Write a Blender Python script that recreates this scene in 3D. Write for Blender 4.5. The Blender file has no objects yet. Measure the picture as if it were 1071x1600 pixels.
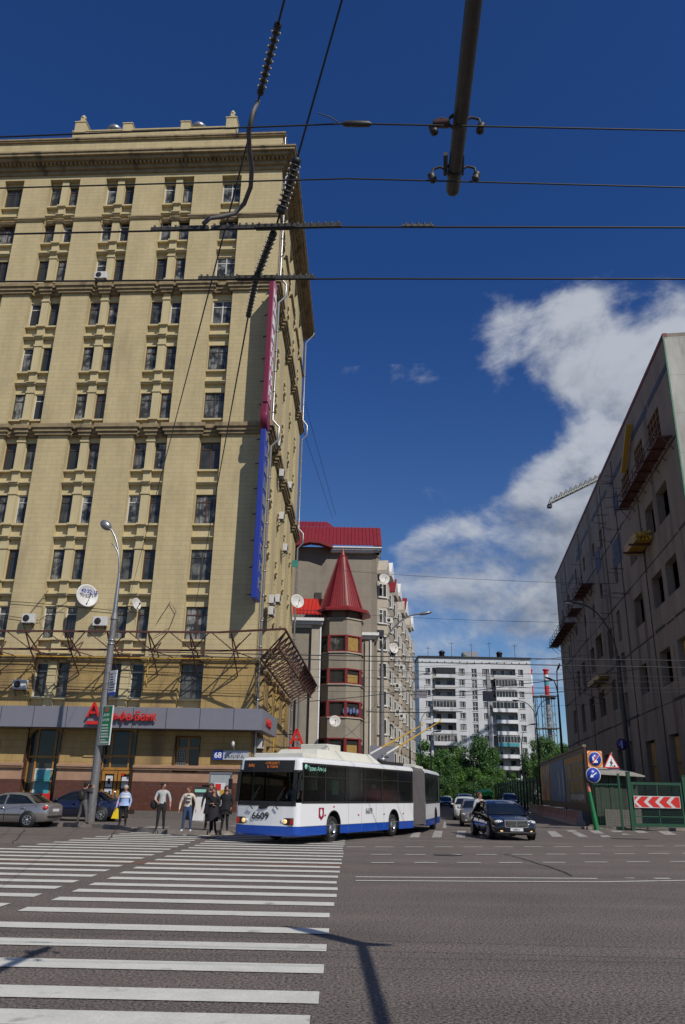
import bpy, math, random
from mathutils import Vector, Matrix
R = math.radians
scn = bpy.context.scene
C = scn.collection
random.seed(7)

# ------------------------------------------------------------------ camera
F_PX, PITCH, ROLL, EYE = 1218.3, R(19.778), R(-1.1012), 1.7
_c, _s = math.cos(ROLL), math.sin(ROLL)
_Rr = Matrix(((_c, 0, _s), (0, 1, 0), (-_s, 0, _c)))
_c, _s = math.cos(PITCH), math.sin(PITCH)
CM = Matrix(((1, 0, 0), (0, _c, -_s), (0, _s, _c))) @ _Rr
cam_d = bpy.data.cameras.new('camera')
cam = bpy.data.objects.new('camera', cam_d)
C.objects.link(cam)
scn.camera = cam
cam_d.sensor_fit = 'VERTICAL'
cam_d.sensor_height = 36
cam_d.lens = F_PX / 1600 * 36
cam_d.clip_start = 0.1
cam_d.clip_end = 9000
mw = Matrix.Identity(4)
for i in range(3):
    mw[i][0], mw[i][1], mw[i][2] = CM[i][0], CM[i][2], -CM[i][1]
mw[2][3] = EYE
cam.matrix_world = mw

def ray(x, y): return CM @ Vector(((x - 535.5) / F_PX, 1.0, (800 - y) / F_PX))
def at(x, y, Y):
    d = ray(x, y); t = Y / d.y
    return Vector((d.x * t, Y, EYE + d.z * t))
def gz(x, y, z=0.0):
    d = ray(x, y); t = (z - EYE) / d.z
    return Vector((d.x * t, d.y * t, z))

# ------------------------------------------------------------------ sun, sky, exposure
SUN = Vector((-0.66, 0.84, -1.0)).normalized()
EL = math.asin(-SUN.z)
sun_d = bpy.data.lights.new('sun', 'SUN')
sun_d.energy = 3.9
sun_d.angle = R(0.4)
sun_d.color = (1.0, 0.95, 0.86)
sun = bpy.data.objects.new('sun', sun_d)
C.objects.link(sun)
sun.rotation_euler = (-SUN).to_track_quat('Z', 'Y').to_euler()
sun.location = (20, -20, 40)

W = bpy.data.worlds.new('World')
scn.world = W
W.use_nodes = True
nt = W.node_tree
nt.nodes.clear()
def N(t, **k):
    n = nt.nodes.new(t)
    for a, b in k.items(): setattr(n, a, b)
    return n
def L(a, b): nt.links.new(a, b)
def wmath(op, a, b=None, c=None):
    n = N('ShaderNodeMath', operation=op)
    for i, q in enumerate((a, b, c)):
        if q is None: continue
        if isinstance(q, (int, float)): n.inputs[i].default_value = q
        else: L(q, n.inputs[i])
    return n.outputs[0]
sky = N('ShaderNodeTexSky', sky_type='NISHITA')
sky.sun_disc = False
sky.sun_elevation = EL
sky.sun_rotation = math.atan2(-SUN.x, -SUN.y)
sky.altitude = 200
sky.air_density = 1.0
sky.dust_density = 0.1
sky.ozone_density = 2.5
tint = N('ShaderNodeMix', data_type='RGBA', blend_type='MULTIPLY')
tint.inputs['Factor'].default_value = 1
L(sky.outputs[0], tint.inputs['A'])

geo = N('ShaderNodeTexCoord')
sep = N('ShaderNodeSeparateXYZ')
L(geo.outputs['Generated'], sep.inputs[0])
_e = N('ShaderNodeMapRange', interpolation_type='SMOOTHSTEP'); _e.inputs['From Min'].default_value = 0.05; _e.inputs['From Max'].default_value = 0.62
L(sep.outputs[2], _e.inputs['Value'])
_tb = N('ShaderNodeMix', data_type='RGBA'); _tb.inputs['A'].default_value = (0.60, 0.76, 0.95, 1); _tb.inputs['B'].default_value = (0.24, 0.50, 0.95, 1)
L(_e.outputs[0], _tb.inputs['Factor']); L(_tb.outputs['Result'], tint.inputs['B'])
# a cloud field laid on direction: azimuth and elevation in degrees
az = wmath('MULTIPLY', wmath('ARCTAN2', sep.outputs[0], sep.outputs[1]), 57.2958)
el = wmath('MULTIPLY', wmath('ARCSINE', sep.outputs[2]), 57.2958)
def aziel(px, py):
    d = ray(px, py).normalized()
    return math.degrees(math.atan2(d.x, d.y)), math.degrees(math.asin(d.z))
blobs = [  # photo position of a heap of cloud, half width, half height in degrees, weight
    (790, 510, 2.4, 1.9, 1.3), (840, 545, 2.6, 2.4, 1.2), (880, 520, 3.0, 2.4, 1.3), (900, 480, 2.4, 1.3, .9), (925, 500, 2.4, 2.0, 0.95), (1060, 545, 3.6, 3.4, 1.5), (950, 575, 3.6, 2.2, 1.25), (885, 590, 2.4, 1.8, .85), (1000, 610, 3, 2.2, .9),
    (778, 590, 1.3, 2.2, 1.0), (835, 640, 1.6, 1.0, 0.45), (960, 650, 3.0, 1.2, 0.5), (915, 705, 2.6, 1.2, 0.6), (865, 750, 3.4, 2.6, 1.2), (950, 720, 3.0, 3.0, 1.1),
    (800, 810, 3.6, 2.4, 1.2), (880, 830, 3.8, 3.0, 1.4), (705, 850, 3.8, 2.4, 1.4), (770, 880, 4.6, 2.4, 1.5), (860, 910, 4.6, 2.4, 1.5), (740, 935, 4.4, 1.5, 1.1), (850, 965, 3.8, 1.6, 1.2),
    (650, 870, 2.6, 1.7, 0.8), (780, 985, 3.6, .9, .6), (625, 905, 2.2, 1.6, .6), (600, 840, 2.5, 1.4, 0.30), (640, 590, 7, 0.8, 0.30), (905, 415, 0.9, 1.0, 0.36), (665, 775, 2.0, 1.2, .38), (1010, 800, 5, 5, 1.2), (760, 1075, 8, 1.6, .62), (880, 1040, 5, 1.6, .7), (690, 1010, 4, .8, .45)]
def field(azs, els):
    tot = None
    for px, py, wa, we, wt in blobs:
        a0, e0 = aziel(px, py)
        da = wmath('DIVIDE', wmath('SUBTRACT', azs, a0), wa)
        de = wmath('DIVIDE', wmath('SUBTRACT', els, e0), we)
        rr = wmath('ADD', wmath('MULTIPLY', da, da), wmath('MULTIPLY', de, de))
        g = wmath('MULTIPLY', wmath('POWER', 2.71828, wmath('MULTIPLY', rr, -1.0)), wt * 0.62)
        tot = g if tot is None else wmath('ADD', tot, g)
    return tot
def fbm(scale, off, det=9, rough=0.62, dist=0.4):
    mp = N('ShaderNodeMapping')
    mp.inputs['Location'].default_value = off
    mp.inputs['Scale'].default_value = (1, 1, 1.5)
    L(geo.outputs['Generated'], mp.inputs[0])
    n = N('ShaderNodeTexNoise')
    n.inputs['Scale'].default_value = scale
    n.inputs['Detail'].default_value = det
    n.inputs['Roughness'].default_value = rough
    n.inputs['Distortion'].default_value = dist
    L(mp.outputs[0], n.inputs[0])
    return n.outputs[0]
n1 = fbm(5.6, (0.3, 0.1, 0), 10, .60, .25)
n2 = fbm(5.6, (0.312, 0.088, 0.034), 10, .60, .25)
n3 = fbm(21.0, (3, 1, 2), 6, 0.65)
fld = field(az, el)
# elsewhere round the sky: scattered cumulus, so that windows and paint have something to mirror
behind = wmath('MULTIPLY', wmath('LESS_THAN', sep.outputs[1], 0.35), 0.42)
fld = wmath('ADD', fld, behind)
capped = wmath('MINIMUM', fld, 0.92)
dens = wmath('ADD', capped, wmath('MULTIPLY', wmath('SUBTRACT', n1, 0.5), 3.0))
dens = wmath('ADD', dens, wmath('MULTIPLY', wmath('SUBTRACT', n3, 0.5), 0.7))
mr = N('ShaderNodeMapRange', interpolation_type='SMOOTHSTEP')
mr.inputs['From Min'].default_value = 0.34
mr.inputs['From Max'].default_value = 1.12
L(dens, mr.inputs['Value'])
mask = wmath('MULTIPLY', mr.outputs[0], wmath('GREATER_THAN', fld, 0.04))
fl2 = field(wmath('ADD', az, 0.6), wmath('ADD', el, 1.6))
dens2 = wmath('ADD', fl2, wmath('MULTIPLY', wmath('SUBTRACT', n2, 0.5), 2.7))
# thick cloud above a spot shades it: grey bases, white crowns
sh = N('ShaderNodeMapRange', interpolation_type='SMOOTHSTEP')
sh.inputs['From Min'].default_value = 0.2
sh.inputs['From Max'].default_value = 3.0
low = wmath('MULTIPLY', wmath('SUBTRACT', 22.0, el), 0.045)
bill = wmath('MULTIPLY', wmath('SUBTRACT', n2, n1), 6.5)
L(wmath('ADD', wmath('ADD', wmath('MULTIPLY', wmath('MINIMUM', fl2, 1.4), .9), wmath('ADD', low, bill)), wmath('MULTIPLY', wmath('SUBTRACT', n3, .5), 0.8)), sh.inputs['Value'])
cl = N('ShaderNodeMix', data_type='RGBA')
L(sh.outputs[0], cl.inputs['Factor'])
cl.inputs['A'].default_value = (5.6, 6.0, 6.7, 1)
cl.inputs['B'].default_value = (1.7, 2.05, 2.8, 1)
mx = N('ShaderNodeMix', data_type='RGBA')
L(wmath('MULTIPLY', mask, 0.94), mx.inputs['Factor'])
L(tint.outputs['Result'], mx.inputs['A'])
L(cl.outputs['Result'], mx.inputs['B'])
bg = N('ShaderNodeBackground')
bg.inputs['Strength'].default_value = 0.085
L(mx.outputs['Result'], bg.inputs['Color'])
wo = N('ShaderNodeOutputWorld')
L(bg.outputs[0], wo.inputs[0])
vs = scn.view_settings
vs.view_transform = 'Standard'
vs.look = 'None'
vs.exposure = 0.0
vs.gamma = 1.0

# ------------------------------------------------------------------ materials
def mat(name, col, rough=0.8, metal=0.0, var=0.15, scale=3.0, bump=0.0, bscale=60.0, spec=0.5, coat=0.0, emit=0.0, streak=0.0, brick=None, speck=0.0, dirt=None, lanes=0.0):
    m = bpy.data.materials.new(name)
    m.use_nodes = True
    t = m.node_tree
    b = t.nodes['Principled BSDF']
    b.inputs['Roughness'].default_value = rough
    b.inputs['Metallic'].default_value = metal
    b.inputs['Specular IOR Level'].default_value = spec
    b.inputs['Coat Weight'].default_value = coat
    b.inputs['Coat Roughness'].default_value = 0.04
    def n(tp, **k):
        q = t.nodes.new(tp)
        for a, v in k.items(): setattr(q, a, v)
        return q
    def l(a, c): t.links.new(a, c)
    co = n('ShaderNodeTexCoord')
    nz = n('ShaderNodeTexNoise')
    nz.inputs['Scale'].default_value = scale
    nz.inputs['Detail'].default_value = 6
    nz.inputs['Roughness'].default_value = 0.65
    mp = n('ShaderNodeMapping')
    mp.inputs['Scale'].default_value = (1, 1, 0.25 if streak else 1)
    l(co.outputs['Object'], mp.inputs[0]); l(mp.outputs[0], nz.inputs[0])
    cr = n('ShaderNodeMapRange')
    cr.inputs['From Min'].default_value = 0.3; cr.inputs['From Max'].default_value = 0.7
    cr.inputs['To Min'].default_value = 1 - var; cr.inputs['To Max'].default_value = 1 + var
    l(nz.outputs[0], cr.inputs['Value'])
    base = n('ShaderNodeVectorMath', operation='SCALE')
    base.inputs[0].default_value = col[:3]
    l(cr.outputs[0], base.inputs['Scale'])
    out = base.outputs[0]
    hgt = None
    if brick:
        bw, bh, mort, dark = brick
        sp = n('ShaderNodeSeparateXYZ'); l(co.outputs['Object'], sp.inputs[0])
        ad = n('ShaderNodeMath', operation='ADD'); l(sp.outputs[0], ad.inputs[0]); l(sp.outputs[1], ad.inputs[1])
        cb = n('ShaderNodeCombineXYZ'); l(ad.outputs[0], cb.inputs[0]); l(sp.outputs[2], cb.inputs[1])
        br = n('ShaderNodeTexBrick')
        br.inputs['Scale'].default_value = 1
        br.inputs['Mortar Size'].default_value = mort
        br.inputs['Mortar Smooth'].default_value = 0.3
        br.inputs['Brick Width'].default_value = bw
        br.inputs['Row Height'].default_value = bh
        br.inputs['Color1'].default_value = (1.03, 1.025, 1.01, 1)
        br.inputs['Color2'].default_value = (0.965, 0.965, 0.965, 1)
        br.inputs['Mortar'].default_value = (dark, dark, dark * 0.97, 1)
        l(cb.outputs[0], br.inputs[0])
        mm = n('ShaderNodeMix', data_type='RGBA', blend_type='MULTIPLY')
        mm.inputs['Factor'].default_value = 1
        l(out, mm.inputs['A']); l(br.outputs['Color'], mm.inputs['B'])
        out = mm.outputs['Result']
        hgt = br.outputs['Fac']
    if dirt:
        nd = n('ShaderNodeTexNoise'); nd.inputs['Scale'].default_value = dirt[1]; nd.inputs['Detail'].default_value = 5
        md = n('ShaderNodeMapping'); md.inputs['Scale'].default_value = (1, 1, dirt[3] if len(dirt) > 3 else 0.3)
        l(co.outputs['Object'], md.inputs[0]); l(md.outputs[0], nd.inputs[0])
        rd = n('ShaderNodeMapRange'); rd.inputs['From Min'].default_value = dirt[2]; rd.inputs['From Max'].default_value = dirt[2] + 0.16
        l(nd.outputs[0], rd.inputs['Value'])
        m2 = n('ShaderNodeMix', data_type='RGBA')
        l(rd.outputs[0], m2.inputs['Factor']); l(out, m2.inputs['A']); m2.inputs['B'].default_value = (*dirt[0], 1)
        out = m2.outputs['Result']
    if speck:
        ns = n('ShaderNodeTexNoise'); ns.inputs['Scale'].default_value = 30; ns.inputs['Detail'].default_value = 5; ns.inputs['Roughness'].default_value = .85
        l(co.outputs['Object'], ns.inputs[0])
        rs = n('ShaderNodeMapRange'); rs.inputs['From Min'].default_value = 0.35; rs.inputs['From Max'].default_value = 0.68
        rs.inputs['To Min'].default_value = 1 - speck; rs.inputs['To Max'].default_value = 1 + speck * 1.5
        l(ns.outputs[0], rs.inputs['Value'])
        vm = n('ShaderNodeVectorMath', operation='SCALE'); l(out, vm.inputs[0]); l(rs.outputs[0], vm.inputs['Scale'])
        out = vm.outputs[0]
    if lanes:
        ml = n('ShaderNodeMapping'); ml.inputs['Scale'].default_value = (0.035, 0.75, 1); l(co.outputs['Object'], ml.inputs[0])
        nl = n('ShaderNodeTexNoise'); nl.inputs['Scale'].default_value = 1.0; nl.inputs['Detail'].default_value = 4; l(ml.outputs[0], nl.inputs[0])
        rl = n('ShaderNodeMapRange'); rl.inputs['From Min'].default_value = 0.32; rl.inputs['From Max'].default_value = 0.68; rl.inputs['To Min'].default_value = 1 - lanes; rl.inputs['To Max'].default_value = 1 + lanes
        l(nl.outputs[0], rl.inputs['Value']); vl = n('ShaderNodeVectorMath', operation='SCALE'); l(out, vl.inputs[0]); l(rl.outputs[0], vl.inputs['Scale']); out = vl.outputs[0]
    l(out, b.inputs['Base Color'])
    if emit:
        l(out, b.inputs['Emission Color']); b.inputs['Emission Strength'].default_value = emit
    if bump or hgt is not None:
        bp = n('ShaderNodeBump')
        bp.inputs['Strength'].default_value = bump if bump else 0.4
        bp.inputs['Distance'].default_value = 0.02
        nb = n('ShaderNodeTexNoise'); nb.inputs['Scale'].default_value = bscale; nb.inputs['Detail'].default_value = 4
        l(co.outputs['Object'], nb.inputs[0])
        if hgt is not None:
            sb = n('ShaderNodeMath', operation='SUBTRACT'); 
            mu = n('ShaderNodeMath', operation='MULTIPLY'); l(nb.outputs[0], mu.inputs[0]); mu.inputs[1].default_value = 0.3
            l(mu.outputs[0], sb.inputs[0]); l(hgt, sb.inputs[1]); l(sb.outputs[0], bp.inputs['Height'])
        else:
            l(nb.outputs[0], bp.inputs['Height'])
        l(bp.outputs[0], b.inputs['Normal'])
    return m

def window_mat(name, curtain=(0.42, 0.42, 0.39), dark=(0.032, 0.034, 0.033), share=0.85, fold=38.0):
    m = bpy.data.materials.new(name); m.use_nodes = True
    t = m.node_tree; b = t.nodes['Principled BSDF']
    b.inputs['Roughness'].default_value = 0.04
    b.inputs['IOR'].default_value = 1.5
    b.inputs['Coat Weight'].default_value = 0.0
    b.inputs['Specular IOR Level'].default_value = 0.42
    def n(tp, **k):
        q = t.nodes.new(tp)
        for a, v in k.items(): setattr(q, a, v)
        return q
    def l(a, c): t.links.new(a, c)
    co = n('ShaderNodeTexCoord'); oi = n('ShaderNodeObjectInfo')
    sp = n('ShaderNodeSeparateXYZ'); l(co.outputs['Object'], sp.inputs[0])
    ad = n('ShaderNodeMath', operation='ADD'); l(sp.outputs[0], ad.inputs[0]); l(oi.outputs['Random'], ad.inputs[1])
    cb = n('ShaderNodeCombineXYZ')
    l(ad.outputs[0], cb.inputs[0])
    mz = n('ShaderNodeMath', operation='MULTIPLY'); l(sp.outputs[2], mz.inputs[0]); mz.inputs[1].default_value = .06; l(mz.outputs[0], cb.inputs[2])
    l(oi.outputs['Random'], cb.inputs[1])
    ns = n('ShaderNodeTexNoise'); ns.inputs['Scale'].default_value = fold * .4; ns.inputs['Detail'].default_value = 2
    l(cb.outputs[0], ns.inputs[0])
    # which panes have a curtain, and how bright it is
    rd = n('ShaderNodeMath', operation='FRACT'); m7 = n('ShaderNodeMath', operation='MULTIPLY'); l(oi.outputs['Random'], m7.inputs[0]); m7.inputs[1].default_value = 7.31; l(m7.outputs[0], rd.inputs[0])
    rg = n('ShaderNodeMapRange'); rg.inputs['From Min'].default_value = 1 - share; rg.inputs['From Max'].default_value = 1.0
    l(rd.outputs[0], rg.inputs['Value'])
    fo = n('ShaderNodeMapRange'); fo.inputs['From Min'].default_value = .35; fo.inputs['From Max'].default_value = .65; fo.inputs['To Min'].default_value = .25
    l(ns.outputs[0], fo.inputs['Value'])
    # slow blotches: things standing in the room
    nb = n('ShaderNodeTexNoise'); nb.inputs['Scale'].default_value = 1.9; nb.inputs['Detail'].default_value = 3
    cb2 = n('ShaderNodeVectorMath', operation='ADD'); l(co.outputs['Object'], cb2.inputs[0]); l(m7.outputs[0], cb2.inputs[1]); l(cb2.outputs[0], nb.inputs[0])
    rb = n('ShaderNodeMapRange'); rb.inputs['From Min'].default_value = .42; rb.inputs['From Max'].default_value = .6
    l(nb.outputs[0], rb.inputs['Value'])
    f1 = n('ShaderNodeMath', operation='MULTIPLY'); l(rg.outputs[0], f1.inputs[0]); l(fo.outputs[0], f1.inputs[1])
    f2 = n('ShaderNodeMath', operation='MULTIPLY'); l(f1.outputs[0], f2.inputs[0]); l(rb.outputs[0], f2.inputs[1])
    mx = n('ShaderNodeMix', data_type='RGBA'); l(f2.outputs[0], mx.inputs['Factor'])
    mx.inputs['A'].default_value = (*dark, 1); mx.inputs['B'].default_value = (*curtain, 1)
    l(mx.outputs['Result'], b.inputs['Base Color'])
    return m

def clear_glass(name, tint=(0.55, 0.6, 0.6), refl=0.14):
    m = bpy.data.materials.new(name); m.use_nodes = True
    t = m.node_tree; t.nodes.clear()
    o = t.nodes.new('ShaderNodeOutputMaterial'); mx = t.nodes.new('ShaderNodeMixShader')
    tr = t.nodes.new('ShaderNodeBsdfTransparent'); tr.inputs[0].default_value = (*tint, 1)
    g = t.nodes.new('ShaderNodeBsdfGlossy'); g.inputs['Roughness'].default_value = 0.16
    lw = t.nodes.new('ShaderNodeLayerWeight'); lw.inputs[0].default_value = 0.11
    ma = t.nodes.new('ShaderNodeMath'); ma.operation = 'MULTIPLY'; ma.inputs[1].default_value = .22; ma.use_clamp = True
    t.links.new(lw.outputs['Fresnel'], ma.inputs[0]); t.links.new(ma.outputs[0], mx.inputs[0])
    t.links.new(tr.outputs[0], mx.inputs[1]); t.links.new(g.outputs[0], mx.inputs[2]); t.links.new(mx.outputs[0], o.inputs[0])
    return m

M = dict(
    cream=mat('cream_ashlar', (0.475, 0.386, 0.213), 0.85, var=0.13, scale=0.9, streak=1, bump=0.35, bscale=30, brick=(0.78, 0.305, 0.013, 0.76), dirt=((0.31, 0.24, 0.14), 0.35, 0.60)),
    cream_plain=mat('cream_stucco', (0.50, 0.415, 0.235), 0.85, var=0.12, scale=1.4, streak=1, bump=0.15),
    ochre=mat('ochre_ashlar', (0.36, 0.245, 0.095), 0.85, var=0.18, scale=0.8, streak=1, bump=0.5, bscale=30, brick=(0.78, 0.38, 0.014, 0.66), dirt=((0.16, 0.105, 0.05), 0.5, 0.56)),
    trim=mat('stone_trim', (0.27, 0.205, 0.115), 0.85, var=0.25, scale=2.0, bump=0.2, dirt=((0.09, 0.07, 0.045), 1.2, 0.55)),
    pink=mat('pink_stucco', (0.36, 0.215, 0.135), 0.85, var=0.15, scale=1.5, bump=0.2),
    granite=mat('red_granite', (0.105, 0.04, 0.026), 0.35, var=0.22, scale=5, brick=(0.95, 0.95, 0.01, 0.6)),
    stone_grey=mat('grey_stone', (0.13, 0.115, 0.10), 0.8, var=0.2, scale=4),
    asphalt=mat('asphalt', (0.103, 0.085, 0.073), 0.86, var=0.14, scale=0.5, bump=0.8, bscale=45, speck=1.5, lanes=.15),
    asphalt2=mat('asphalt_pavement', (0.125, 0.105, 0.092), 0.88, var=0.16, scale=0.6, bump=0.4, bscale=80, speck=0.25),
    paint=mat('road_paint', (0.56, 0.55, 0.49), 0.7, var=0.10, scale=2.5, bump=0.3, speck=0.10, dirt=((0.17, 0.155, 0.14), 2.2, 0.635, 1)),
    paint_old=mat('worn_road_paint', (0.33, 0.31, 0.285), 0.8, var=0.25, scale=2.5, speck=0.3, dirt=((0.10, 0.09, 0.08), 6.0, 0.52, 1)),
    patch=mat('brown_patch', (0.15, 0.085, 0.06), 0.9, var=0.2, scale=1.2, speck=.2),
    tar=mat('tar', (0.062, 0.054, 0.049), 0.7, var=0.3, scale=5),
    kerb=mat('kerb_stone', (0.22, 0.19, 0.165), 0.85, var=0.25, scale=3, bump=0.3),
    dark=mat('dark_metal', (0.018, 0.017, 0.016), 0.5, var=0.3, scale=20),
    black=mat('black_rubber', (0.012, 0.012, 0.012), 0.65, var=0.2, scale=20),
    wire=mat('wire', (0.012, 0.011, 0.012), 0.55),
    pole=mat('grey_pole_paint', (0.17, 0.165, 0.165), 0.5, var=0.12, scale=6, metal=0.2, dirt=((0.08, 0.07, 0.06), 2.5, 0.6)),
    pole_dark=mat('dark_pole_paint', (0.035, 0.035, 0.034), 0.5, var=0.2, scale=6),
    galv=mat('galvanised', (0.30, 0.30, 0.31), 0.38, metal=0.7, var=0.12, scale=4),
    rust=mat('rust_red_steel', (0.085, 0.028, 0.02), 0.65, var=0.35, scale=6, dirt=((0.05, 0.03, 0.02), 4, .55, 1)),
    white=mat('white_paint', (0.72, 0.72, 0.71), 0.5, var=0.05, scale=5),
    red=mat('red_paint', (0.55, 0.02, 0.015), 0.45, var=0.06),
    roofred=mat('red_metal_roof', (0.20, 0.014, 0.018), 0.5, var=0.14, scale=1.5),
    yellow=mat('yellow_paint', (0.48, 0.29, 0.03), 0.5, var=0.1),
    signgrey=mat('grey_sign_panel', (0.185, 0.185, 0.215), 0.45, var=0.05, scale=1),
    green=mat('green_paint', (0.009, 0.060, 0.027), 0.5, var=0.15, scale=5),
    blue=mat('blue_paint', (0.012, 0.03, 0.26), 0.45, var=0.05),
    signblue=mat('sign_blue', (0.015, 0.045, 0.32), 0.35, var=0.04),
    orange=mat('sign_orange', (0.72, 0.20, 0.01), 0.5, var=0.05),
    maroon=mat('maroon_panel', (0.17, 0.012, 0.04), 0.4, var=0.06),
    wood=mat('orange_wood', (0.36, 0.17, 0.03), 0.55, var=0.15, scale=6),
    brown=mat('brown_frame', (0.075, 0.032, 0.02), 0.5, var=0.2),
    wframe=mat('white_frame', (0.55, 0.54, 0.52), 0.5, var=0.1),
    dframe=mat('dark_frame', (0.05, 0.042, 0.036), 0.5, var=0.2),
    curtain=window_mat('window_glass'),
    glassd=window_mat('dark_window_glass', share=0.25),
    whitewin=window_mat('pale_window_glass', curtain=(.25, .25, .24), share=.5),
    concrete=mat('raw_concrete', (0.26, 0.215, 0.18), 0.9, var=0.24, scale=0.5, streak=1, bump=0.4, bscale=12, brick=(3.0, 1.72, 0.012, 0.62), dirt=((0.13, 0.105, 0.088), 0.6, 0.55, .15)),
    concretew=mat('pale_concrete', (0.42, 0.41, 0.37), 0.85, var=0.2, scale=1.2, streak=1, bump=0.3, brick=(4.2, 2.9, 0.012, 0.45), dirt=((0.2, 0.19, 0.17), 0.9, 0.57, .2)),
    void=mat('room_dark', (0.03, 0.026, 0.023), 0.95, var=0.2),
    ply=mat('yellow_plywood', (0.40, 0.23, 0.05), 0.7, var=0.2, scale=2),
    beige=mat('beige_panel', (0.27, 0.235, 0.19), 0.85, var=0.08, scale=1.0, brick=(1.5, 1.5, 0.012, 0.72), dirt=((.18, .155, .125), .5, .6)),
    beigel=mat('pale_beige', (0.40, 0.355, 0.29), 0.85, var=0.08, scale=1.2),
    redframe=mat('dark_red_frame', (0.20, 0.012, 0.015), 0.5),
    tilew=mat('white_tiles', (0.56, 0.57, 0.58), 0.6, var=0.07, scale=0.35, brick=(3.1, 2.75, 0.03, 0.78), dirt=((.38, .37, .36), .3, .6)),
    greyconc=mat('grey_block', (0.28, 0.28, 0.29), 0.8, var=0.12),
    carsilver=mat('silver_car_paint', (0.37, 0.35, 0.335), 0.28, metal=0.7, var=0.02, coat=0.8),
    carblue=mat('midnight_blue_car_paint', (0.008, 0.011, 0.035), 0.25, var=0.02, coat=1.0),
    carblack=mat('black_car_paint', (0.006, 0.006, 0.016), 0.2, var=0.02, coat=1.0),
    cargreen=mat('dark_green_car_paint', (0.012, 0.04, 0.03), 0.3, var=0.02, coat=0.8),
    carwhite=mat('white_car_paint', (0.6, 0.6, 0.6), 0.3, var=0.02, coat=0.8),
    carglass=mat('car_glass', (0.010, 0.013, 0.014), 0.03, var=0.1, coat=0.5),
    chrome=mat('chrome', (0.7, 0.7, 0.72), 0.12, metal=1.0, var=0.02),
    alloy=mat('alloy_wheel', (0.42, 0.42, 0.43), 0.3, metal=0.85, var=0.05),
    lampglass=mat('headlight_glass', (0.62, 0.62, 0.60), 0.08, var=0.1, coat=1),
    lamplit=mat('lit_lamp', (1.0, 0.62, 0.25), 0.3, emit=.55, var=0.02),
    tail=mat('tail_light', (0.45, 0.02, 0.01), 0.15, coat=1, var=0.05),
    buswhite=mat('bus_white_paint', (0.74, 0.74, 0.74), 0.3, var=0.02, coat=0.5, dirt=((.58, .57, .55), 0.8, .62)),
    busblue=mat('bus_blue_paint', (0.006, 0.06, 0.36), 0.3, var=0.03, coat=0.5),
    cream_roof=mat('cream_roof_box', (0.60, 0.58, 0.50), 0.5, var=0.06, dirt=((.35, .33, .28), 1.5, .62)),
    bellows=mat('bellows_rubber', (0.085, 0.075, 0.075), 0.75, var=0.15, scale=5),
    seat=mat('blue_seat', (0.012, 0.04, 0.17), 0.6),
    curtainorange=mat('orange_curtain', (0.55, 0.12, 0.02), 0.8),
    mint=mat('mint_paper', (0.28, 0.58, 0.46), 0.7, var=0.03),
    busglass=clear_glass('bus_glass', (0.15, 0.18, 0.17), .1),
    shopglass=clear_glass('shop_glass', (0.35, 0.4, 0.38)),
    skin=mat('skin', (0.42, 0.22, 0.15), 0.6, var=0.05),
    leaf=None, bark=mat('bark', (0.07, 0.055, 0.045), 0.9, var=0.3, scale=8, bump=0.5),
    cyan=mat('cyan_poster', (0.06, 0.28, 0.32), 0.5, var=0.3, scale=3),
    paper=mat('white_paper', (0.6, 0.6, 0.62), 0.6, var=0.05),
)
def leafmat(name, a, b):
    m = bpy.data.materials.new(name); m.use_nodes = True
    t = m.node_tree; t.nodes.clear()
    o = t.nodes.new('ShaderNodeOutputMaterial'); mx = t.nodes.new('ShaderNodeMixShader'); mx.inputs[0].default_value = .3
    d = t.nodes.new('ShaderNodeBsdfPrincipled'); d.inputs['Roughness'].default_value = .55
    tr = t.nodes.new('ShaderNodeBsdfTranslucent')
    co = t.nodes.new('ShaderNodeTexCoord'); nz = t.nodes.new('ShaderNodeTexNoise'); nz.inputs['Scale'].default_value = .9; nz.inputs['Detail'].default_value = 5
    mc = t.nodes.new('ShaderNodeMix'); mc.data_type = 'RGBA'; mc.inputs['A'].default_value = (*a, 1); mc.inputs['B'].default_value = (*b, 1)
    mr = t.nodes.new('ShaderNodeMapRange'); mr.inputs['From Min'].default_value = .35; mr.inputs['From Max'].default_value = .65
    t.links.new(co.outputs['Object'], nz.inputs[0]); t.links.new(nz.outputs[0], mr.inputs[0]); t.links.new(mr.outputs[0], mc.inputs['Factor'])
    t.links.new(mc.outputs['Result'], d.inputs['Base Color']); t.links.new(mc.outputs['Result'], tr.inputs[0])
    t.links.new(d.outputs[0], mx.inputs[1]); t.links.new(tr.outputs[0], mx.inputs[2]); t.links.new(mx.outputs[0], o.inputs[0])
    return m
M['leaf'] = leafmat('leaf_green', (0.04, 0.105, 0.015), (0.11, 0.23, 0.035))
M['leaf2'] = leafmat('leaf_deep_green', (0.028, 0.08, 0.017), (0.08, 0.17, 0.033))

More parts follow.
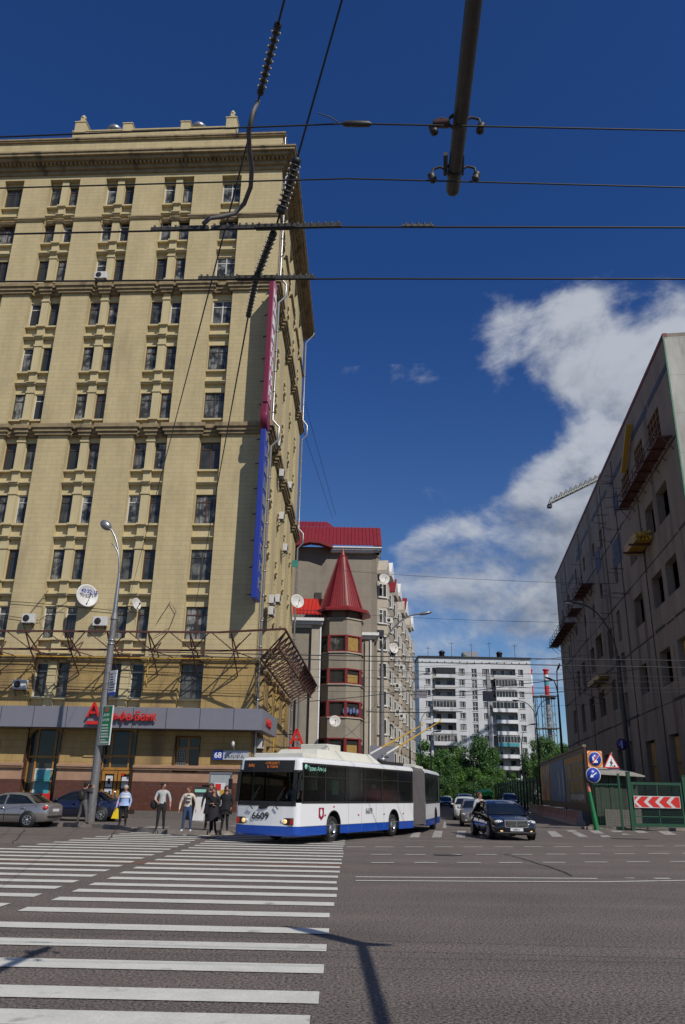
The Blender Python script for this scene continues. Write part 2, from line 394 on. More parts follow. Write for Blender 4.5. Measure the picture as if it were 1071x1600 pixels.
# ------------------------------------------------------------------ mesh helpers
class MB:
    def __init__(s, xf=None):
        s.v = []; s.f = []; s.m = []; s.q = []; s.xf = xf; s.mi = 0; s.sm = False
    def add(s, vs, fs):
        n = len(s.v)
        for p in vs:
            p = Vector(p)
            s.v.append(s.xf @ p if s.xf is not None else p)
        for f in fs:
            s.f.append([i + n for i in f]); s.m.append(s.mi); s.q.append(s.sm)
        return s
    def hexa(s, p): return s.add(p, [(0, 3, 2, 1), (4, 5, 6, 7), (0, 1, 5, 4), (1, 2, 6, 5), (2, 3, 7, 6), (3, 0, 4, 7)])
    def box(s, x0, y0, z0, x1, y1, z1):
        return s.hexa([(x0, y0, z0), (x1, y0, z0), (x1, y1, z0), (x0, y1, z0), (x0, y0, z1), (x1, y0, z1), (x1, y1, z1), (x0, y1, z1)])
    def quad(s, a, b, c, d): return s.add([a, b, c, d], [(0, 1, 2, 3)])
    def poly(s, pts): return s.add(pts, [tuple(range(len(pts)))])
    def bar(s, a, b, w, h=None, up=(0, 0, 1)):
        a = Vector(a); b = Vector(b); h = h or w
        d = (b - a).normalized(); u = Vector(up)
        if abs(d.dot(u)) > .98: u = Vector((1, 0, 0))
        x = d.cross(u).normalized() * w / 2; y = x.cross(d).normalized() * h / 2
        return s.hexa([a - x - y, a + x - y, a + x + y, a - x + y, b - x - y, b + x - y, b + x + y, b - x + y])
    def tube(s, pts, r, n=8, cap=True):
        pts = [Vector(p) for p in pts]; k = len(pts)
        rs = r if isinstance(r, (list, tuple)) else [r] * k
        vs = []; fs = []
        prev = None
        for i, p in enumerate(pts):
            d = (pts[min(i + 1, k - 1)] - pts[max(i - 1, 0)]).normalized()
            if prev is None:
                u = Vector((0, 0, 1)) if abs(d.z) < .9 else Vector((1, 0, 0))
                x = d.cross(u).normalized()
            else:
                x = (prev - d * prev.dot(d)).normalized()
            prev = x; y = d.cross(x)
            for j in range(n):
                a = 2 * math.pi * j / n
                vs.append(p + (x * math.cos(a) + y * math.sin(a)) * rs[i])
        for i in range(k - 1):
            for j in range(n):
                fs.append((i * n + j, i * n + (j + 1) % n, (i + 1) * n + (j + 1) % n, (i + 1) * n + j))
        o = s.sm; s.sm = True; s.add(vs, fs); s.sm = o
        if cap:
            s.add([vs[j] for j in range(n)][::-1], [tuple(range(n))]); s.add([vs[(k - 1) * n + j] for j in range(n)], [tuple(range(n))])
        return s
    def lathe(s, prof, n=16, c=(0, 0, 0), ax=(0, 0, 1), smooth=True):
        c = Vector(c); ax = Vector(ax).normalized()
        u = Vector((1, 0, 0)) if abs(ax.x) < .9 else Vector((0, 1, 0))
        x = ax.cross(u).normalized(); y = ax.cross(x)
        vs = []; fs = []
        for r, z in prof:
            for j in range(n):
                a = 2 * math.pi * j / n
                vs.append(c + ax * z + (x * math.cos(a) + y * math.sin(a)) * max(r, 1e-4))
        for i in range(len(prof) - 1):
            for j in range(n):
                fs.append((i * n + j, i * n + (j + 1) % n, (i + 1) * n + (j + 1) % n, (i + 1) * n + j))
        o = s.sm; s.sm = smooth; s.add(vs, fs); s.sm = o
        return s
    def prism(s, poly, a, b):
        """poly: 2D points; a, b: functions mapping 2D to the near and far 3D point"""
        n = len(poly)
        vs = [a(p) for p in poly] + [b(p) for p in poly]
        fs = [tuple(range(n))[::-1], tuple(range(n, 2 * n))] + [(i, (i + 1) % n, n + (i + 1) % n, n + i) for i in range(n)]
        return s.add(vs, fs)
    def ell(s, c, r, nu=12, nv=8):
        c = Vector(c); r = r if isinstance(r, (tuple, list)) else (r, r, r)
        vs = []; fs = []
        for i in range(nv + 1):
            t = math.pi * i / nv
            for j in range(nu):
                a = 2 * math.pi * j / nu
                vs.append(c + Vector((r[0] * math.sin(t) * math.cos(a), r[1] * math.sin(t) * math.sin(a), r[2] * math.cos(t))))
        for i in range(nv):
            for j in range(nu):
                fs.append((i * nu + j, (i + 1) * nu + j, (i + 1) * nu + (j + 1) % nu, i * nu + (j + 1) % nu))
        o = s.sm; s.sm = True; s.add(vs, fs); s.sm = o
        return s
    def build(s, name, mats, parent=None, bevel=0, loc=None, rot=None):
        me = bpy.data.meshes.new(name)
        me.from_pydata([tuple(v) for v in s.v], [], s.f)
        if not isinstance(mats, (list, tuple)): mats = [mats]
        for m in mats: me.materials.append(m)
        me.polygons.foreach_set('material_index', s.m)
        me.polygons.foreach_set('use_smooth', s.q)
        me.update()
        o = bpy.data.objects.new(name, me)
        C.objects.link(o)
        if parent is not None: o.parent = parent
        if loc is not None: o.location = loc
        if rot is not None: o.rotation_euler = rot
        if bevel:
            bv = o.modifiers.new('bevel', 'BEVEL'); bv.width = bevel; bv.segments = 2; bv.limit_method = 'ANGLE'
        return o

def thing(name, label, cat, loc=(0, 0, 0), rz=0.0, group=None):
    o = bpy.data.objects.new(name, None); C.objects.link(o)
    o.empty_display_size = 0.3
    o.location = loc; o.rotation_euler = (0, 0, rz)
    o['label'] = label; o['category'] = cat
    if group: o['group'] = group
    return o
def tag(o, label, cat, group=None):
    o['label'] = label; o['category'] = cat
    if group: o['group'] = group
    return o
def struct(o):
    o['kind'] = 'structure'; return o
def copy_tree(o, parent=None):
    c = o.copy(); C.objects.link(c)
    if parent is not None: c.parent = parent
    for ch in list(o.children): copy_tree(ch, c)
    return c
def omat(o, m, i=0):
    o.material_slots[i].link = 'OBJECT'; o.material_slots[i].material = m
def text(name, s, size, m, parent, loc, rot=(R(90), 0, 0), ext=0.01, align='LEFT', sx=1.0, bold=0.0):
    cu = bpy.data.curves.new(name, 'FONT'); cu.body = s; cu.size = size; cu.extrude = ext; cu.align_x = align; cu.offset = bold
    cu.resolution_u = 3
    t = bpy.data.objects.new(name + '_src', cu); C.objects.link(t)
    dg = bpy.context.evaluated_depsgraph_get(); dg.update()
    me = bpy.data.meshes.new_from_object(t.evaluated_get(dg))
    bpy.data.objects.remove(t); bpy.data.curves.remove(cu)
    me.name = name
    me.materials.clear(); me.materials.append(m)
    o = bpy.data.objects.new(name, me); C.objects.link(o)
    if parent is not None: o.parent = parent
    o.location = loc; o.rotation_euler = rot; o.scale = (sx, 1, 1)
    return o

def wall(mb, P, u0, u1, z0, z1, holes, depth, flip=False):
    """rectangle in u,z with rectangular holes and their reveals; P(u, z, d) gives the point, d = depth behind the face"""
    us = sorted({u0, u1} | {h[0] for h in holes} | {h[1] for h in holes}); us = [u for u in us if u0 <= u <= u1]
    zs = sorted({z0, z1} | {h[2] for h in holes} | {h[3] for h in holes}); zs = [z for z in zs if z0 <= z <= z1]
    def fc(a, b, c, d):
        mb.quad(a, b, c, d) if not flip else mb.quad(d, c, b, a)
    for j in range(len(zs) - 1):
        i = 0
        while i < len(us) - 1:
            def inh(i):
                um = (us[i] + us[i + 1]) / 2; zm = (zs[j] + zs[j + 1]) / 2
                return any(h[0] < um < h[1] and h[2] < zm < h[3] for h in holes)
            if inh(i): i += 1; continue
            k = i
            while k < len(us) - 1 and not inh(k): k += 1
            a, b = us[i], us[k]
            fc(P(a, zs[j], 0), P(b, zs[j], 0), P(b, zs[j + 1], 0), P(a, zs[j + 1], 0))
            i = k
    for h in holes:
        a, b, c, d = h[:4]
        fc(P(a, c, 0), P(a, d, 0), P(a, d, depth), P(a, c, depth))
        fc(P(b, d, 0), P(b, c, 0), P(b, c, depth), P(b, d, depth))
        fc(P(a, d, 0), P(b, d, 0), P(b, d, depth), P(a, d, depth))
        fc(P(b, c, 0), P(a, c, 0), P(a, c, depth), P(b, c, depth))
# ------------------------------------------------------------------ ground, roads, pavements, markings
def sheet(name, pts, z, m):
    mb = MB(); mb.poly([(p[0], p[1], z) for p in pts]); return struct(mb.build(name, m))
struct(MB().quad((-3000, -3000, -0.02), (3000, -3000, -0.02), (3000, 3000, -0.02), (-3000, 3000, -0.02)).build('ground', mat('far_ground', (0.09, 0.09, 0.06), .95, var=.3, scale=.02)))
sheet('main_road', [(-120, -40), (120, -40), (120, 52), (40, 50), (-120, 47)], 0.0, M['asphalt'])
sheet('side_street', [(-4.5, 44), (19, 44), (20.5, 52), (34, 118), (46, 190), (24, 190), (12, 118)], 0.004, M['asphalt2'])
def pavement(name, pts, z=0.15, kerb=True):
    mb = MB(); mb.mi = 0; mb.poly([(p[0], p[1], z) for p in pts])
    o = struct(mb.build(name, M['asphalt2']))
    return o
pl = [(-90, 40.0), (-14, 38.9), (-11, 38.2), (-9.4, 37.0), (-8.4, 35.3), (-7.2, 34.3), (-5.2, 34.0), (-3.6, 34.6), (-2.4, 36.4), (-1.6, 39.5), (-1.2, 44), (-0.4, 60), (2.5, 75), (9, 118), (20, 190), (-60, 190), (-90, 60)]
pavement('pavement', pl)
def kerb_run(name, pts, z=0.15, w=0.16, dz=0.012):
    mb = MB()
    for a, b in zip(pts[:-1], pts[1:]):
        a = Vector((*a, 0)); b = Vector((*b, 0)); d = (b - a); ln = d.length; d.normalize(); s = Vector((d.y, -d.x, 0)) * w
        n = max(1, int(ln / 1.0))
        for i in range(n):
            p = a + d * (ln * i / n + .006); q = a + d * (ln * (i + 1) / n - .006)
            j = random.uniform(-.006, .006)
            mb.hexa([p + s, q + s, q, p, p + s + Vector((0, 0, z + dz + j)), q + s + Vector((0, 0, z + dz + j)), q + Vector((0, 0, z + dz + j)), p + Vector((0, 0, z + dz + j))])
    return struct(mb.build(name, M['kerb']))
kerb_run('kerb', pl[:14])
pr = [(14.0, 46.9), (60, 49.5), (60, 70), (23, 70), (22, 60), (16.6, 54)]
pavement('pavement', pr)
kerb_run('kerb', [(13.9, 47.2), (14.0, 46.9), (60, 49.4)], w=0.14)
# zebra: two parallel bands of stripes, right ends lined up, a seam between them
st = MB()
nst = 0
ys = []
for (yp, xp) in [(1598, 380), (1560, 490), (1515, 498), (1482, 505), (1456, 514), (1431, 519), (1413.5, 521), (1400, 525), (1389.5, 529), (1379.5, 531)]:
    ys.append(gz(xp, yp).y)
y = ys[-1]
while y < 33: y += 1.12; ys.append(y)
for k, y in enumerate(ys):
    w = 0.215
    sk = 0.010
    xr = gz(531, 1380).x if y > 18 else -0.12
    xr = -0.14 + (y - 8) * 0.020
    def line(xa, xb, yc, w):
        ya = yc - (xa) * sk * 0; yb = yc
        st.quad((xa, yc - w - xa * sk, 0.009), (xb, yc - w - xb * sk, 0.009), (xb, yc + w - xb * sk, 0.009), (xa, yc + w - xa * sk, 0.009))
    j = random.uniform(-.04, .04)
    sx = -4.5 + (0.0 if y > 11 else -1.5)
    line(max(-4.55, -30) + j if y > 10.5 else -6.5, xr + random.uniform(-.03, .03), y, w)
    if y > 12:
        xl = -4.8 - (y - 12) * 0.5 if y < 24 else -9.6 + (y - 24) * .12
        xl = max(xl, -9.7) if y >= 22 else -9.6
        line(xl + j, -4.95 + j, y + .35, w)
struct(st.build('crosswalk_stripes', M['paint']))
cr = MB()
for a, b in [(-9.6, 0.0)]:
    cr.quad((-9.6, 20.4, 0.006), (0.2, 20.4, 0.006), (0.2, 21.3, 0.006), (-9.6, 21.3, 0.006))
struct(cr.build('road_patch', M['patch']))
ln = MB()
def seg(p, q, w, z=0.010):
    p = Vector(p); q = Vector(q); d = (q - p).normalized(); s = Vector((-d.y, d.x, 0)) * w / 2
    ln.quad(p - s + Vector((0, 0, z)), q - s + Vector((0, 0, z)), q + s + Vector((0, 0, z)), p + s + Vector((0, 0, z)))
g = lambda x, y: gz(x, y)
seg(g(556, 1370.8), g(934, 1373.2), .13); seg(g(556, 1376.6), g(935, 1378.6), .12)
a = g(934, 1378.6); b = g(1071, 1376.2); seg(a, a + (b - a) * 4, .12)
seg(g(976, 1372.6), g(992, 1372.5), .10); seg(g(1022, 1373), g(1047, 1373), .15)
old = ln; ln = MB()
for row, x0, stp, dl in ((1323.8, 542, 46.5, 29), (1335.6, 580, 54.5, 32), (1348.4, 580, 66, 36)):
    x = x0
    k = 0
    while x < 1500:
        yy = row - max(0, x - 780) * 0.006
        seg(g(x, yy), g(x + dl, yy), .15, .013)
        x += stp + random.uniform(-2, 2)
struct(old.build('lane_line', M['paint'])); struct(ln.build('lane_dashes', M['paint']))
ln = MB()   # zebra across the side street mouth: short bars seen end on
for qd in (((855, 1299), (868, 1299), (881, 1308), (863, 1308)), ((893, 1301), (905, 1301), (920, 1308), (905, 1308)), ((884, 1297.3), (898, 1297.3), (903, 1300.3), (890, 1300.3)), ((920, 1297.8), (935, 1297.8), (945, 1303), (930, 1303)),
           ((937, 1305.5), (950, 1305.5), (956, 1308.5), (941, 1308.5)), ((953, 1298), (970, 1298), (975, 1300.5), (958, 1300.5)), ((990, 1298), (1005, 1298), (1014, 1302), (998, 1302)), ((1028, 1299), (1045, 1299), (1059, 1305), (1040, 1305)), ((970, 1303), (980, 1303), (986, 1305), (974, 1305)),
           ((679, 1298.5), (692, 1298.5), (690, 1309), (675, 1309)), ((715, 1298.5), (728, 1298.5), (727, 1309), (713, 1309)), ((750, 1302), (764, 1302), (764, 1309), (750, 1309)), ((646, 1301), (658, 1301), (655, 1309), (640, 1309)), ((694, 1284), (697, 1284), (698, 1294), (692, 1294))):
    ln.poly([g(*p_) + Vector((0, 0, .012)) for p_ in qd[::-1]])
struct(ln.build('crosswalk_bars', M['paint_old']))
tr = MB()  # tar seams and patches
def seam(pts, w):
    pts = [Vector((p.x, p.y, .014)) for p in pts]
    for a, b in zip(pts[:-1], pts[1:]):
        n_ = max(2, int((b - a).length / .35)); prev = a; pw = w
        for i in range(1, n_ + 1):
            q = a.lerp(b, i / n_) + Vector((random.uniform(-.04, .04), random.uniform(-.04, .04), 0))
            d = (q - prev); s = Vector((-d.y, d.x, 0)).normalized(); nw = w * random.uniform(.5, 1.4)
            tr.quad(prev - s * pw / 2, q - s * nw / 2, q + s * nw / 2, prev + s * pw / 2); prev = q; pw = nw
seam([g(170, 1312), g(182, 1297)], .05)
seam([g(790, 1335), g(850, 1352), g(880, 1362), g(895, 1369)], .06)
seam([g(20, 1318), g(40, 1296)], .05)
struct(tr.build('tar_seams', M['tar']))
for k, (px, py, rx, ry) in enumerate([(700, 1336.5, .45, .3), (985, 1311, .9, .3)]):
    c = g(px, py); mb = MB()
    mb.poly([(c.x + rx * math.cos(t) , c.y + ry * math.sin(t), .016) for t in [2 * math.pi * i / 16 for i in range(16)]])
    struct(mb.build('manhole_cover' if k == 0 else 'road_patch', M['tar']))
pp = MB()
for px, py in ((228, 1293), (322, 1284), (375, 1290)):
    c = gz(px, py, .15); pp.quad((c.x - .5, c.y - .8, .156), (c.x + .5, c.y - .8, .156), (c.x + 1.0, c.y + .9, .156), (c.x, c.y + .9, .156))
struct(pp.build('pavement_patch', M['paint_old']))

# ------------------------------------------------------------------ beige eleven-storey block on the left
BC = Vector((-4.943, 45.786, 0)); BRZ = R(-3.489)
BR = Matrix.Rotation(BRZ, 4, 'Z')
def bw(u, z, d=0.0): return BC + BR @ Vector((u, d, z))
B = thing('apartment_building', 'tall cream stone-clad corner block of eleven storeys with paired windows and a dentilled cornice', 'building', BC, BRZ)
SD = Vector((-0.0333, 0.9994, 0)); SN = Vector((0.9994, 0.0333, 0))
def Pf(u, z, d=0.0): return Vector((u, d, z))
def Ps(u, z, d=0.0): return SD * u - SN * d + Vector((0, 0, z))
LEFT = -34.0; SLEN = 23.2
def pbox(mb, P, u0, u1, z0, z1, d0, d1):
    mb.hexa([P(u0, z0, d0), P(u1, z0, d0), P(u1, z0, d1), P(u0, z0, d1), P(u0, z1, d0), P(u1, z1, d0), P(u1, z1, d1), P(u0, z1, d1)])
SILL = [6.65, 10.1, 13.72, 17.38, 21.05, 24.7, 28.33, 31.95, 35.62, 39.0, 42.3]
WH = 2.02
bays_f = [(-4.46, -3.0, 1), (-8.82, -6.55, 2), (-13.22, -10.98, 2), (-17.5, -15.2, 2), (-21.0, -19.5, 1), (-25.6, -23.3, 2), (-30.0, -27.7, 2)]
bays_s = [(2.6, 4.8, 2), (7.6, 9.8, 2), (12.6, 14.8, 2), (17.6, 19.8, 2)]
ZT = 45.24; ZB = 6.1; ZM = 9.0
BD = 0.42   # bay depth
def body(P, u0, u1, bays, nm, tagw):
    up = MB(); lo = MB(); 
    holes = [(a, b, ZM, 44.62) for a, b, k in bays]
    wall(up, P, u0, u1, ZM, ZT, holes, BD)
    wall(lo, P, u0, u1, 4.8, ZM, [(a, b, ZB, ZM) for a, b, k in bays], BD)
    wins = []
    for a, b, k in bays:
        back = MB(); tr_ = back
        hs = []
        for s in SILL:
            h = WH if s < 42 else 1.95
            if k == 2:
                w = 0.84
                hs += [(a + .02, a + .02 + w, s, s + h), (b - .02 - w, b - .02, s, s + h)]
            else: hs += [(a + .02, b - .02, s, s + h)]
        Q = lambda u, z, d=0.0, P=P: P(u, z, d + BD)
        wall(back, Q, a, b, ZB, 44.62, hs, 0.2)
        wins += [(h, k) for h in hs]
        m = (a + b) / 2
        if k == 2: pbox(back, P, m - .25, m + .25, ZB + .01, 44.6, .16, BD + .003)
        for i, s in enumerate(SILL):
            # sill ledge, then the lower moulded ledge of the spandrel
            for (zz, hh, dd) in ((s - .12, .12, .05), (s - 1.02, .10, .08), (s - .92, .07, .0)):
                if zz < ZB + .1 or any(abs(zz - q) < .9 for q in (35.06, 24.05)) and zz < s - .5: continue
                if k == 2:
                    pbox(tr_, P, a + .004, m - .29, zz, zz + hh, dd + .08, BD + .1)
                    pbox(tr_, P, m + .29, b - .004, zz, zz + hh, dd + .08, BD + .1)
                    pbox(tr_, P, m - .31, m + .31, zz + .004, zz + hh + .004, dd - .06, BD + .1)
                else:
                    pbox(tr_, P, a + .004, b - .004, zz, zz + hh, dd + .12, BD + .1)
            if k == 2 and i < 10: pbox(tr_, P, m - .29, m + .29, s + WH - .05, s + WH + .07, .10, BD + .1)
        back.build('window_bay', M['cream_plain'], B)
    up.build('wall', M['cream'], B); lo.build('lower_wall', M['ochre'], B)['label'] = 'darker ochre second storey wall'
    # string courses
    for z0, h, pr_ in ((34.45, .72, .40), (23.42, .72, .40), (40.75, .26, .16), (8.72, .28, .2)):
        bd = MB()
        steps = ((0, .28, .45), (.28, .62, .72), (.62, 1, 1.0))
        prev = u0
        segs = []
        for a, b, k in sorted(bays): segs += [(prev, a, 0), (a, b, k)]; prev = b
        segs.append((prev, u1, 0))
        for (s0, s1, k) in segs:
            for t0, t1, pf in steps:
                e = pr_ * pf
                if k == 0: pbox(bd, P, s0 - (e if s0 != u0 else 0), s1 + e, z0 + h * t0, z0 + h * t1 - .002, -e, .05)
                else:
                    m = (s0 + s1) / 2
                    pbox(bd, P, s0 + e + .004, s1 - e - .004, z0 + h * t0, z0 + h * t1 - .004, .30 - e, BD + .05)
                    if k == 2: pbox(bd, P, m - .30 - e * .5, m + .30 + e * .5, z0 + h * t0 + .001, z0 + h * t1 - .006, .12 - e, .3)
        bd.build('string_course', M['trim'], B)
    return wins
wf = body(Pf, LEFT, 0, bays_f, 'front', 1)
ws = body(Ps, 0, SLEN, bays_s, 'side', 0)
def frame_mesh(w, h, mull, trans, t=.06, dep=.07):
    mb = MB()
    for x0, x1, z0, z1 in [(-w / 2, w / 2, 0, t), (-w / 2, w / 2, h - t, h), (-w / 2, -w / 2 + t, t, h - t), (w / 2 - t, w / 2, t, h - t)]:
        mb.box(x0, 0, z0, x1, dep, z1)
    zt = h * trans
    mb.box(-w / 2 + t, .004, zt, w / 2 - t, dep - .004, zt + t)
    for x in mull: mb.box(x - t / 2 * 1.2, -.006, t, x + t / 2 * 1.2, dep + .004, h - t)
    return mb
def pane_mesh(w, h):
    mb = MB(); mb.quad((-w / 2 + .02, .035, .02), (w / 2 - .02, .035, .02), (w / 2 - .02, .035, h - .02), (-w / 2 + .02, .035, h - .02)); return mb
def proto(w, h, mull, trans):
    f = frame_mesh(w, h, mull, trans).build('window', M['dframe'], B)
    p = pane_mesh(w, h).build('pane', M['curtain'], f)
    return f
rw = random.Random(3)
protos = {1: proto(1.42, WH, [0.0], .74), 2: proto(.84, WH, [], .74)}
used = {1: False, 2: False}
for (a, b, z0, z1), k in wf:
    if a < -23 and z0 > 20: pass
    if a < -26: continue
    o = protos[k]
    if used[k]: o = copy_tree(protos[k])
    used[k] = True
    o.location = ((a + b) / 2, BD + .10, z0)
    fm = rw.choices([M['dframe'], M['brown'], M['wframe']], [5, 3, 2])[0]
    omat(o, fm)
    if abs(a + 4.44) < .1 and 34 < z0 < 36: omat(o, M['wframe'])
mbf = MB(); mbp = MB()
for (a, b, z0, z1), k in ws:
    xf = Matrix.Translation(Ps((a + b) / 2, z0, BD + .1)) @ Matrix(((SD.x, -SN.x, 0, 0), (SD.y, -SN.y, 0, 0), (0, 0, 1, 0), (0, 0, 0, 1)))
    for src, dst in ((frame_mesh(b - a, z1 - z0, [0.0] if k == 1 else [], .74), mbf), (pane_mesh(b - a, z1 - z0), mbp)):
        dst.xf = xf; dst.add(src.v, src.f)
o = mbf.build('window', M['dframe'], B); o['kind'] = 'stuff'
mbp.build('pane', M['curtain'], o)['kind'] = 'stuff'
# cornice, dentils, attic
cn = MB(); dt = MB(); at_ = MB()
for P, u0, u1 in ((Pf, LEFT, 0), (Ps, 0, SLEN)):
    for i, (z0, z1, e) in enumerate(((45.0, 45.3, .14), (45.3, 45.55, .34), (45.75, 46.0, .8), (46.0, 46.22, 1.0), (46.22, 46.34, 1.08))):
        if P is Pf: pbox(cn, P, u0, e, z0, z1 - .002, -e, .2)
        else: pbox(cn, P, .202, u1 + e, z0, z1 - .003, -e, .2)
    pbox(cn, P, u0 if P is Pf else .21, (.4 if P is Pf else u1), 45.552, 45.746, -.4, .2)
    u = u0 + .1
    while u < u1 + .4:
        pbox(cn, P, u, u + .16, 45.56, 45.74, -.62, -.4); u += .31
    pbox(at_, P, u0 if P is Pf else .3, (-.1 if P is Pf else u1 - .1), 46.30, 48.3, .10, .45)
    pbox(cn, P, u0 if P is Pf else .42, (.06 if P is Pf else u1), 48.3, 48.42, -.05, .55)
    pbox(cn, P, u0 if P is Pf else .5, (.12 if P is Pf else u1), 48.42, 48.55, -.12, .6)
cn.build('cornice', M['trim'], B); at_.build('parapet', M['cream'], B)
rf = MB(); rf.hexa([Vector((LEFT, .3, 48.0)), Vector((-.4, .3, 48.0)), Vector((-1.1, 22.8, 48.0)), Vector((LEFT, 22.8, 48.0)), Vector((LEFT, .3, 48.3)), Vector((-.4, .3, 48.3)), Vector((-1.1, 22.8, 48.3)), Vector((LEFT, 22.8, 48.3))])
rf.box(LEFT, 23.0, 0, -1.2, 23.2, 48.0); rf.box(LEFT, .5, 0, LEFT + .2, 23, 48)
rf.build('roof', M['trim'], B)
at2 = MB(); at2.box(-16.9, .9, 48.2, -4.0, 1.3, 50.15); at2.box(-16.95, .85, 50.15, -3.95, 1.35, 50.27); at2.build('attic_wall', M['cream'], B)
def roofpost(u, w, h, spire):
    mb = MB(); mb.box(u - w / 2, .82, 50.05, u + w / 2, .82 + w, 50.05 + h); mb.box(u - w / 2 - .05, .77, 50.05 + h, u + w / 2 + .05, .87 + w, 50.13 + h)
    if spire:
        z = 50.13 + h
        mb.box(u - w * .32, .95, z, u + w * .32, .95 + w * .64, z + .22); mb.box(u - w * .18, 1.02, z + .22, u + w * .18, 1.02 + w * .36, z + .62)
        mb.lathe([(w * .24, 0), (w * .26, .1), (.06, .35), (.0, .38)], 8, (u, 1.02 + w * .18, z + .62))
    mb.build('roof_post', M['cream_plain'], B)
roofpost(-16.35, .85, 1.0, True); roofpost(-12.55, .72, .72, False); roofpost(-7.95, .72, .72, False); roofpost(-4.35, .80, 1.0, True)
for u in (-13.9, -7.1):
    mb = MB(); mb.lathe([(.50, 0), (.50, .45), (.60, .5), (.60, .75), (.45, .95), (0, 1.05)], 16, (u, 1.7, 50.3)); mb.lathe([(.2, -2), (.2, 0)], 10, (u, 1.7, 50.2)); mb.build('roof_vent', M['galv'], B)
# ground floor
gf = MB()
ARCH = [(-12.82, -10.86), (-8.46, -6.5)]
ARW = 4.95
gh = [(a, b, .25, ARW) for a, b in ARCH] + [(-4.25, -2.85, 2.6, 4.52), (-17.3, -15.2, .25, 4.9), (-30, -28, .25, 4.9)]
wall(gf, Pf, LEFT, 0, 2.82, 4.92, gh, .45)
wall(gf, Ps, 0, SLEN, 2.82, 4.92, [(3, 5, 2.9, 4.5), (8, 10, 2.9, 4.5), (13, 15, 2.9, 4.5)], .3)
for a, b in ARCH:   # spandrel corners that round the opening heads
    m = (a + b) / 2; r = (b - a) / 2; zc = ARW - r * .62
    n = 10
    for sgn in (-1, 1):
        pts = [(m + sgn * r, zc)] + [(m + sgn * r * math.cos(R(90) * i / n), zc + r * .62 * math.sin(R(90) * i / n)) for i in range(1, n + 1)] + [(m + sgn * r, ARW + .001)]
        if sgn > 0: pts = pts[::-1]
        gf.prism(pts, lambda p: Pf(p[0], p[1], .02), lambda p: Pf(p[0], p[1], .42))
gf.build('street_level_wall', M['ochre'], B)
pk = MB()
wall(pk, lambda u, z, d=0: Pf(u, z, d - .10), LEFT, .1, 2.05, 2.72, gh, .5)
wall(pk, lambda u, z, d=0: Ps(u, z, d - .10), -.1, SLEN, 2.05, 2.72, [], .5)
pk.build('stucco_course', M['pink'], B)
ml = MB()
prev = LEFT
for a, b in sorted([(h[0], h[1]) for h in gh if h[2] < 2.5]) + [(.25, .25)]:
    for (z0, z1, e) in ((2.70, 2.80, .24), (2.80, 2.90, .30), (2.90, 2.96, .2)):
        pbox(ml, Pf, prev, (a if b != .25 else e), z0, z1 - .001, -e, .1)
    prev = b
for (z0, z1, e) in ((2.70, 2.80, .24), (2.80, 2.90, .30), (2.90, 2.96, .2)): pbox(ml, Ps, .11, SLEN, z0, z1 - .002, -e, .1)
ml.build('moulding', M['pink'], B)
gr = MB()
wall(gr, lambda u, z, d=0: Pf(u, z, d - .16), LEFT, .16, .55, 2.07, gh, .55)
wall(gr, lambda u, z, d=0: Ps(u, z, d - .16), -.16, SLEN, .55, 2.07, [], .55)
pbox(gr, Pf, LEFT, .16, 2.068, 2.08, -.16, .2); gr.build('plinth', M['granite'], B)
sg = MB(); prev = LEFT
for a, b in sorted([(h[0], h[1]) for h in gh if h[2] < 2.5]) + [(.24, .24)]:
    pbox(sg, Pf, prev, a, .0, .56, -.24, .3); prev = b
pbox(sg, Ps, .3, SLEN, 0, .56, -.24, .3); sg.build('footing', M['stone_grey'], B)
# arched shop window and doorway with orange wooden frames
def arch_frame(a, b, door):
    mb = MB(); w = b - a; z1 = 3.25 if not door else 3.35
    for f in (.0, .23, .77, 1.0):
        x = a + w * f; z0 = .25 if not door or f in (0, 1) else 2.72
        mb.box(x - .05, .30, z0, x + .05, .40, ARW - (.1 if f in (.23, .77) else 1.0))
    mb.box(a, .29, z1, b, .41, z1 + .12)
    if door: mb.box(a, .26, 2.66, b, .41, 2.80)
    f = mb.build('arched_window' if not door else 'doorway', M['wood'], B)
    p = MB(); p.quad(Pf(a, .25, .36), Pf(b, .25, .36), Pf(b, ARW, .36), Pf(a, ARW, .36)); p.build('pane', M['glassd'], f)
    return f
f1 = arch_frame(*ARCH[0], False)
q = MB(); q.box(-12.2, .27, .7, -11.35, .285, 2.6); q.mi = 0; q.build('poster', M['cyan'], f1)
q = MB(); q.box(-12.25, .255, .7, -11.2, .268, 1.35); q.build('poster', M['red'], f1)
q = MB(); q.box(-12.3, .262, 2.6, -11.25, .28, 2.68); q.box(-12.3, .262, .6, -12.2, .28, 2.6); q.build('poster_border', M['wframe'], f1)
f2 = arch_frame(*ARCH[1], True)
dr = MB()
for x0, x1 in ((-8.36, -7.5), (-7.44, -6.6)):
    for (p0, p1, z0, z1) in ((x0, x0 + .16, .3, 2.62), (x1 - .16, x1, .3, 2.62), (x0 + .16, x1 - .16, .3, .5), (x0 + .16, x1 - .16, 2.45, 2.62)): dr.box(p0, .2, z0, p1, .26, z1)
dr.build('door', M['wood'], f2)
for bx in ((-8.12, 1.75, -7.72, 2.35), (-8.14, 1.0, -7.7, 1.68), (-7.2, 1.7, -6.8, 2.3)): MB().box(bx[0], .19, bx[1], bx[2], .2, bx[3]).build('notice', M['paper'], f2)
for bx in ((-8.1, 1.05, -7.95, 1.5), (-7.88, 1.2, -7.76, 1.55), (-8.0, 1.9, -7.85, 2.2)): MB().box(bx[0], .185, bx[1], bx[2], .19, bx[3]).build('picture', M['dark'], f2)
q = MB(); q.box(-8.1, .18, .78, -7.7, .19, .98); q.box(-7.24, .18, 2.35, -7.1, .19, 2.5); q.build('sticker', M['red'], f2)
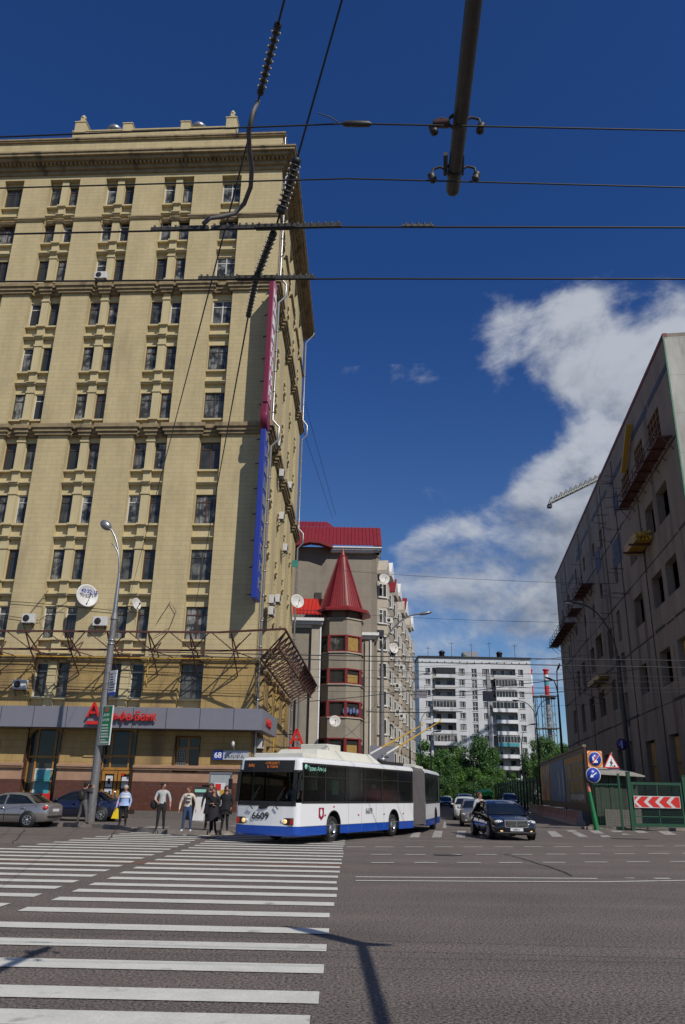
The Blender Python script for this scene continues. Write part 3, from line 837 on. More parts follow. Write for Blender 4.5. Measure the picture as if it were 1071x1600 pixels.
q = MB(); q.tube([(-7.44, .16, 1.0), (-7.44, .1, 1.05), (-7.44, .1, 1.5), (-7.44, .16, 1.55)], .02, 6); q.build('door_handle', M['chrome'], f2)
wn = MB(); wn.box(-4.25, .30, 2.6, -4.17, .38, 4.52); wn.box(-2.93, .3, 2.6, -2.85, .38, 4.52); wn.box(-3.62, .28, 2.6, -3.5, .39, 4.52); wn.box(-4.17, .3, 3.86, -3.62, .38, 3.96); wn.box(-3.5, .3, 3.86, -2.93, .38, 3.96); wn.box(-4.17, .3, 2.6, -3.62, .38, 2.68); wn.box(-3.5, .3, 2.6, -2.93, .38, 2.68); wn.box(-4.17, .3, 4.44, -3.62, .38, 4.52); wn.box(-3.5, .3, 4.44, -2.93, .38, 4.52)
w_ = wn.build('street_window', M['wood'], B)
q = MB(); q.quad(Pf(-4.2, 2.6, .34), Pf(-2.9, 2.6, .34), Pf(-2.9, 4.5, .34), Pf(-4.2, 4.5, .34)); q.build('pane', M['glassd'], w_)
q = MB()
for i in range(6): q.bar((-4.15 + i * .1, .25, 2.65), (-4.15 + i * .1, .25, 3.85), .012)
for i in range(9): q.bar((-4.17, .25, 2.7 + i * .14), (-3.63, .25, 2.7 + i * .14), .012)
q.build('window_grille', M['wframe'], w_)
for (a, b) in ((-17.2, -15.3),):
    q = MB(); q.quad(Pf(a - .1, .25, .4), Pf(b + .1, .25, .4), Pf(b + .1, 4.9, .4), Pf(a - .1, 4.9, .4)); q.build('pane', M['glassd'], B)
q = MB()
for a, b in ((3, 5), (8, 10), (13, 15)): q.quad(Ps(a, 2.9, .28), Ps(b, 2.9, .28), Ps(b, 4.5, .28), Ps(a, 4.5, .28))
q.build('pane', M['glassd'], B)
# downpipes
def pipe(us, P, dd, zt, nm='downpipe'):
    mb = MB()
    mb.tube([P(us, zt + .35, -1.05), P(us, zt + .1, -1.0), P(us, zt - .8, dd), P(us, 35.9, dd), P(us, 35.3, dd - .45), P(us, 34.3, dd - .45), P(us, 33.8, dd), P(us, 24.7, dd), P(us, 24.2, dd - .45), P(us, 23.3, dd - .45), P(us, 22.8, dd), P(us, .5, dd)], .085, 10)
    z = 2.0
    while z < zt - 2:
        if not (33 < z < 36.4 or 22 < z < 25.2): mb.lathe([(.085, -.05), (.115, -.04), (.115, .04), (.085, .05)], 10, P(us, z, dd))
        z += 1.55
    mb.build(nm, M['galv'], B)
pipe(.55, Ps, -.2, 45.6)
pipe(SLEN - .2, Ps, -.25, 45.4)
mb = MB(); mb.tube([Pf(.12, 47.9, -.15), Pf(.12, 46.5, -.05)], .07, 8); mb.build('downpipe', M['galv'], B)
# ------------------------------------------------------------------ things fixed to the cream block
def on_wall(name, label, cat, u, z, d, group=None):
    return thing(name, label, cat, bw(u, z, d), BRZ, group)
# grey fascia with the bank's name, running round the corner
S = on_wall('shop_sign', 'long grey fascia band with red raised lettering over the bank windows', 'sign', 0, 0, 0)
fb = MB()
fo = 1.15
ins = [(LEFT, -fo), (.78, -fo), (.78, 5.0), (.3, 5.0), (.3, .05), (LEFT, .05)]
fb.prism([(p[0], p[1]) for p in ins][:3] + [(.3, 5.0), (.3, .05), (LEFT, .05)], lambda p: Vector((p[0], p[1], 4.86)), lambda p: Vector((p[0], p[1], 6.0)))
fb.build('fascia', M['signgrey'], S)
sf = MB()
for i in range(9): sf.box(-16 + i * 1.9 - .03, -fo - .004, 4.87, -16 + i * 1.9 + .0, -fo, 5.99)
sf.build('panel_joint', M['dark'], S)
RX = (R(90), 0, 0)
text('lettering', 'Альфа-Банк', .66, M['red'], S, (-8.15, -fo - .16, 5.27), RX, .05, sx=.80, bold=.012).hide_render = False
lg = MB()
for p0, p1 in (((-9.05, 5.42), (-8.72, 6.2)), ((-8.72, 6.2), (-8.38, 5.42))): lg.bar((p0[0], -fo - .16, p0[1]), (p1[0], -fo - .16, p1[1]), .10, .17, up=(0, 1, 0))
lg.box(-8.95, -fo - .2, 5.6, -8.48, -fo - .1, 5.72)
lg.box(-9.08, -fo - .2, 5.02, -8.34, -fo - .1, 5.2)
lg.build('logo', M['red'], S)
text('side_lettering', 'Альфа', .6, M['red'], S, (.80 + .03, .3, 5.2), (R(90), 0, R(90)), .03, bold=.01)
# red logo sign standing out of the side wall
S2 = on_wall('shop_sign', 'small red letter logo sign projecting from the side wall beyond the grey fascia', 'sign', .9, 0, 7.2)
q = MB(); 
for p0, p1 in (((-.38, .0), (0, .95)), ((0, .95), (.38, .0))): q.bar((p0[0] + .9, 0, 4.6 + p0[1]), (p1[0] + .9, 0, 4.6 + p1[1]), .16, .2, up=(0, 1, 0))
q.box(.62, -.06, 4.82, 1.18, .06, 4.96); q.box(.46, -.06, 4.22, 1.34, .06, 4.42); q.build('logo', M['red'], S2)
q = MB(); q.bar((-.9, .1, 5.2), (.9, .1, 5.2), .06); q.bar((-.9, .1, 4.4), (.9, .1, 4.4), .06); q.build('bracket', M['dark'], S2)
# blade signs at the corner
def blade(label, z0, z1, m, letters, wd, lab):
    t = on_wall('blade_sign', label, 'sign', 0, 0, 0, 'tall vertical signs standing out from the corner')
    a = MB(); a.box(-.16, -1.67, z0, .16, -.35, z1); a.build('panel', m, t, bevel=.02)
    fc = MB(); fc.quad((.165, -1.62, z0 + .08), (.165, -.40, z0 + .08), (.165, -.40, z1 - .08), (.165, -1.62, z1 - .08)); fc.build('sign_face', wd, t)
    lt = MB(); z = z0 + .6
    rr = random.Random(5)
    while z < z1 - .7:
        lt.box(.168, -1.45, z, .20, -1.3, z + .7); lt.box(.168, -.75, z, .20, -.6, z + .7); lt.box(.168, -1.3, z + rr.choice((.0, .28, .56)), .20, -.75, z + .14 + rr.choice((.0, .28, .56)))
        z += 1.05
    lt.build('lettering', letters, t)
    br = MB(); z = z0 + .5
    while z < z1: br.bar((-.62, -.3, z), (-.1, -.5, z), .06); br.bar((0, -.4, z + .1), (0, .1, z + .1), .07); z += 1.7
    br.build('bracket', M['dark'], t)
    return t
b1_ = blade('tall maroon vertical sign projecting high on the corner of the cream block', 24.9, 34.4, M['maroon'], M['white'], mat('pink_sign_face', (.45, .16, .25), .5, var=.05), 0)
q = MB(); q.box(-.22, -1.75, 23.9, .18, -1.0, 24.75)
q.lathe([(0.0, -.24), (.75, -.24), (.75, .2), (0, .2)], 20, (0, -1.05, 23.9), (1, 0, 0)); q.build('round_emblem', M['maroon'], b1_, bevel=.03)
b2_ = blade('tall blue vertical sign projecting from the corner below the maroon one', 12.2, 23.0, M['blue'], M['signgrey'], M['blue'], 0)
# air conditioners
def aircon(label, u, z, side=False, w=.8, h=.55, slots=True):
    if side: p = BC + BR @ Ps(u, z, -.08); rz = BRZ + R(90)
    else: p = bw(u, z, -.02); rz = BRZ
    t = thing('air_conditioner', label, 'air conditioner', p, rz, 'air conditioner units on the cream block')
    a = MB(); a.box(-w / 2, -.45, 0, w / 2, -.12, h); a.build('casing', M['wframe'], t, bevel=.02)
    f = MB(); f.lathe([(.0, 0), (.2, 0), (.2, .02), (.17, .03), (0, .02)], 16, (-w * .14, -.452, h / 2), (0, -1, 0)); f.build('fan_grille', M['dark'], t)
    k = MB()
    k.bar((-w * .35, -.2, -.035), (w * .35, -.2, -.035), .03)
    for x in (-w * .35, w * .35): k.bar((x, 0, -.03), (x, -.45, -.03), .04); k.bar((x, 0, -.35), (x, -.42, -.04), .03)
    k.build('bracket', M['dark'], t)
    return t
aircon('air conditioner at the left edge under the lowest arched bay, just above the grey fascia', -13.65, 7.0)
aircon('air conditioner left of the paired window behind the rusty awning frame, below the large dish', -13.75, 10.9, w=.75)
aircon('air conditioner between the two columns of paired windows, left of the lamp post top', -9.35, 10.75, w=.85)
aircon('air conditioner hung just above the upper string course, under a high paired window', -12.4, 34.85 + .55, w=.9)
for i, (u, z, lb) in enumerate(((3.2, 23.9, 'highest air conditioner on the side wall, beside the corner downpipe'), (6.2, 22.9, 'air conditioner on the side wall second from the corner downpipe, high up'), (12.3, 24.4, 'air conditioner on the side wall high beside the far downpipe'),
    (7.5, 20.1, 'air conditioner on the side wall under the lower of the high pair'), (11.0, 18.8, 'air conditioner on the side wall nearest the far downpipe, mid height'),
    (3.9, 13.1, 'upper of two stacked air conditioners low on the side wall'), (3.9, 12.35, 'lower of two stacked air conditioners low on the side wall'), (7.4, 14.0, 'air conditioner right of the two stacked ones on the side wall'), (1.6, 4.0, 'air conditioner under the end of the grey fascia, above the roof of the bus'))):
    aircon(lb, u, z, True)
# satellite dishes
def dish(label, p, rad, rz, tilt, m, group=None):
    t = thing('satellite_dish', label, 'satellite dish', p, rz, group)
    a = MB(); prof = [(rad * i / 8, rad * .28 * (i / 8) ** 2) for i in range(9)]
    a.lathe(prof + [(rad * 1.0, rad * .26)] + [(r_, z_ - .015) for r_, z_ in prof[::-1]], 24, (0, -.45, 0), (0, -math.cos(tilt), math.sin(tilt)))
    a.build('reflector', m, t)
    k = MB(); k.bar((0, 0, -.25), (0, -.42, -.05), .05); k.bar((0, 0, .1), (0, -.42, 0), .04); ax = Vector((0, -math.cos(tilt), math.sin(tilt))); c = Vector((0, -.45, 0))
    k.bar(c + Vector((0, 0, -rad * .9)) + ax * .25 * rad, c + ax * rad * .95 + Vector((0, 0, -.1)), .03); k.ell(c + ax * rad * .95 + Vector((0, 0, -.06)), .06); k.build('bracket', M['dark'], t)
    return t
d1 = dish('large white satellite dish with blue numerals above the rusty awning frame', bw(-10.75, 12.55, -.05), .70, BRZ + R(46), R(6), M['wframe'])
text('numerals', '42·22·15', .30, M['blue'], d1, (-.45, -.70, .16), RX, .004, bold=.012)
dish('small white satellite dish between paired windows, right of the lamp post', bw(-7.75, 12.1, -.05), .36, BRZ + R(62), R(10), M['wframe'])
dish('white satellite dish at the far end of the side wall beside the red roof', BC + BR @ Ps(SLEN - 1.8, 17.3, -.3), .62, BRZ + R(30), R(8), M['wframe'])
q = MB(); q.box(-.05, -.12, 0, .45, -.02, .6); o = q.build('wall_box', mat('teal', (.02, .2, .16), .6)); o.location = BC + BR @ Ps(SLEN - 3, 20.2, -.1); tag(o, 'small teal box high on the side wall next to the far downpipe', 'box')
# street name plates
t = on_wall('street_name_sign', 'blue house number 68 plate and white street name plate above the bus', 'sign', -1.75, 3.55, -.18)
q = MB(); q.box(-.27, -.04, -.25, .27, .10, .25); q.build('number_plate', M['signblue'], t); text('number', '68', .42, M['white'], t, (0, -.045, -.15), RX, .004, 'CENTER', bold=.008)
q = MB(); q.box(.29, -.03, -.25, 1.72, .09, .25); q.build('name_plate', mat('plate_white', (.42, .43, .47), .5, var=.05), t)
text('street_name', 'ПРОСПЕКТ', .15, M['blue'], t, (1.0, -.034, .06), RX, .003, 'CENTER'); text('street_name', 'МИРА', .26, M['dark'], t, (1.02, -.034, -.17), RX, .003, 'CENTER', sx=1.2)
q = MB(); q.bar((.9, 0, .3), (.9, -.5, .5), .05); q.lathe([(.05, 0), (.09, .05), (.09, .2), (.02, .28)], 8, (.9, -.5, .45)); q.build('lamp', M['wframe'], t)
# information board and ticket machine at the foot of the wall
t = thing('information_board', 'pale metal framed poster board against the granite plinth beside the bus front', 'board', bw(-1.4, .12, -.75), BRZ)
q = MB(); q.box(-.62, -.04, 0, -.55, .06, 2.5); q.box(.55, -.04, 0, .62, .06, 2.5); q.box(-.55, -.03, 2.4, .55, .05, 2.5); q.box(-.55, -.03, .75, .55, .05, .82); q.build('frame', M['galv'], t)
q = MB(); q.box(-.55, 0, .82, .55, .03, 2.4); q.build('panel', mat('board_grey', (.33, .36, .36), .4, var=.1), t)
q = MB(); q.box(-.3, -.012, 1.3, .28, 0, 1.95); q.build('poster', M['paper'], t); q = MB(); q.box(-.26, -.02, 1.55, .05, -.013, 1.9); q.build('poster_patch', M['red'], t)
q = MB(); q.box(.0, -.022, 1.35, .24, -.014, 1.6); q.build('poster_patch', M['yellow'], t)
t = thing('ticket_machine', 'slim slanted pale terminal with a dark screen on the pavement beside the poster board', 'terminal', bw(-2.4, .12, -.9), BRZ)
q = MB(); q.hexa([(-.3, -.35, 0), (.3, -.35, 0), (.3, .25, 0), (-.3, .25, 0), (-.2, -.05, 1.35), (.3, -.05, 1.35), (.3, .25, 1.35), (-.2, .25, 1.35)]); q.build('cabinet', M['wframe'], t, bevel=.02)
q = MB(); q.hexa([(-.34, -.2, 1.35), (.34, -.2, 1.35), (.34, .25, 1.35), (-.34, .25, 1.35), (-.34, .0, 1.72), (.34, .0, 1.72), (.34, .25, 1.72), (-.34, .25, 1.72)]); q.build('head', M['dark'], t, bevel=.02)
q = MB(); q.box(-.3, -.16, 1.45, .3, -.13, 1.6); q.build('screen', M['mint'], t)

# rusty steel frame of an awning that runs along the front and round the corner
T = thing('awning_frame', 'bare rust-red steel awning frame along the second storey and round the corner', 'awning frame', BC, BRZ)
zo, zi = 9.95, 8.95
pf = -2.7
co_out = [(LEFT, pf), (-1.6, pf - .1), (2.2, -3.9), (1.9, 20.0)]
q = MB()
for z in (zo,):
    for a, b in zip(co_out[:-1], co_out[1:]): q.bar((*a, z), (*b, z), .10, .10)
q.bar((LEFT, pf + .9, zi + .15), (-1.6, pf + .9, zi + .15), .10); q.bar((LEFT, -.1, zi), (-.2, -.1, zi), .12); q.bar((-1.6, pf + .9, zi + .15), (1.9, -2.6, zi + .1), .09); q.bar((1.8, -2.6, zi + .1), (1.4, 20, zi + .1), .09)
q.bar((.35, 0, zi), (-.3, 20, zi), .10)
q.build('chord', M['rust'], T)
u = -31.5
k = 0
while u < -.5:
    q = MB(); q.bar((u, -.05, zi + .0), (u, pf, zo), .06); q.bar((u, -.05, zi - 1.0), (u, pf + .9, zi + .15), .06); q.bar((u, pf + .9, zi + .15), (u, pf, zo), .06)
    q.bar((u, -.05, zi + .9), (u, pf + .9, zi + .15), .05)
    q.bar((u, pf + .9, zi + .15), (u + 1.1, pf, zo), .045); q.bar((u, pf + .9, zi + .15), (u - 1.1, pf, zo), .045)
    q.bar((u, pf + .9, zi + .15), (u + .9, -.05, zi), .045)
    q.build('truss', M['rust'], T); u += 2.35
for i in range(16):
    v = -3.2 + i * 1.5
    xo = 2.2 - .3 * (v + 3.9) / 23.9
    q = MB(); a_ = (.35 - .0333 * max(v, 0), max(v, -.1), zi); q.bar(a_, (xo, v, zo), .06); q.bar((xo - .5, v, zi + .1), (xo, v, zo), .05)
    q.bar((a_[0], a_[1], zi - .8), (xo - .5, v, zi + .1), .05); q.bar((xo - .5, v, zi + .1), (xo, v + 1.5, zo), .05); q.bar(a_, (xo - .4, v + 1.4, zi + .12), .045); q.bar((xo, v, zo), (a_[0], a_[1] + 1.5, zi), .045)
    q.build('truss', M['rust'], T)
q = MB()
q.hexa([(1.5, 9, zi + .14), (2.0, 9, zo + .02), (1.9, 20, zo + .02), (1.4, 20, zi + .14), (1.5, 9, zi + .17), (2.0, 9, zo + .05), (1.9, 20, zo + .05), (1.4, 20, zi + .17)]); q.build('cover_sheet', M['rust'], T)
q = MB(); q.tube([bw(LEFT, 9.12, -.35), bw(-6.2, 8.86, -.35), bw(-.1, 8.86, -.35)], .035, 6); q.tube([bw(-6.2, 8.86, -.35), bw(-6.2, 7.2, -.35)], .04, 6)
tag(q.build('gas_pipe', M['yellow']), 'thin yellow gas pipe running along the second storey below the rusty frame', 'pipe')
q = MB(); q.tube([BC + BR @ Ps(9.0, 9.0, -.35), BC + BR @ Ps(9.0, 3.2, -.35)], .05, 6); tag(q.build('gas_pipe', M['yellow']), 'yellow vertical gas pipe on the side wall above the red logo', 'pipe')
# loose wires and stubs on the facade
cbs = [((-19, 11.9), (-13.2, 11.1), (-11.6, 12.3)), ((-19, 12.5), (-14, 12.2), (-7, 11.6)), ((-14.2, 11.0), (-13.0, 12.8), (-12.9, 13.0)), ((-22, 7.9), (-10, 8.3), (-1, 7.9)), ((-22, 7.3), (-12, 7.25), (0, 6.9)), ((-6, 11.0), (-5.3, 12.3), (-4.9, 11.7)), ((-6.1, 10.2), (-5.2, 10.7), (-4.9, 11.7))]
for i, pts in enumerate(cbs):
    q = MB(); q.tube([bw(a, b, -.12) for a, b in pts], .018, 5, cap=False)
    tag(q.build('cable', M['wire']), ['black cable drooping on the wall left of the large dish', 'black cable strung under the large dish across to the lamp post', 'short bent cable rising beside the dish', 'upper loose cable along the second storey behind the lamp post', 'lower loose cable along the second storey above the fascia', 'bent wire on the pier right of the lamp post, upper arm', 'bent wire on the pier right of the lamp post, lower arm'][i], 'cable')

# ------------------------------------------------------------------ trolley wires over the crossing
def near(px, py, z): return gz(px, py, z)
WZ = 6.0
labs = ['uppermost contact wire crossing the sky, at the level of the roof posts', 'second contact wire from the top, through the end clamps of the bracket arm', 'third contact wire, carrying the long jointed section insulator', 'fourth and lowest near contact wire, crossing the top of the maroon sign']
wy = []
for i, (yl, ym, yr) in enumerate(((214, 193, 204), (294, 279, 293), (366, 354.5, 355.5), (440, 435.5, 436))):
    a = near(0, yl, WZ); b = near(545, ym, WZ); c = near(1071, yr, WZ)
    wy.append((a, b, c))
    def ext(p, q, t): return p + (q - p) * t
    q = MB(); q.tube([ext(b, a, 14) + Vector((0, 0, .25)), ext(b, a, 5), a, b, c, ext(b, c, 5), ext(b, c, 14) + Vector((0, 0, .25))], .0058 if i < 2 else .0078, 6, cap=False)
    tag(q.build('contact_wire', M['wire']), labs[i], 'wire', 'trolley wires crossing overhead')
def onw(i, px):
    a, b, c = wy[i]
    # point of wire i under photo column px
    lo, hi = -4.0, 4.0
    for _ in range(40):
        m_ = (lo + hi) / 2
        p = b + (c - b) * m_ if m_ > 0 else b + (a - b) * (-m_)
        q = CM.transposed() @ (p - Vector((0, 0, EYE)))
        if 535.5 + F_PX * q.x / q.y < px: lo = m_
        else: hi = m_
    return p
def sec(i, segs, label):
    t = thing('section_insulator', label, 'insulator', onw(i, segs[0][0]))
    o_ = Vector(t.location)
    for (x0, x1, w, h, m) in segs:
        a = onw(i, x0) - o_; b = onw(i, x1) - o_; q = MB(); up = Vector((0, 0, h / 2))
        q.bar(a + up, b + up, w, h)
        k = int((b - a).length / .05)
        for j in range(k):
            p = a.lerp(b, (j + .5) / k); q.lathe([(.010, -w * .6), (.010, w * .6)], 6, p + Vector((0, 0, h * .6)), (0, 1, 0)); 
            if w < .03: q.lathe([(.009, h * .9), (.011, h + .02), (0, h + .022)], 6, p)
        q.build('insulator_bar', m, t)
dm = mat('old_insulator', (.035, .032, .026), .5, var=.4, scale=30)
sec(2, [(236, 280, .022, .03, dm), (279, 326, .032, .035, dm), (330, 410, .024, .035, dm), (400, 462, .05, .03, dm), (460, 534, .024, .035, dm)], 'long jointed section insulator on the third contact wire')
sec(2, [(629, 678, .022, .022, dm)], 'short insulator bar alone on the third contact wire against blue sky')
sec(3, [(310, 375, .022, .035, dm), (370, 430, .05, .03, dm), (428, 492, .022, .035, dm)], 'section insulator on the lowest near contact wire above the maroon sign')
t = thing('wire_joint', 'cigar-shaped joint with a curled loose end on the uppermost contact wire', 'wire joint', onw(0, 557)); o_ = Vector(t.location)
q = MB(); a = onw(0, 535) - o_; b = onw(0, 581) - o_; q.tube([a, a.lerp(b, .1), a.lerp(b, .5), a.lerp(b, .9), b], [.008, .020, .022, .020, .008], 8); q.build('sleeve', dm, t)
q = MB(); c_ = onw(0, 530) - o_; e_ = onw(0, 497) - o_
q.tube([a, c_ + Vector((0, 0, .006)), c_.lerp(e_, .4) + Vector((0, -.03, .03)), e_ + Vector((0, -.05, .05))], .004, 5); q.build('loose_end', M['wire'], t)
# bracket arm overhead with its clamps; the mast stands behind the photographer
def bracket_arm(label, xe, ye, z, x_b, y_b, lamp=False):
    t = thing('bracket_arm_mast', label, 'mast', (x_b, y_b, 0))
    o_ = Vector((x_b, y_b, 0))
    m_ = MB(); m_.tube([(0, 0, 0), (0, 0, 3), (0, 0, z + 1.6)], [.15, .13, .10], 12); m_.build('mast', M['pole'], t)
    q = MB(); e = Vector((xe, ye, z)) - o_; s = Vector((0, 0, z)); q.tube([s, e], .052, 12); q.ell(e, .052, 10, 6); q.build('arm', mat('arm_steel', (.04, .036, .032), .5, var=.3, scale=14), t)
    q = MB(); q.tube([(0, 0, z + 1.5), s.lerp(e, .7)], .012, 6); q.build('stay', M['wire'], t)
    return t, s, e, o_
e_ = near(708, 296, 6.08); s_ = near(741, 0, 6.08)
dirn = (e_ - s_).normalized()
base = e_ - dirn * 9.5
t, s, e, o_ = bracket_arm('dark steel bracket arm reaching overhead from a mast behind the camera, with two wire clamps', e_.x, e_.y, 6.08, base.x, base.y)
def clamp(p, side):
    q = MB()
    dv = Vector((dirn.y, -dirn.x, 0))
    q.lathe([(.060, -.018), (.066, -.01), (.066, .01), (.060, .018)], 12, p, dirn)
    for sgn in (-1, 1):
        q.tube([p + dv * .05 * sgn, p + dv * .10 * sgn + Vector((0, 0, .035)), p + dv * .155 * sgn + Vector((0, 0, .015)), p + dv * .165 * sgn + Vector((0, 0, -.05))], .010, 6)
        c = p + dv * .165 * sgn + Vector((0, 0, -.055))
        q.lathe([(.008, -.05), (.026, -.045), (.03, -.02), (.02, -.015), (.028, 0), (.028, .02), (.012, .035)], 10, c, (Vector((0, 0, 1)) + dv * .3 * sgn))
    return q.build('wire_clamp', dm, t)
clamp(near(714, 190, 6.08) - o_, 1); clamp(near(709.5, 266, 6.08) - o_, 1)
q = MB(); pa = near(709.5, 240, 6.08) - o_; pb = near(709, 272, 6.08) - o_
dv = Vector((dirn.y, -dirn.x, 0))
for sgn in (-1, 1): q.bar(pa + dv * .06 * sgn, pb + dv * .06 * sgn, .03, .03)
q.build('clamp_rail', dm, t)
q = MB(); c_ = near(690, 193, 6.05) - o_; q.tube([c_ + dv * .05, c_ - dv * .05], [.034, .028], 10); q.build('insulator', mat('red_insulator', (.06, .02, .015), .4), t)
# the twin arm to the right, out of frame, whose shadow falls on the crossing
sh = gz(566, 1478); z2 = 6.2
e2 = Vector((sh.x + .66 * z2, sh.y - .84 * z2, z2)); base2 = e2 - Vector((-.02, 1, 0)) * 9
t2 = thing('street_lamp', 'street lamp with a long arm standing right of the camera', 'street lamp', (base2.x, base2.y, 0))
q = MB(); q.tube([(0, 0, 0), (0, 0, z2 + .3)], [.16, .11], 12); q.build('pole', M['pole'], t2)
q = MB(); q.tube([(0, 0, z2), e2 - base2.xy.to_3d()], .06, 10); q.build('arm', M['pole'], t2)
q = MB(); c_ = e2 - base2.xy.to_3d(); q.tube([c_ + Vector((-.98, 1.30, 0)), c_ + Vector((-.75, 1.05, 0)), c_ + Vector((-.35, .55, 0)), c_ + Vector((-.02, .12, 0)), c_ + Vector((.22, .10, 0)), c_ + Vector((.36, .10, 0))], [.04, .12, .13, .12, .07, .03], 10); q.build('lamp_head', M['pole'], t2)
# span wires with ribbed insulators
def ribbed(a, b, r, label, group='ribbed strain insulators'):
    t = thing('strain_insulator', label, 'insulator', a, 0, group)
    d = b - a; q = MB(); q.tube([Vector((0, 0, 0)), d], r * .5, 8)
    n_ = 9
    for i in range(n_):
        p = d * ((i + .8) / (n_ + .6)); q.lathe([(r * .5, -.012), (r, -.004), (r, .004), (r * .5, .012)], 12, p, d)
    q.build('ribbed_body', dm, t)
    w = MB()
    sd = d.cross(Vector((0, 0, 1))).normalized()
    for i in range(n_):
        p = d * ((i + .8) / (n_ + .6))
        for sgn in (-1, 1): w.ell(p + sd * r * sgn, (r * .28, r * .28, r * .28), 8, 5)
    w.build('porcelain_rim', mat('porcelain', (.5, .47, .42), .25, var=.1), t)
    for p in (Vector((0, 0, 0)), d): MB().lathe([(r * .5, -.03), (r * .95, -.02), (r * .95, .02), (r * .5, .03)], 8, p, d).build('end_fitting', M['dark'], t)
fA = bw(-7.9, 12.05, -.1)
A0 = near(455, -40, 6.9)
LA = [A0, near(441, 38, 6.88), near(412, 165, 6.8), near(378, 300, 6.8)]
def lin(px, py, a, b):   # point of segment a-b seen nearest to the photo point
    best = None
    for i in range(401):
        p = a.lerp(b, i / 400); v = CM.transposed() @ (p - Vector((0, 0, EYE)))
        if v.y <= 0: continue
        dd = (535.5 + F_PX * v.x / v.y - px) ** 2 + (800 - F_PX * v.z / v.y - py) ** 2
        if best is None or dd < best[0]: best = (dd, p)
    return best[1]
q = MB(); q.tube([A0, fA], .0085, 6, cap=False); q.tube([A0 + (A0 - fA).normalized() * 6, A0], .0085, 6, cap=False); tag(q.build('span_wire', M['wire']), 'left span wire falling from the top edge down to the small dish', 'wire', 'span wires running back to the facade')
ribbed(lin(440, 42, A0, fA), lin(411, 150, A0, fA), .030, 'topmost ribbed insulator with white rims against the dark blue sky')
J = lin(409, 155, A0, fA)
q = MB(); q.tube([J, near(396, 175, 6.6), near(389, 205, 6.5), near(390, 235, 6.45), near(394, 262, 6.4), near(392, 292, 6.35), near(382, 318, 6.3), near(366, 334, 6.2), near(345, 339, 6.13), near(328, 341, 6.1), near(318, 350, 6.04)], .019, 8)
tag(q.build('feeder_cable', mat('grey_cable', (.09, .085, .085), .6)), 'thick grey feeder cable looping from the upper insulator down to the third wire', 'cable')
k = [near(537, -8, 7.3), near(466, 243, 6.55), near(432, 353, 6.1), near(401, 434, 6.08), near(388, 495, 6.2)]
fB = bw(-3.9, 10.6, -.1)
q = MB(); q.tube([k[0] + (k[0] - k[1]) * 2] + k + [fB], .0085, 6, cap=False); tag(q.build('span_wire', M['wire']), 'right span wire from the top edge through three ribbed insulators to the facade', 'wire', 'span wires running back to the facade')
ribbed(k[1].lerp(k[2], .08), k[1].lerp(k[2], .78), .040, 'ribbed insulator in front of the building corner, above the third wire')
ribbed(k[2].lerp(k[3], .15), k[2].lerp(k[3], .95), .034, 'ribbed insulator strung between the third and fourth wires')
ribbed(k[3].lerp(k[4], .1), k[3].lerp(k[4], .95), .028, 'lowest ribbed insulator, hanging below the fourth wire')
# ------------------------------------------------------------------ articulated trolleybus
def along(o, pts_n):
    return pts_n
def rounded_front(L_, w=1.25, r=.22, bulge=.10):
    """plan outline, x forward, from the rear right corner round the front to the rear left corner"""
    pts = [(-L_, -w)]
    pts += [(-r, -w)]
    for i in range(1, 5):
        a = R(90) * i / 5; pts.append((-r + r * math.sin(a) * 1.0, -w + r - r * math.cos(a)))
    for i in range(0, 7):
        y = -w + r + (2 * w - 2 * r) * i / 6; pts.append((bulge * (1 - (y / (w - r)) ** 2), y))
    for i in range(4, 0, -1):
        a = R(90) * i / 5; pts.append((-r + r * math.sin(a), w - r + r * math.cos(a)))
    pts += [(-r, w), (-L_, w)]
    return pts
def shell(mb, plan, levels, cap=True, close=True):
    """levels: (z, inset, lean) rings joined upward"""
    n = len(plan); rings = []
    for z, ins, lean in levels:
        ring = []
        for x, y in plan:
            sx = x - (lean if x > -.5 else 0) - (ins if x > -.5 else -ins * 0); sy = y - math.copysign(min(ins, abs(y)), y)
            ring.append(Vector((sx, sy, z)))
        rings.append(ring)
    for k in range(len(rings) - 1):
        vs = rings[k] + rings[k + 1]
        m_ = n if close else n - 1
        mb.add(vs, [(i, (i + 1) % n, n + (i + 1) % n, n + i) for i in range(m_)])
    if cap: mb.poly(rings[-1])
def side_panel(mb, x0, x1, z0, z1, y, t=.02):
    mb.box(x0, min(y, y + t), z0, x1, max(y, y + t), z1)
bus = thing('trolleybus', 'white articulated trolleybus with blue skirt turning at the crossing, poles raised', 'trolleybus', (0, 0, 0))
LS = 10.9
FC = Vector((-0.0, 0, 0))
BS = 0.94
front_l = at(466, 1250, 28.3); front_l.z = 0
mid_l = at(646, 1250, 37.2); mid_l.z = 0
hd = (front_l - mid_l).normalized(); left = Vector((-hd.y, hd.x, 0))
LS = (front_l - mid_l).length / BS
bus.scale = (BS, 1.04, BS)
bus.location = front_l - left * 1.25 * 1.04 + Vector((0, 0, 0)); bus.rotation_euler = (0, 0, math.atan2(hd.y, hd.x))
plan = rounded_front(LS)
def arch_holes(xs, L_):
    return xs
WA = [(-2.75, .56), (-8.45 if LS > 10 else -8.0, .56)]
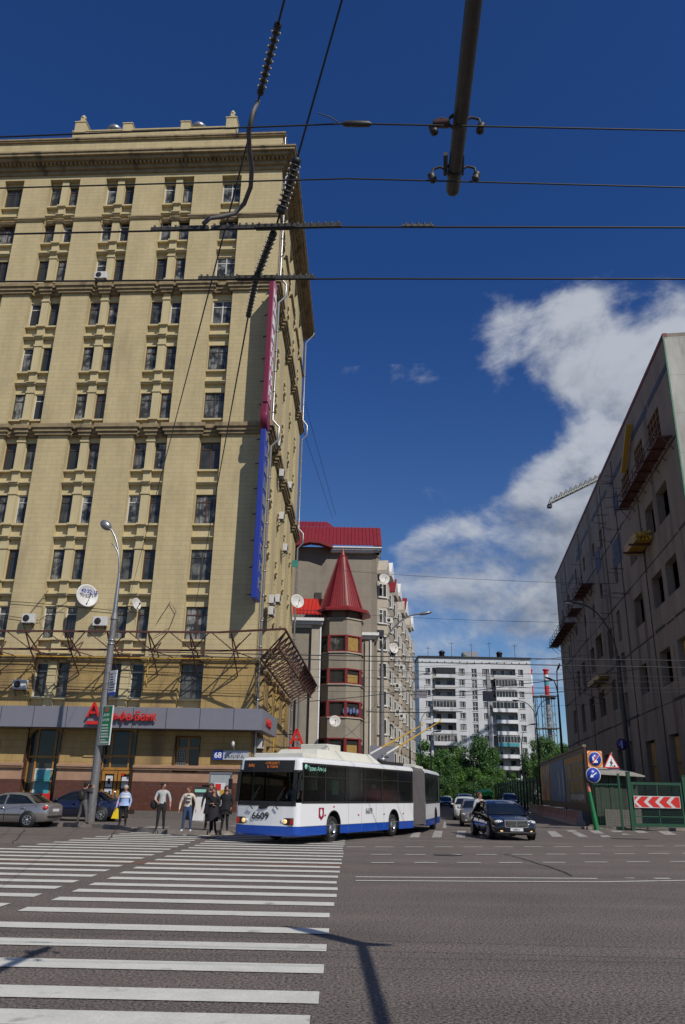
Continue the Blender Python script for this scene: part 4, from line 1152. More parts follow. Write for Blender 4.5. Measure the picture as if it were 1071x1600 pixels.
def bus_body(parent, plan, L_, wheels, front):
    w = 1.25
    lo = MB(); lo.mi = 0
    # skirt and side below the windows, with wheel openings cut out as polygons
    for sgn in (-1, 1):
        def P(u, z): return Vector((u, sgn * w, z))
        xa = -L_; xb = -.22 if front else 0
        cuts = sorted(wheels)
        us = [xa]
        for c, r in cuts: us += [c - r, c + r]
        us.append(xb)
        for i in range(0, len(us), 2):
            a, b = us[i], us[i + 1]
            for z0, z1, m in ((.30, .62, 1), (.62, 1.42, 0)):
                lo.mi = m; q = [P(a, z0), P(b, z0), P(b, z1), P(a, z1)]
                lo.poly(q if sgn < 0 else q[::-1])
        for c, r in cuts:
            arc = [(c - r, .30), (c - r, .62)] + [(c + r * math.cos(math.pi - math.pi * k / 10) , .62 + (r * .92) * math.sin(math.pi * k / 10)) for k in range(1, 10)] + [(c + r, .62), (c + r, .30)]
            lo.mi = 0
            for k in range(1, len(arc) - 2):
                a, b = arc[k], arc[k + 1]
                q = [P(a[0], a[1]), P(b[0], b[1]), P(b[0], 1.42), P(a[0], 1.42)]
                lo.poly(q if sgn < 0 else q[::-1])
            lo.mi = 2
            for k in range(len(arc) - 1):
                a, b = arc[k], arc[k + 1]; lo.quad(P(*a), P(*b), Vector((b[0], sgn * (w - .45), b[1])), Vector((a[0], sgn * (w - .45), a[1])))
                a2 = (a[0] - (0.0), a[1]);
            lo.poly([Vector((p[0], sgn * (w - .45), p[1])) for p in arc])
            lo.mi = 2; lo.tube([Vector((p[0], sgn * (w + .006), p[1])) for p in arc[1:-1]], .022, 6)
    if front:
        fr = [p for p in plan if p[0] > -.3]
        lo.mi = 1; shell(lo, fr, [(.28, .02, 0), (.34, 0, 0), (.62, 0, 0)], cap=False, close=False)
        lo.mi = 0; shell(lo, fr, [(.62, 0, 0), (1.36, 0, .0), (1.42, 0, .0)], cap=False, close=False)
    lo.mi = 2; lo.quad((-L_, -w, .34), (0, -w, .34), (0, w, .34), (-L_, w, .34))
    # roof
    lo.mi = 0
    rp = plan if front else [(-L_, -w), (-.05, -w), (-.05, w), (-L_, w)]
    sz = 2.80
    shell(lo, rp, [(sz, .0, .14 if front else 0), (2.92, .015, .14 if front else 0), (2.98, .06, .16 if front else 0), (3.03, .16, .2 if front else 0), (3.05, .4, .2 if front else 0)])
    lo.build('body', [M['buswhite'], M['busblue'], M['black']], parent)
bus_body(bus, plan, LS, WA, True)
w = 1.25
def windows(parent, L_, x_first, x_last, n, sgn, pane_m, posts_first=True):
    xs = [x_first + (x_last - x_first) * i / n for i in range(n + 1)]
    fr = MB()
    fr.box(x_last, min(sgn * 1.235, sgn * 1.262), 1.40, x_first, max(sgn * 1.235, sgn * 1.262), 1.47)
    fr.box(x_last, min(sgn * 1.235, sgn * 1.262), 2.76, x_first, max(sgn * 1.235, sgn * 1.262), 2.83)
    for x in xs: fr.box(x - .035, min(sgn * 1.236, sgn * 1.264), 1.401, x + .035, max(sgn * 1.236, sgn * 1.264), 2.829)
    for a, b in zip(xs[:-1], xs[1:]): fr.box(b + .035, min(sgn * 1.24, sgn * 1.259), 2.33, a - .035, max(sgn * 1.24, sgn * 1.259), 2.36)
    f = fr.build('window_frame', M['dark'], parent)
    for a, b in zip(xs[:-1], xs[1:]):
        q = MB(); q.quad((b, sgn * 1.248, 1.42), (a, sgn * 1.248, 1.42), (a, sgn * 1.248, 2.8), (b, sgn * 1.248, 2.8)); q.build('pane', pane_m, f)
windows(bus, LS, -.30, -LS + .10, 6, 1, M['busglass']); windows(bus, LS, -.30, -LS + .10, 6, -1, M['busglass'])
# windscreen, black surround, destination display
fr = [p for p in plan if p[0] > -.24]
q = MB(); shell(q, fr, [(1.42, -.004, 0), (2.50, -.004, .10)], cap=False, close=False); q.build('windscreen', clear_glass('windscreen_glass', (.30, .34, .34), .1), bus)
q = MB(); shell(q, fr, [(1.30, -.012, 0), (1.46, -.012, .004)], cap=False, close=False); shell(q, fr, [(2.48, -.012, .098), (2.56, -.012, .104)], cap=False, close=False)
for k in (0, 1, 2, 3): pass
for y in (-1.12, 1.12): q.hexa([Vector((-.11, y - .11, 1.42)), Vector((.02, y - .11, 1.42)), Vector((.02, y + .02, 1.42)), Vector((-.11, y + .02, 1.42)), Vector((-.2, y - .11, 2.5)), Vector((-.08, y - .11, 2.5)), Vector((-.08, y + .02, 2.5)), Vector((-.2, y + .02, 2.5))])
q.build('windscreen_surround', M['black'], bus)
q = MB(); q.mi = 0; frd = [p for p in fr if abs(p[1]) < 1.06]; shell(q, frd, [(2.56, -.014, .104), (2.90, -.014, .15)], cap=False, close=False); q.build('destination_display', M['black'], bus)
q = MB(); fr2 = [p for p in fr]; shell(q, fr2, [(2.56, .004, .104), (2.82, .004, .14)], cap=False, close=False); q.build('front_dome', M['buswhite'], bus)
om = mat('orange_led', (.7, .2, .03), .5, emit=.12, var=.02)
for s_, y, z, sz in (('64с', -.62, 2.66, .17), ('СЛЕДУЕТ', .22, 2.75, .12), ('В ПАРК', .22, 2.62, .12)):
    text('display_text', s_, sz, om, bus, (.02, y, z), (R(90), 0, R(90)), .003, 'CENTER')
for s_, y, z, sz in (('6609', -.12, .84, .34),): text('fleet_number', s_, sz, M['dark'], bus, (.12, y, z), (R(90), 0, R(90)), .004, 'CENTER', bold=.004)
text('side_number', '6609', .33, M['dark'], bus, (-5.9, 1.256, .98), (R(90), 0, R(180)), .004, 'CENTER')
text('maker_text', 'Транс-Альфа', .22, M['mint'], bus, (-.62, 1.268, 2.56), (R(90), 0, R(180)), .003)
q = MB(); q.lathe([(0, 0), (.1, 0), (.1, .01), (0, .01)], 14, (-.48, 1.262, 2.68), (0, 1, 0)); q.build('emblem', M['mint'], bus)
q = MB(); q.poly([(.135, .0 + .22 * math.cos(t) , 1.27 + .08 * math.sin(t) + .04 * math.cos(t)) for t in [2 * math.pi * i / 14 for i in range(14)]]); q.build('emblem', M['black'], bus)
q = MB(); q.prism([(-1.55, 1.25), (-1.95, 1.25), (-1.95, .92), (-1.75, .80), (-1.55, .92)], lambda p: Vector((p[0], 1.252, p[1])), lambda p: Vector((p[0], 1.258, p[1]))); q.build('coat_of_arms', mat('crest_red', (.28, .01, .04), .4), bus)
q = MB(); q.ell((-1.75, 1.258, 1.06), (.09, .006, .13)); q.ell((-1.72, 1.258, 1.16), (.04, .006, .05)); q.build('crest_figure', M['white'], bus)
for y, sg in ((.86, 1), (-.86, -1)):
    q = MB(); q.box(.0, y - .26, .66, .045, y + .26, .90); f = q.build('headlight', M['dark'], bus, bevel=.02)
    q = MB(); q.lathe([(0, 0), (.075, 0), (.08, .02), (.0, .03)], 14, (.045, y - sg * .05, .78), (1, 0, 0)); q.build('lens', M['lamplit'], f)
    q = MB(); q.box(.02, y + sg * .14, .68, .055, y + sg * .25, .88) if sg > 0 else q.box(.02, y - .25, .68, .055, y - .14, .88); q.build('indicator', M['tail'], f)
    q = MB(); q.lathe([(0, 0), (.07, 0), (.07, .02), (0, .03)], 12, (.045, y - sg * .17 , .78), (1, 0, 0)); q.build('lens', M['lampglass'], f)
for y in (-.55, .45):
    q = MB(); q.tube([(.15, y, 1.32), (.10, y + .28, 1.75)], .012, 6); q.tube([(.12, y + .05, 1.5), (.11, y + .35, 1.95)], .018, 6); q.tube([(.15, y, 1.32), (.14, y + .12, 1.18)], .02, 6); q.build('wiper', M['black'], bus)
for y in (-1.38, 1.38):
    q = MB(); q.tube([(-.15, y * .93, 2.45), (.12, y * 1.0, 2.35), (.16, y, 2.2)], .016, 6); q.box(.12, y - .07, 1.85, .18, y + .07, 2.22); q.build('mirror', M['black'], bus, bevel=.01)
def bus_wheel(parent, x, y, sgn, r=.47):
    q = MB(); ax = (0, sgn, 0)
    q.lathe([(r * .6, -.26), (r * .93, -.26), (r, -.2), (r, -.05), (r * .94, .0), (r * .62, .0)], 28, (x, y, r), ax); wl = q.build('wheel', M['black'], parent)
    q = MB(); q.lathe([(r * .62, -.01), (r * .58, .012), (r * .54, -.05), (r * .34, -.10), (r * .3, -.03), (.0, -.02)], 24, (x, y, r), ax)
    q.build('rim', M['alloy'], wl)
    q = MB()
    for i in range(8):
        a = 2 * math.pi * i / 8; q.lathe([(.0, 0), (.05, 0), (.05, .012), (0, .012)], 8, (x + math.cos(a) * r * .44, y - sgn * .075, r + math.sin(a) * r * .44), ax)
    q.build('vent_hole', M['black'], wl)
for c, r in WA:
    for sgn in (-1, 1): bus_wheel(bus, c, sgn * 1.22, sgn)
q = MB()
for z in (.62,): q.box(-LS + .02, 1.25, z - .012, -.3, 1.254, z + .006)
for x in (-4.0, -5.2, -6.6, -7.4, -9.6): q.box(x - .006, 1.25, .36, x + .006, 1.2525, 1.40)
q.build('panel_seam', M['signgrey'], bus)
for x, z in ((-2.75, 1.28), (-2.05, .98), (-4.9, .95), (-7.4, .95), (-9.5, .95)):
    q = MB(); q.box(x - .05, 1.25, z - .025, x + .05, 1.268, z + .025); q.build('marker_light', M['tail'], bus)
for x0, x1, z0, z1 in ((-2.62, -3.12, 1.72, 2.25), (-6.2, -6.6, 1.98, 2.15)):
    q = MB(); q.box(x1, 1.225, z0, x0, 1.243, z1); q.build('window_notice', M['mint'], bus)
# interior: floor, ceiling, seats, driver's partition with orange curtains
q = MB(); q.quad((-LS, -1.2, .75), (-.15, -1.2, .75), (-.15, 1.2, .75), (-LS, 1.2, .75)); q.build('floor', M['dark'], bus)
q = MB(); q.quad((-LS, -1.2, 2.72), (-LS, 1.2, 2.72), (-.3, 1.2, 2.72), (-.3, -1.2, 2.72)); q.build('ceiling', M['signgrey'], bus)
q = MB(); q.box(-.55, -1.15, .76, -.25, 1.15, 1.5); q.build('dashboard', M['black'], bus, bevel=.04)
q = MB(); q.box(-1.72, .1, .76, -1.68, 1.18, 1.5); q.box(-1.72, .06, .76, -1.66, .12, 2.72); q.build('cab_partition', M['dark'], bus)
for y0, y1 in ((.2, .55), (-.25, -.02)):
    q = MB(); 
    for i in range(6): yy = y0 + (y1 - y0) * i / 6; q.box(-1.64 - .02 * (i % 2), min(yy, yy + (y1 - y0) / 6), 1.55, -1.62, max(yy, yy + (y1 - y0) / 6), 2.25)
    q.build('curtain', M['curtainorange'], bus)
def seat_mesh():
    q = MB(); q.box(-.2, -.42, 0, .22, .42, .1); q.hexa([(-.24, -.42, .05), (-.16, -.42, .05), (-.16, .42, .05), (-.24, .42, .05), (-.34, -.42, .68), (-.28, -.42, .68), (-.28, .42, .68), (-.34, .42, .68)]); q.box(-.1, -.3, -.3, .1, .3, 0)
    return q
s0 = None
for x in (-3.4, -4.3, -5.8, -6.7, -7.6, -9.2, -10.0):
    for y in (-.72, .72):
        if s0 is None: s0 = seat_mesh().build('seat', M['seat'], bus, bevel=.03); o = s0
        else: o = s0.copy(); C.objects.link(o)
        o.location = (x, y, 1.2)
q = MB()
for x in (-2.6, -4.8, -7.0, -9.4):
    for y in (-.35, .35): q.tube([(x, y, .75), (x, y, 2.72)], .018, 6)
q.tube([(-2.4, .35, 2.3), (-LS, .35, 2.3)], .016, 6); q.build('handrail', M['yellow'], bus)
# roof equipment
q = MB(); q.hexa([(-7.9, -.95, 3.04), (-1.9, -.95, 3.04), (-1.9, .95, 3.04), (-7.9, .95, 3.04), (-7.0, -.8, 3.42), (-2.3, -.8, 3.42), (-2.3, .8, 3.42), (-7.0, .8, 3.42)]); q.build('roof_box', M['cream_roof'], bus, bevel=.04)
q = MB(); q.box(-4.6, -.55, 3.42, -3.4, .6, 3.68); q.build('roof_box', M['cream_roof'], bus, bevel=.03)
q = MB(); q.box(-1.8, -1.0, 3.04, -.75, 1.0, 3.20); q.build('roof_box', M['cream_roof'], bus, bevel=.03)
q = MB(); q.box(-10.6, -.85, 3.04, -8.1, .85, 3.20); q.build('pole_base_frame', M['dark'], bus)
q = MB()
for y in (-.4, .4):
    q.lathe([(0, 0), (.2, 0), (.2, .16), (.12, .22), (.0, .24)], 12, (-9.2, y, 3.2)); q.tube([(-9.2, y, 3.5), (-9.9, y, 3.45)], .05, 8); q.tube([(-8.9, y, 3.3), (-9.7, y, 3.62)], .035, 6)
q.build('pole_base', M['galv'], bus)
# trolley poles, aimed at their wires behind the bus
Rb = Matrix.Rotation(bus.rotation_euler.z, 4, 'Z'); inv = (Matrix.Translation(bus.location) @ Rb @ Matrix.Diagonal((BS, 1.04, BS, 1))).inverted()
for (px, py, Yt), y in (((660, 1133, 47.5), -.4), ((688, 1127, 47.0), .4)):
    tip = inv @ at(px, py, Yt)
    a = Vector((-9.3, y, 3.46)); q = MB(); q.tube([a, a.lerp(tip, .22)], [.06, .05], 8); q.build('pole_root', M['wframe'], bus)
    q = MB(); q.tube([a.lerp(tip, .22), tip], [.045, .032], 8); q.tube([tip, tip + Vector((-.1, 0, .16))], .045, 6); q.build('trolley_pole', M['yellow'], bus)
# bellows
rear0 = at(664, 1250, 39.0); rear0.z = 0
rear1 = at(690.5, 1250, 45.2); rear1.z = 0
hr = (rear0 - rear1).normalized(); lr = Vector((-hr.y, hr.x, 0))
LR = (rear0 - rear1).length / BS
fo_ = MB(); nf = 16
c0 = mid_l - left * 1.25 * 1.04; c1 = rear0 - lr * 1.25 * 1.0
for i in range(nf):
    t0 = i / nf; tm = (i + .5) / nf; t1 = (i + 1) / nf
    for (ta, tb, ea, eb) in ((t0, tm, 0, .075), (tm, t1, .075, 0)):
        rg = []
        for t_, e_ in ((ta, ea), (tb, eb)):
            ld = left.lerp(lr, t_).normalized(); c = c0.lerp(c1, t_)
            # bulge the path a little to the outside of the bend
            rg.append([inv @ (c + ld * sy * (1.17 + e_) * 1.03 + Vector((0, 0, zz)) * BS) for sy, zz in ((-1, .42), (-1, 2.86), (-.9, 2.94 + e_), (.9, 2.94 + e_), (1, 2.86), (1, .42))])
        vs = rg[0] + rg[1]; fo_.add(vs, [(k_, k_ + 1, 6 + k_ + 1, 6 + k_) for k_ in range(5)])
fo_.build('bellows', M['bellows'], bus)
# rear section
rs = bpy.data.objects.new('rear_section', None); C.objects.link(rs); rs.parent = bus
rs.location = inv @ c1; rs.rotation_euler = (0, 0, math.atan2(hr.y, hr.x) - bus.rotation_euler.z)
bus_body(rs, None, LR, [(-LR * .66, .56)], False)
w = 1.25
q = MB(); q.quad((-LR, -1.25, .4), (-LR, -1.25, 2.9), (-LR, 1.25, 2.9), (-LR, 1.25, .4)); q.quad((-.02, -1.25, .4), (-.02, 1.25, .4), (-.02, 1.25, 1.42), (-.02, -1.25, 1.42)); q.build('end_wall', M['buswhite'], rs)
def rear_windows(sgn):
    q = MB(); q.box(-LR + .1, min(sgn * 1.24, sgn * 1.262), 1.35, -.15, max(sgn * 1.24, sgn * 1.262), 1.42); q.box(-LR + .1, min(sgn * 1.24, sgn * 1.262), 2.76, -.15, max(sgn * 1.24, sgn * 1.262), 2.83)
    for i in range(5): x = -.15 - (LR - .25) * i / 4; q.box(x - .03, min(sgn * 1.24, sgn * 1.264), 1.36, x + .03, max(sgn * 1.24, sgn * 1.264), 2.83)
    q.build('rear_window_frame', M['dark'], rs)
    q = MB(); q.quad((-LR + .12, sgn * 1.247, 1.4), (-.15, sgn * 1.247, 1.4), (-.15, sgn * 1.247, 2.8), (-LR + .12, sgn * 1.247, 2.8)); q.build('rear_pane', M['busglass'], rs)
rear_windows(1); rear_windows(-1)
q = MB(); q.box(-LR, -1.2, .72, -.02, 1.2, .75); q.box(-LR, -1.2, 2.72, -.02, 1.2, 2.74); q.build('rear_floor', M['dark'], rs)
for sgn in (-1, 1):
    x = -LR * .66
    q = MB(); q.lathe([(.28, -.26), (.44, -.26), (.47, -.2), (.47, -.05), (.44, 0), (.28, 0), (.26, -.04), (0, -.06)], 24, (x, sgn * 1.22, .47), (0, sgn, 0)); q.build('rear_wheel', M['black'], rs)
q = MB(); q.box(-3.2, -.8, 3.05, .6, .8, 3.2); q.build('rear_roof_box', M['cream_roof'], rs, bevel=.02)

# ------------------------------------------------------------------ cars
def car(label, loc, rz, paint, L_=4.4, W_=1.72, H_=1.43, style='sedan', front='plain', plate=True, group=None, lit=False):
    t = thing('parked_car' if 'parked' in label else 'car', label, 'car', loc, rz, group)
    k = L_ / 4.4; hk = H_ / 1.43; hw = W_ / 2
    # stations along x (front = +x): x, underside z, shoulder z, half width at shoulder, half width at sill
    if style == 'sedan':
        st_ = [(2.20, .42, .56, .50), (2.14, .24, .64, .80), (1.95, .20, .72, .93), (1.55, .19, .79, .98), (.95, .19, .87, 1.0), (.60, .19, .91, 1.0), (0, .19, .93, 1.0), (-.9, .19, .96, 1.0), (-1.45, .20, .98, .99), (-1.75, .22, .99, .96), (-2.02, .24, .98, .90), (-2.17, .30, .92, .82), (-2.20, .44, .70, .74)]
        roof = [(.98, .88), (.35, 1.30), (.05, 1.40), (-.35, 1.43), (-.8, 1.41), (-1.15, 1.33), (-1.72, .99)]
    else:
        st_ = [(2.20, .42, .60, .50), (2.14, .24, .72, .80), (1.95, .20, .80, .93), (1.55, .19, .88, .98), (1.1, .19, .95, 1.0), (.60, .19, .98, 1.0), (0, .19, 1.0, 1.0), (-.9, .19, 1.0, 1.0), (-1.45, .20, 1.0, 1.0), (-1.75, .22, 1.0, .98), (-2.05, .24, 1.0, .94), (-2.17, .30, .98, .9), (-2.20, .44, .80, .8)]
        roof = [(1.15, .95), (.55, 1.32), (.25, 1.41), (-.5, 1.44), (-1.3, 1.42), (-1.85, 1.34), (-2.1, 1.0)]
    b = MB(); b.sm = True
    rings = []
    for x, z0, z1, f in st_:
        hwf = hw * f; z0 *= 1; z1 *= hk; zm = z0 + (z1 - z0) * .55
        ring = [(0, z0), (hwf * .82, z0), (hwf * .95, z0 + .06), (hwf * .99, zm - .08), (hwf, zm), (hwf * .985, zm + .06), (hwf * .93, z1 - .02), (hwf * .86, z1 + .012), (hwf * .5, z1 + .035), (0, z1 + .045)]
        full = [Vector((x * k, y, z)) for y, z in ring] + [Vector((x * k, -y, z)) for y, z in ring[-2:0:-1]]
        rings.append(full)
    n = len(rings[0]); vs = [p for r_ in rings for p in r_]; fs = []
    for i in range(len(rings) - 1):
        for j in range(n): fs.append((i * n + j, i * n + (j + 1) % n, (i + 1) * n + (j + 1) % n, (i + 1) * n + j))
    fs += [tuple(range(n))[::-1], tuple(range((len(rings) - 1) * n, len(rings) * n))]
    b.add(vs, fs)
    bo = b.build('body', paint, t)
    # greenhouse glass and roof
    gl = MB(); gl.sm = True
    rr = []
    zb = .90 * hk
    for i, (x, z) in enumerate(roof):
        z *= hk; top = max(z, zb)
        tt = min(1, (top - zb) / (.5 * hk)); hy0 = hw * .87; hy1 = hw * (.87 - .20 * tt)
        ring = [(hy0, zb - .03), (hy1 + .02, top - .05 * tt), (hy1 * .88, top), (hy1 * .4, top + .015), (0, top + .02)]
        rr.append([Vector((x * k, y, zz)) for y, zz in ring] + [Vector((x * k, -y, zz)) for y, zz in ring[-2::-1]])
    n = 9; vs = [p for r_ in rr for p in r_]; fs = []
    for i in range(len(rr) - 1):
        for j in range(n - 1): fs.append((i * n + j, i * n + j + 1, (i + 1) * n + j + 1, (i + 1) * n + j))
    gl.add(vs, fs); gl.build('glass', M['carglass'], t)
    rp = MB(); rp.sm = True; vs = []; up = Vector((0, 0, .008))
    for r_ in rr[1:-1]: vs += [p + up for p in r_[1:8]]
    m_ = 7; fs = []
    for i in range(len(rr) - 3):
        for j in range(m_ - 1): fs.append((i * m_ + j, i * m_ + j + 1, (i + 1) * m_ + j + 1, (i + 1) * m_ + j))
    rp.add(vs, fs)
    rp.sm = False
    for sgn in (0, 8):
        o_ = 1 if sgn == 0 else 7
        s2 = 1 if sgn == 0 else -1
        rp.bar(rr[0][sgn] + Vector((0, 0, .02)), rr[1][o_], .07, .05); rp.bar(rr[-1][sgn] + Vector((0, 0, .02)), rr[-2][o_], .16, .06)
        rp.bar(rr[1][o_], rr[2][o_], .06, .05); 
        for a_, b_ in zip(range(2, len(rr) - 2), range(3, len(rr) - 1)): rp.bar(rr[a_][o_], rr[b_][o_], .06, .05)
        xm = (-.12 if style == 'sedan' else -.1) * k; rp.bar((xm, s2 * hw * .875, zb - .02), (xm - .04, s2 * hw * .69, H_ - .05), .07, .04)
        if style != 'sedan': rp.bar((-1.15 * k, s2 * hw * .875, zb - .02), (-1.15 * k, s2 * hw * .69, H_ - .05), .07, .04)
    rp.build('roof', paint, t)
    # wheels
    for xw in (1.36 * k, -1.34 * k):
        for sgn in (-1, 1):
            q = MB(); q.lathe([(0, 0), (.37, 0), (.37, .012), (0, .012)], 24, (xw, sgn * (hw * .985), .33), (0, sgn, 0)); q.build('wheel_arch', M['black'], t)
            q = MB(); r_ = .315; q.lathe([(r_ * .6, -.2), (r_ * .95, -.2), (r_, -.15), (r_, .0), (r_ * .93, .035), (r_ * .66, .035)], 26, (xw, sgn * hw * .985, r_), (0, sgn, 0)); wl = q.build('wheel', M['black'], t)
            q = MB(); q.lathe([(r_ * .66, .03), (r_ * .62, .045), (r_ * .56, .0), (.0, .01)], 22, (xw, sgn * hw * .985, r_), (0, sgn, 0))
            for i in range(7):
                a = 2 * math.pi * i / 7; c = Vector((xw, sgn * (hw * .985 + .03), r_)); e = c + Vector((math.cos(a), 0, math.sin(a))) * r_ * .62; q.bar(c, e, .045, .03, up=(0, 1, 0))
            q.lathe([(.05, .02), (.05, .05), (0, .055)], 10, (xw, sgn * hw * .985, r_), (0, sgn, 0)); q.build('rim', M['alloy'], wl)
            q = MB()
            for i in range(7):
                a = 2 * math.pi * (i + .5) / 7; c = Vector((xw + math.cos(a) * r_ * .4, sgn * (hw * .985 + .012), r_ + math.sin(a) * r_ * .4)); q.lathe([(0, 0), (.038, 0), (.038, .006), (0, .006)], 8, c, (0, sgn, 0))
            q.build('spoke_gap', M['black'], wl)
    # details
    for sgn in (-1, 1):
        q = MB(); q.ell((.78 * k, sgn * (hw + .06), .98 * hk), (.10, .10, .065)); q.bar((.80 * k, sgn * hw * .86, .93 * hk), (.79 * k, sgn * (hw + .05), .96 * hk), .04); q.build('mirror', paint, t)
        for xd in (-.15, -1.15):
            q = MB(); q.box(xd * k, min(sgn * hw * .965, sgn * (hw * 1.0 + .012)), .79 * hk, (xd + .18) * k, max(sgn * hw * .965, sgn * (hw * 1.0 + .012)), .82 * hk); q.build('door_handle', paint, t)
        q = MB(); 
        for xd in (.85, -.22, -1.18): q.box(xd * k - .006, min(sgn * hw * .9, sgn * (hw * 1.0 + .003)), .3, xd * k + .006, max(sgn * hw * .9, sgn * (hw * 1.0 + .003)), .80 * hk)
        q.build('door_seam', M['black'], t)
        q = MB(); q.box(-1.0 * k, min(sgn * hw * .96, sgn * (hw * 1.002)), .50, 1.0 * k, max(sgn * hw * .96, sgn * (hw * 1.002 + .004)), .535); q.build('side_moulding', M['dark'] if front != 'limo' else M['chrome'], t)
        # lights
        q = MB(); q.ell((1.99 * k, sgn * hw * .70, .66 * hk), (.17, .20, .085)); h_ = q.build('headlight', M['lampglass'], t)
        q = MB(); q.lathe([(0, 0), (.055, .01), (.055, .05), (0, .06)], 12, (2.09 * k, sgn * hw * .66, .66 * hk), (1, 0, 0)); q.build('bulb', M['chrome'], h_)
        q = MB(); q.ell((-2.04 * k, sgn * hw * .80, .82 * hk), (.12, .13, .10)); tl = q.build('tail_light', M['tail'], t)
        q = MB(); q.ell((2.12 * k, sgn * hw * .62, .36), (.06, .11, .045)); q.build('fog_light', M['lamplit'] if lit else M['lampglass'], t)
    q = MB(); q.box(2.14 * k, -.36, .50 * hk, 2.20 * k + .012, .36, .70 * hk); 
    gr_ = q.build('grille', M['black'], t, bevel=.02)
    if front == 'limo':
        q = MB(); q.box(2.19 * k, -.46, .49, 2.22 * k, .46, .52); q.box(2.17 * k, -.48, .74, 2.21 * k, .48, .78); q.box(2.18 * k, -.48, .5, 2.215 * k, -.45, .76); q.box(2.18 * k, .45, .5, 2.215 * k, .48, .76)
        for z in (.56, .61, .66, .71): q.box(2.185 * k, -.45, z, 2.215 * k, .45, z + .012)
        q.box(2.2 * k, -.01, .5, 2.22 * k, .01, .78); q.tube([(2.14 * k, 0, .80), (2.14 * k, 0, .90)], .006, 6); q.lathe([(.022, -.004), (.028, 0), (.022, .004)], 12, (2.14 * k, 0, .92), (1, 0, 0)); q.build('chrome_surround', M['chrome'], gr_)
    q = MB(); q.box(2.10 * k, -hw * .86, .25, 2.205 * k, hw * .86, .33); q.build('lower_intake', M['black'], t, bevel=.03)
    if plate:
        q = MB(); q.box(2.20 * k, -.26, .36, 2.225 * k, .26, .475); pl_ = q.build('number_plate', M['paper'], t)
        text('plate_text', 'о888оо', .09, M['dark'], pl_, (2.228 * k, -.02, .385), (R(90), 0, R(90)), .001, 'CENTER')
        q = MB(); q.box(-2.225 * k, -.26, .66 * hk, -2.2 * k, .26, .66 * hk + .115); q.build('number_plate', M['paper'], t)
    q = MB(); q.box(-2.23 * k, -hw * .8, .42, -2.17 * k, hw * .8, .50); q.build('bumper_strip', M['dark'], t, bevel=.02)
    q = MB(); q.tube([(1.02 * k, -.35, .95 * hk), (1.0 * k, .25, .97 * hk)], .012, 5); q.build('wiper', M['black'], t)
    return t
zk = .15
p = gz(34, 1293); car('silver-beige saloon at the left edge, seen from behind its right rear corner', (p.x - 1.0, p.y + .98, 0), R(172), M['carsilver'])
p = gz(152, 1284, zk); car('midnight blue saloon parked on the pavement behind the grey lamp post', (p.x - 1.28, p.y + .95, zk), R(180 - 2), M['carblue'], L_=4.7, H_=1.42)
front_r = gz(800, 1314); car('glossy black limousine waiting at the side street mouth with fog lamps lit', (front_r.x + .12, front_r.y + 2.6, 0), R(-90 + 3), M['carblack'], L_=4.95, W_=1.88, H_=1.49, front='limo', lit=True)
car('silver hatchback behind and left of the black limousine', (gz(741, 1293).x + .45, gz(741, 1293).y + 2.3, 0), R(-98), M['carsilver'], L_=4.2, style='hatch', H_=1.46)
car('white estate car queued behind the silver hatchback', (gz(727, 1283).x + .5, gz(727, 1283).y + 3, 0), R(-98), M['carwhite'], L_=4.3, style='hatch', H_=1.55)
car('dark green estate car queued last, behind the white one', (gz(719, 1276).x + 1.0, gz(719, 1276).y + 3.5, 0), R(-98), M['cargreen'], L_=4.6, style='hatch', H_=1.75)
car('dark saloon with bright headlamps far down the side street, left of the queue', (gz(700, 1262).x, gz(700, 1262).y + 2, 0), R(-95), M['carblack'], L_=4.4)
car('large black off-road car behind the limousine roof, by the dark fence', (gz(806, 1268).x, gz(806, 1268).y + 3, 0), R(-98), M['carblack'], L_=4.8, W_=1.95, H_=1.95, style='hatch')
car('small white hatchback parked beside the green canopy far down the street', (gz(712, 1259).x, gz(712, 1259).y + 10, 0), R(-95), M['carwhite'], L_=4.0, style='hatch')

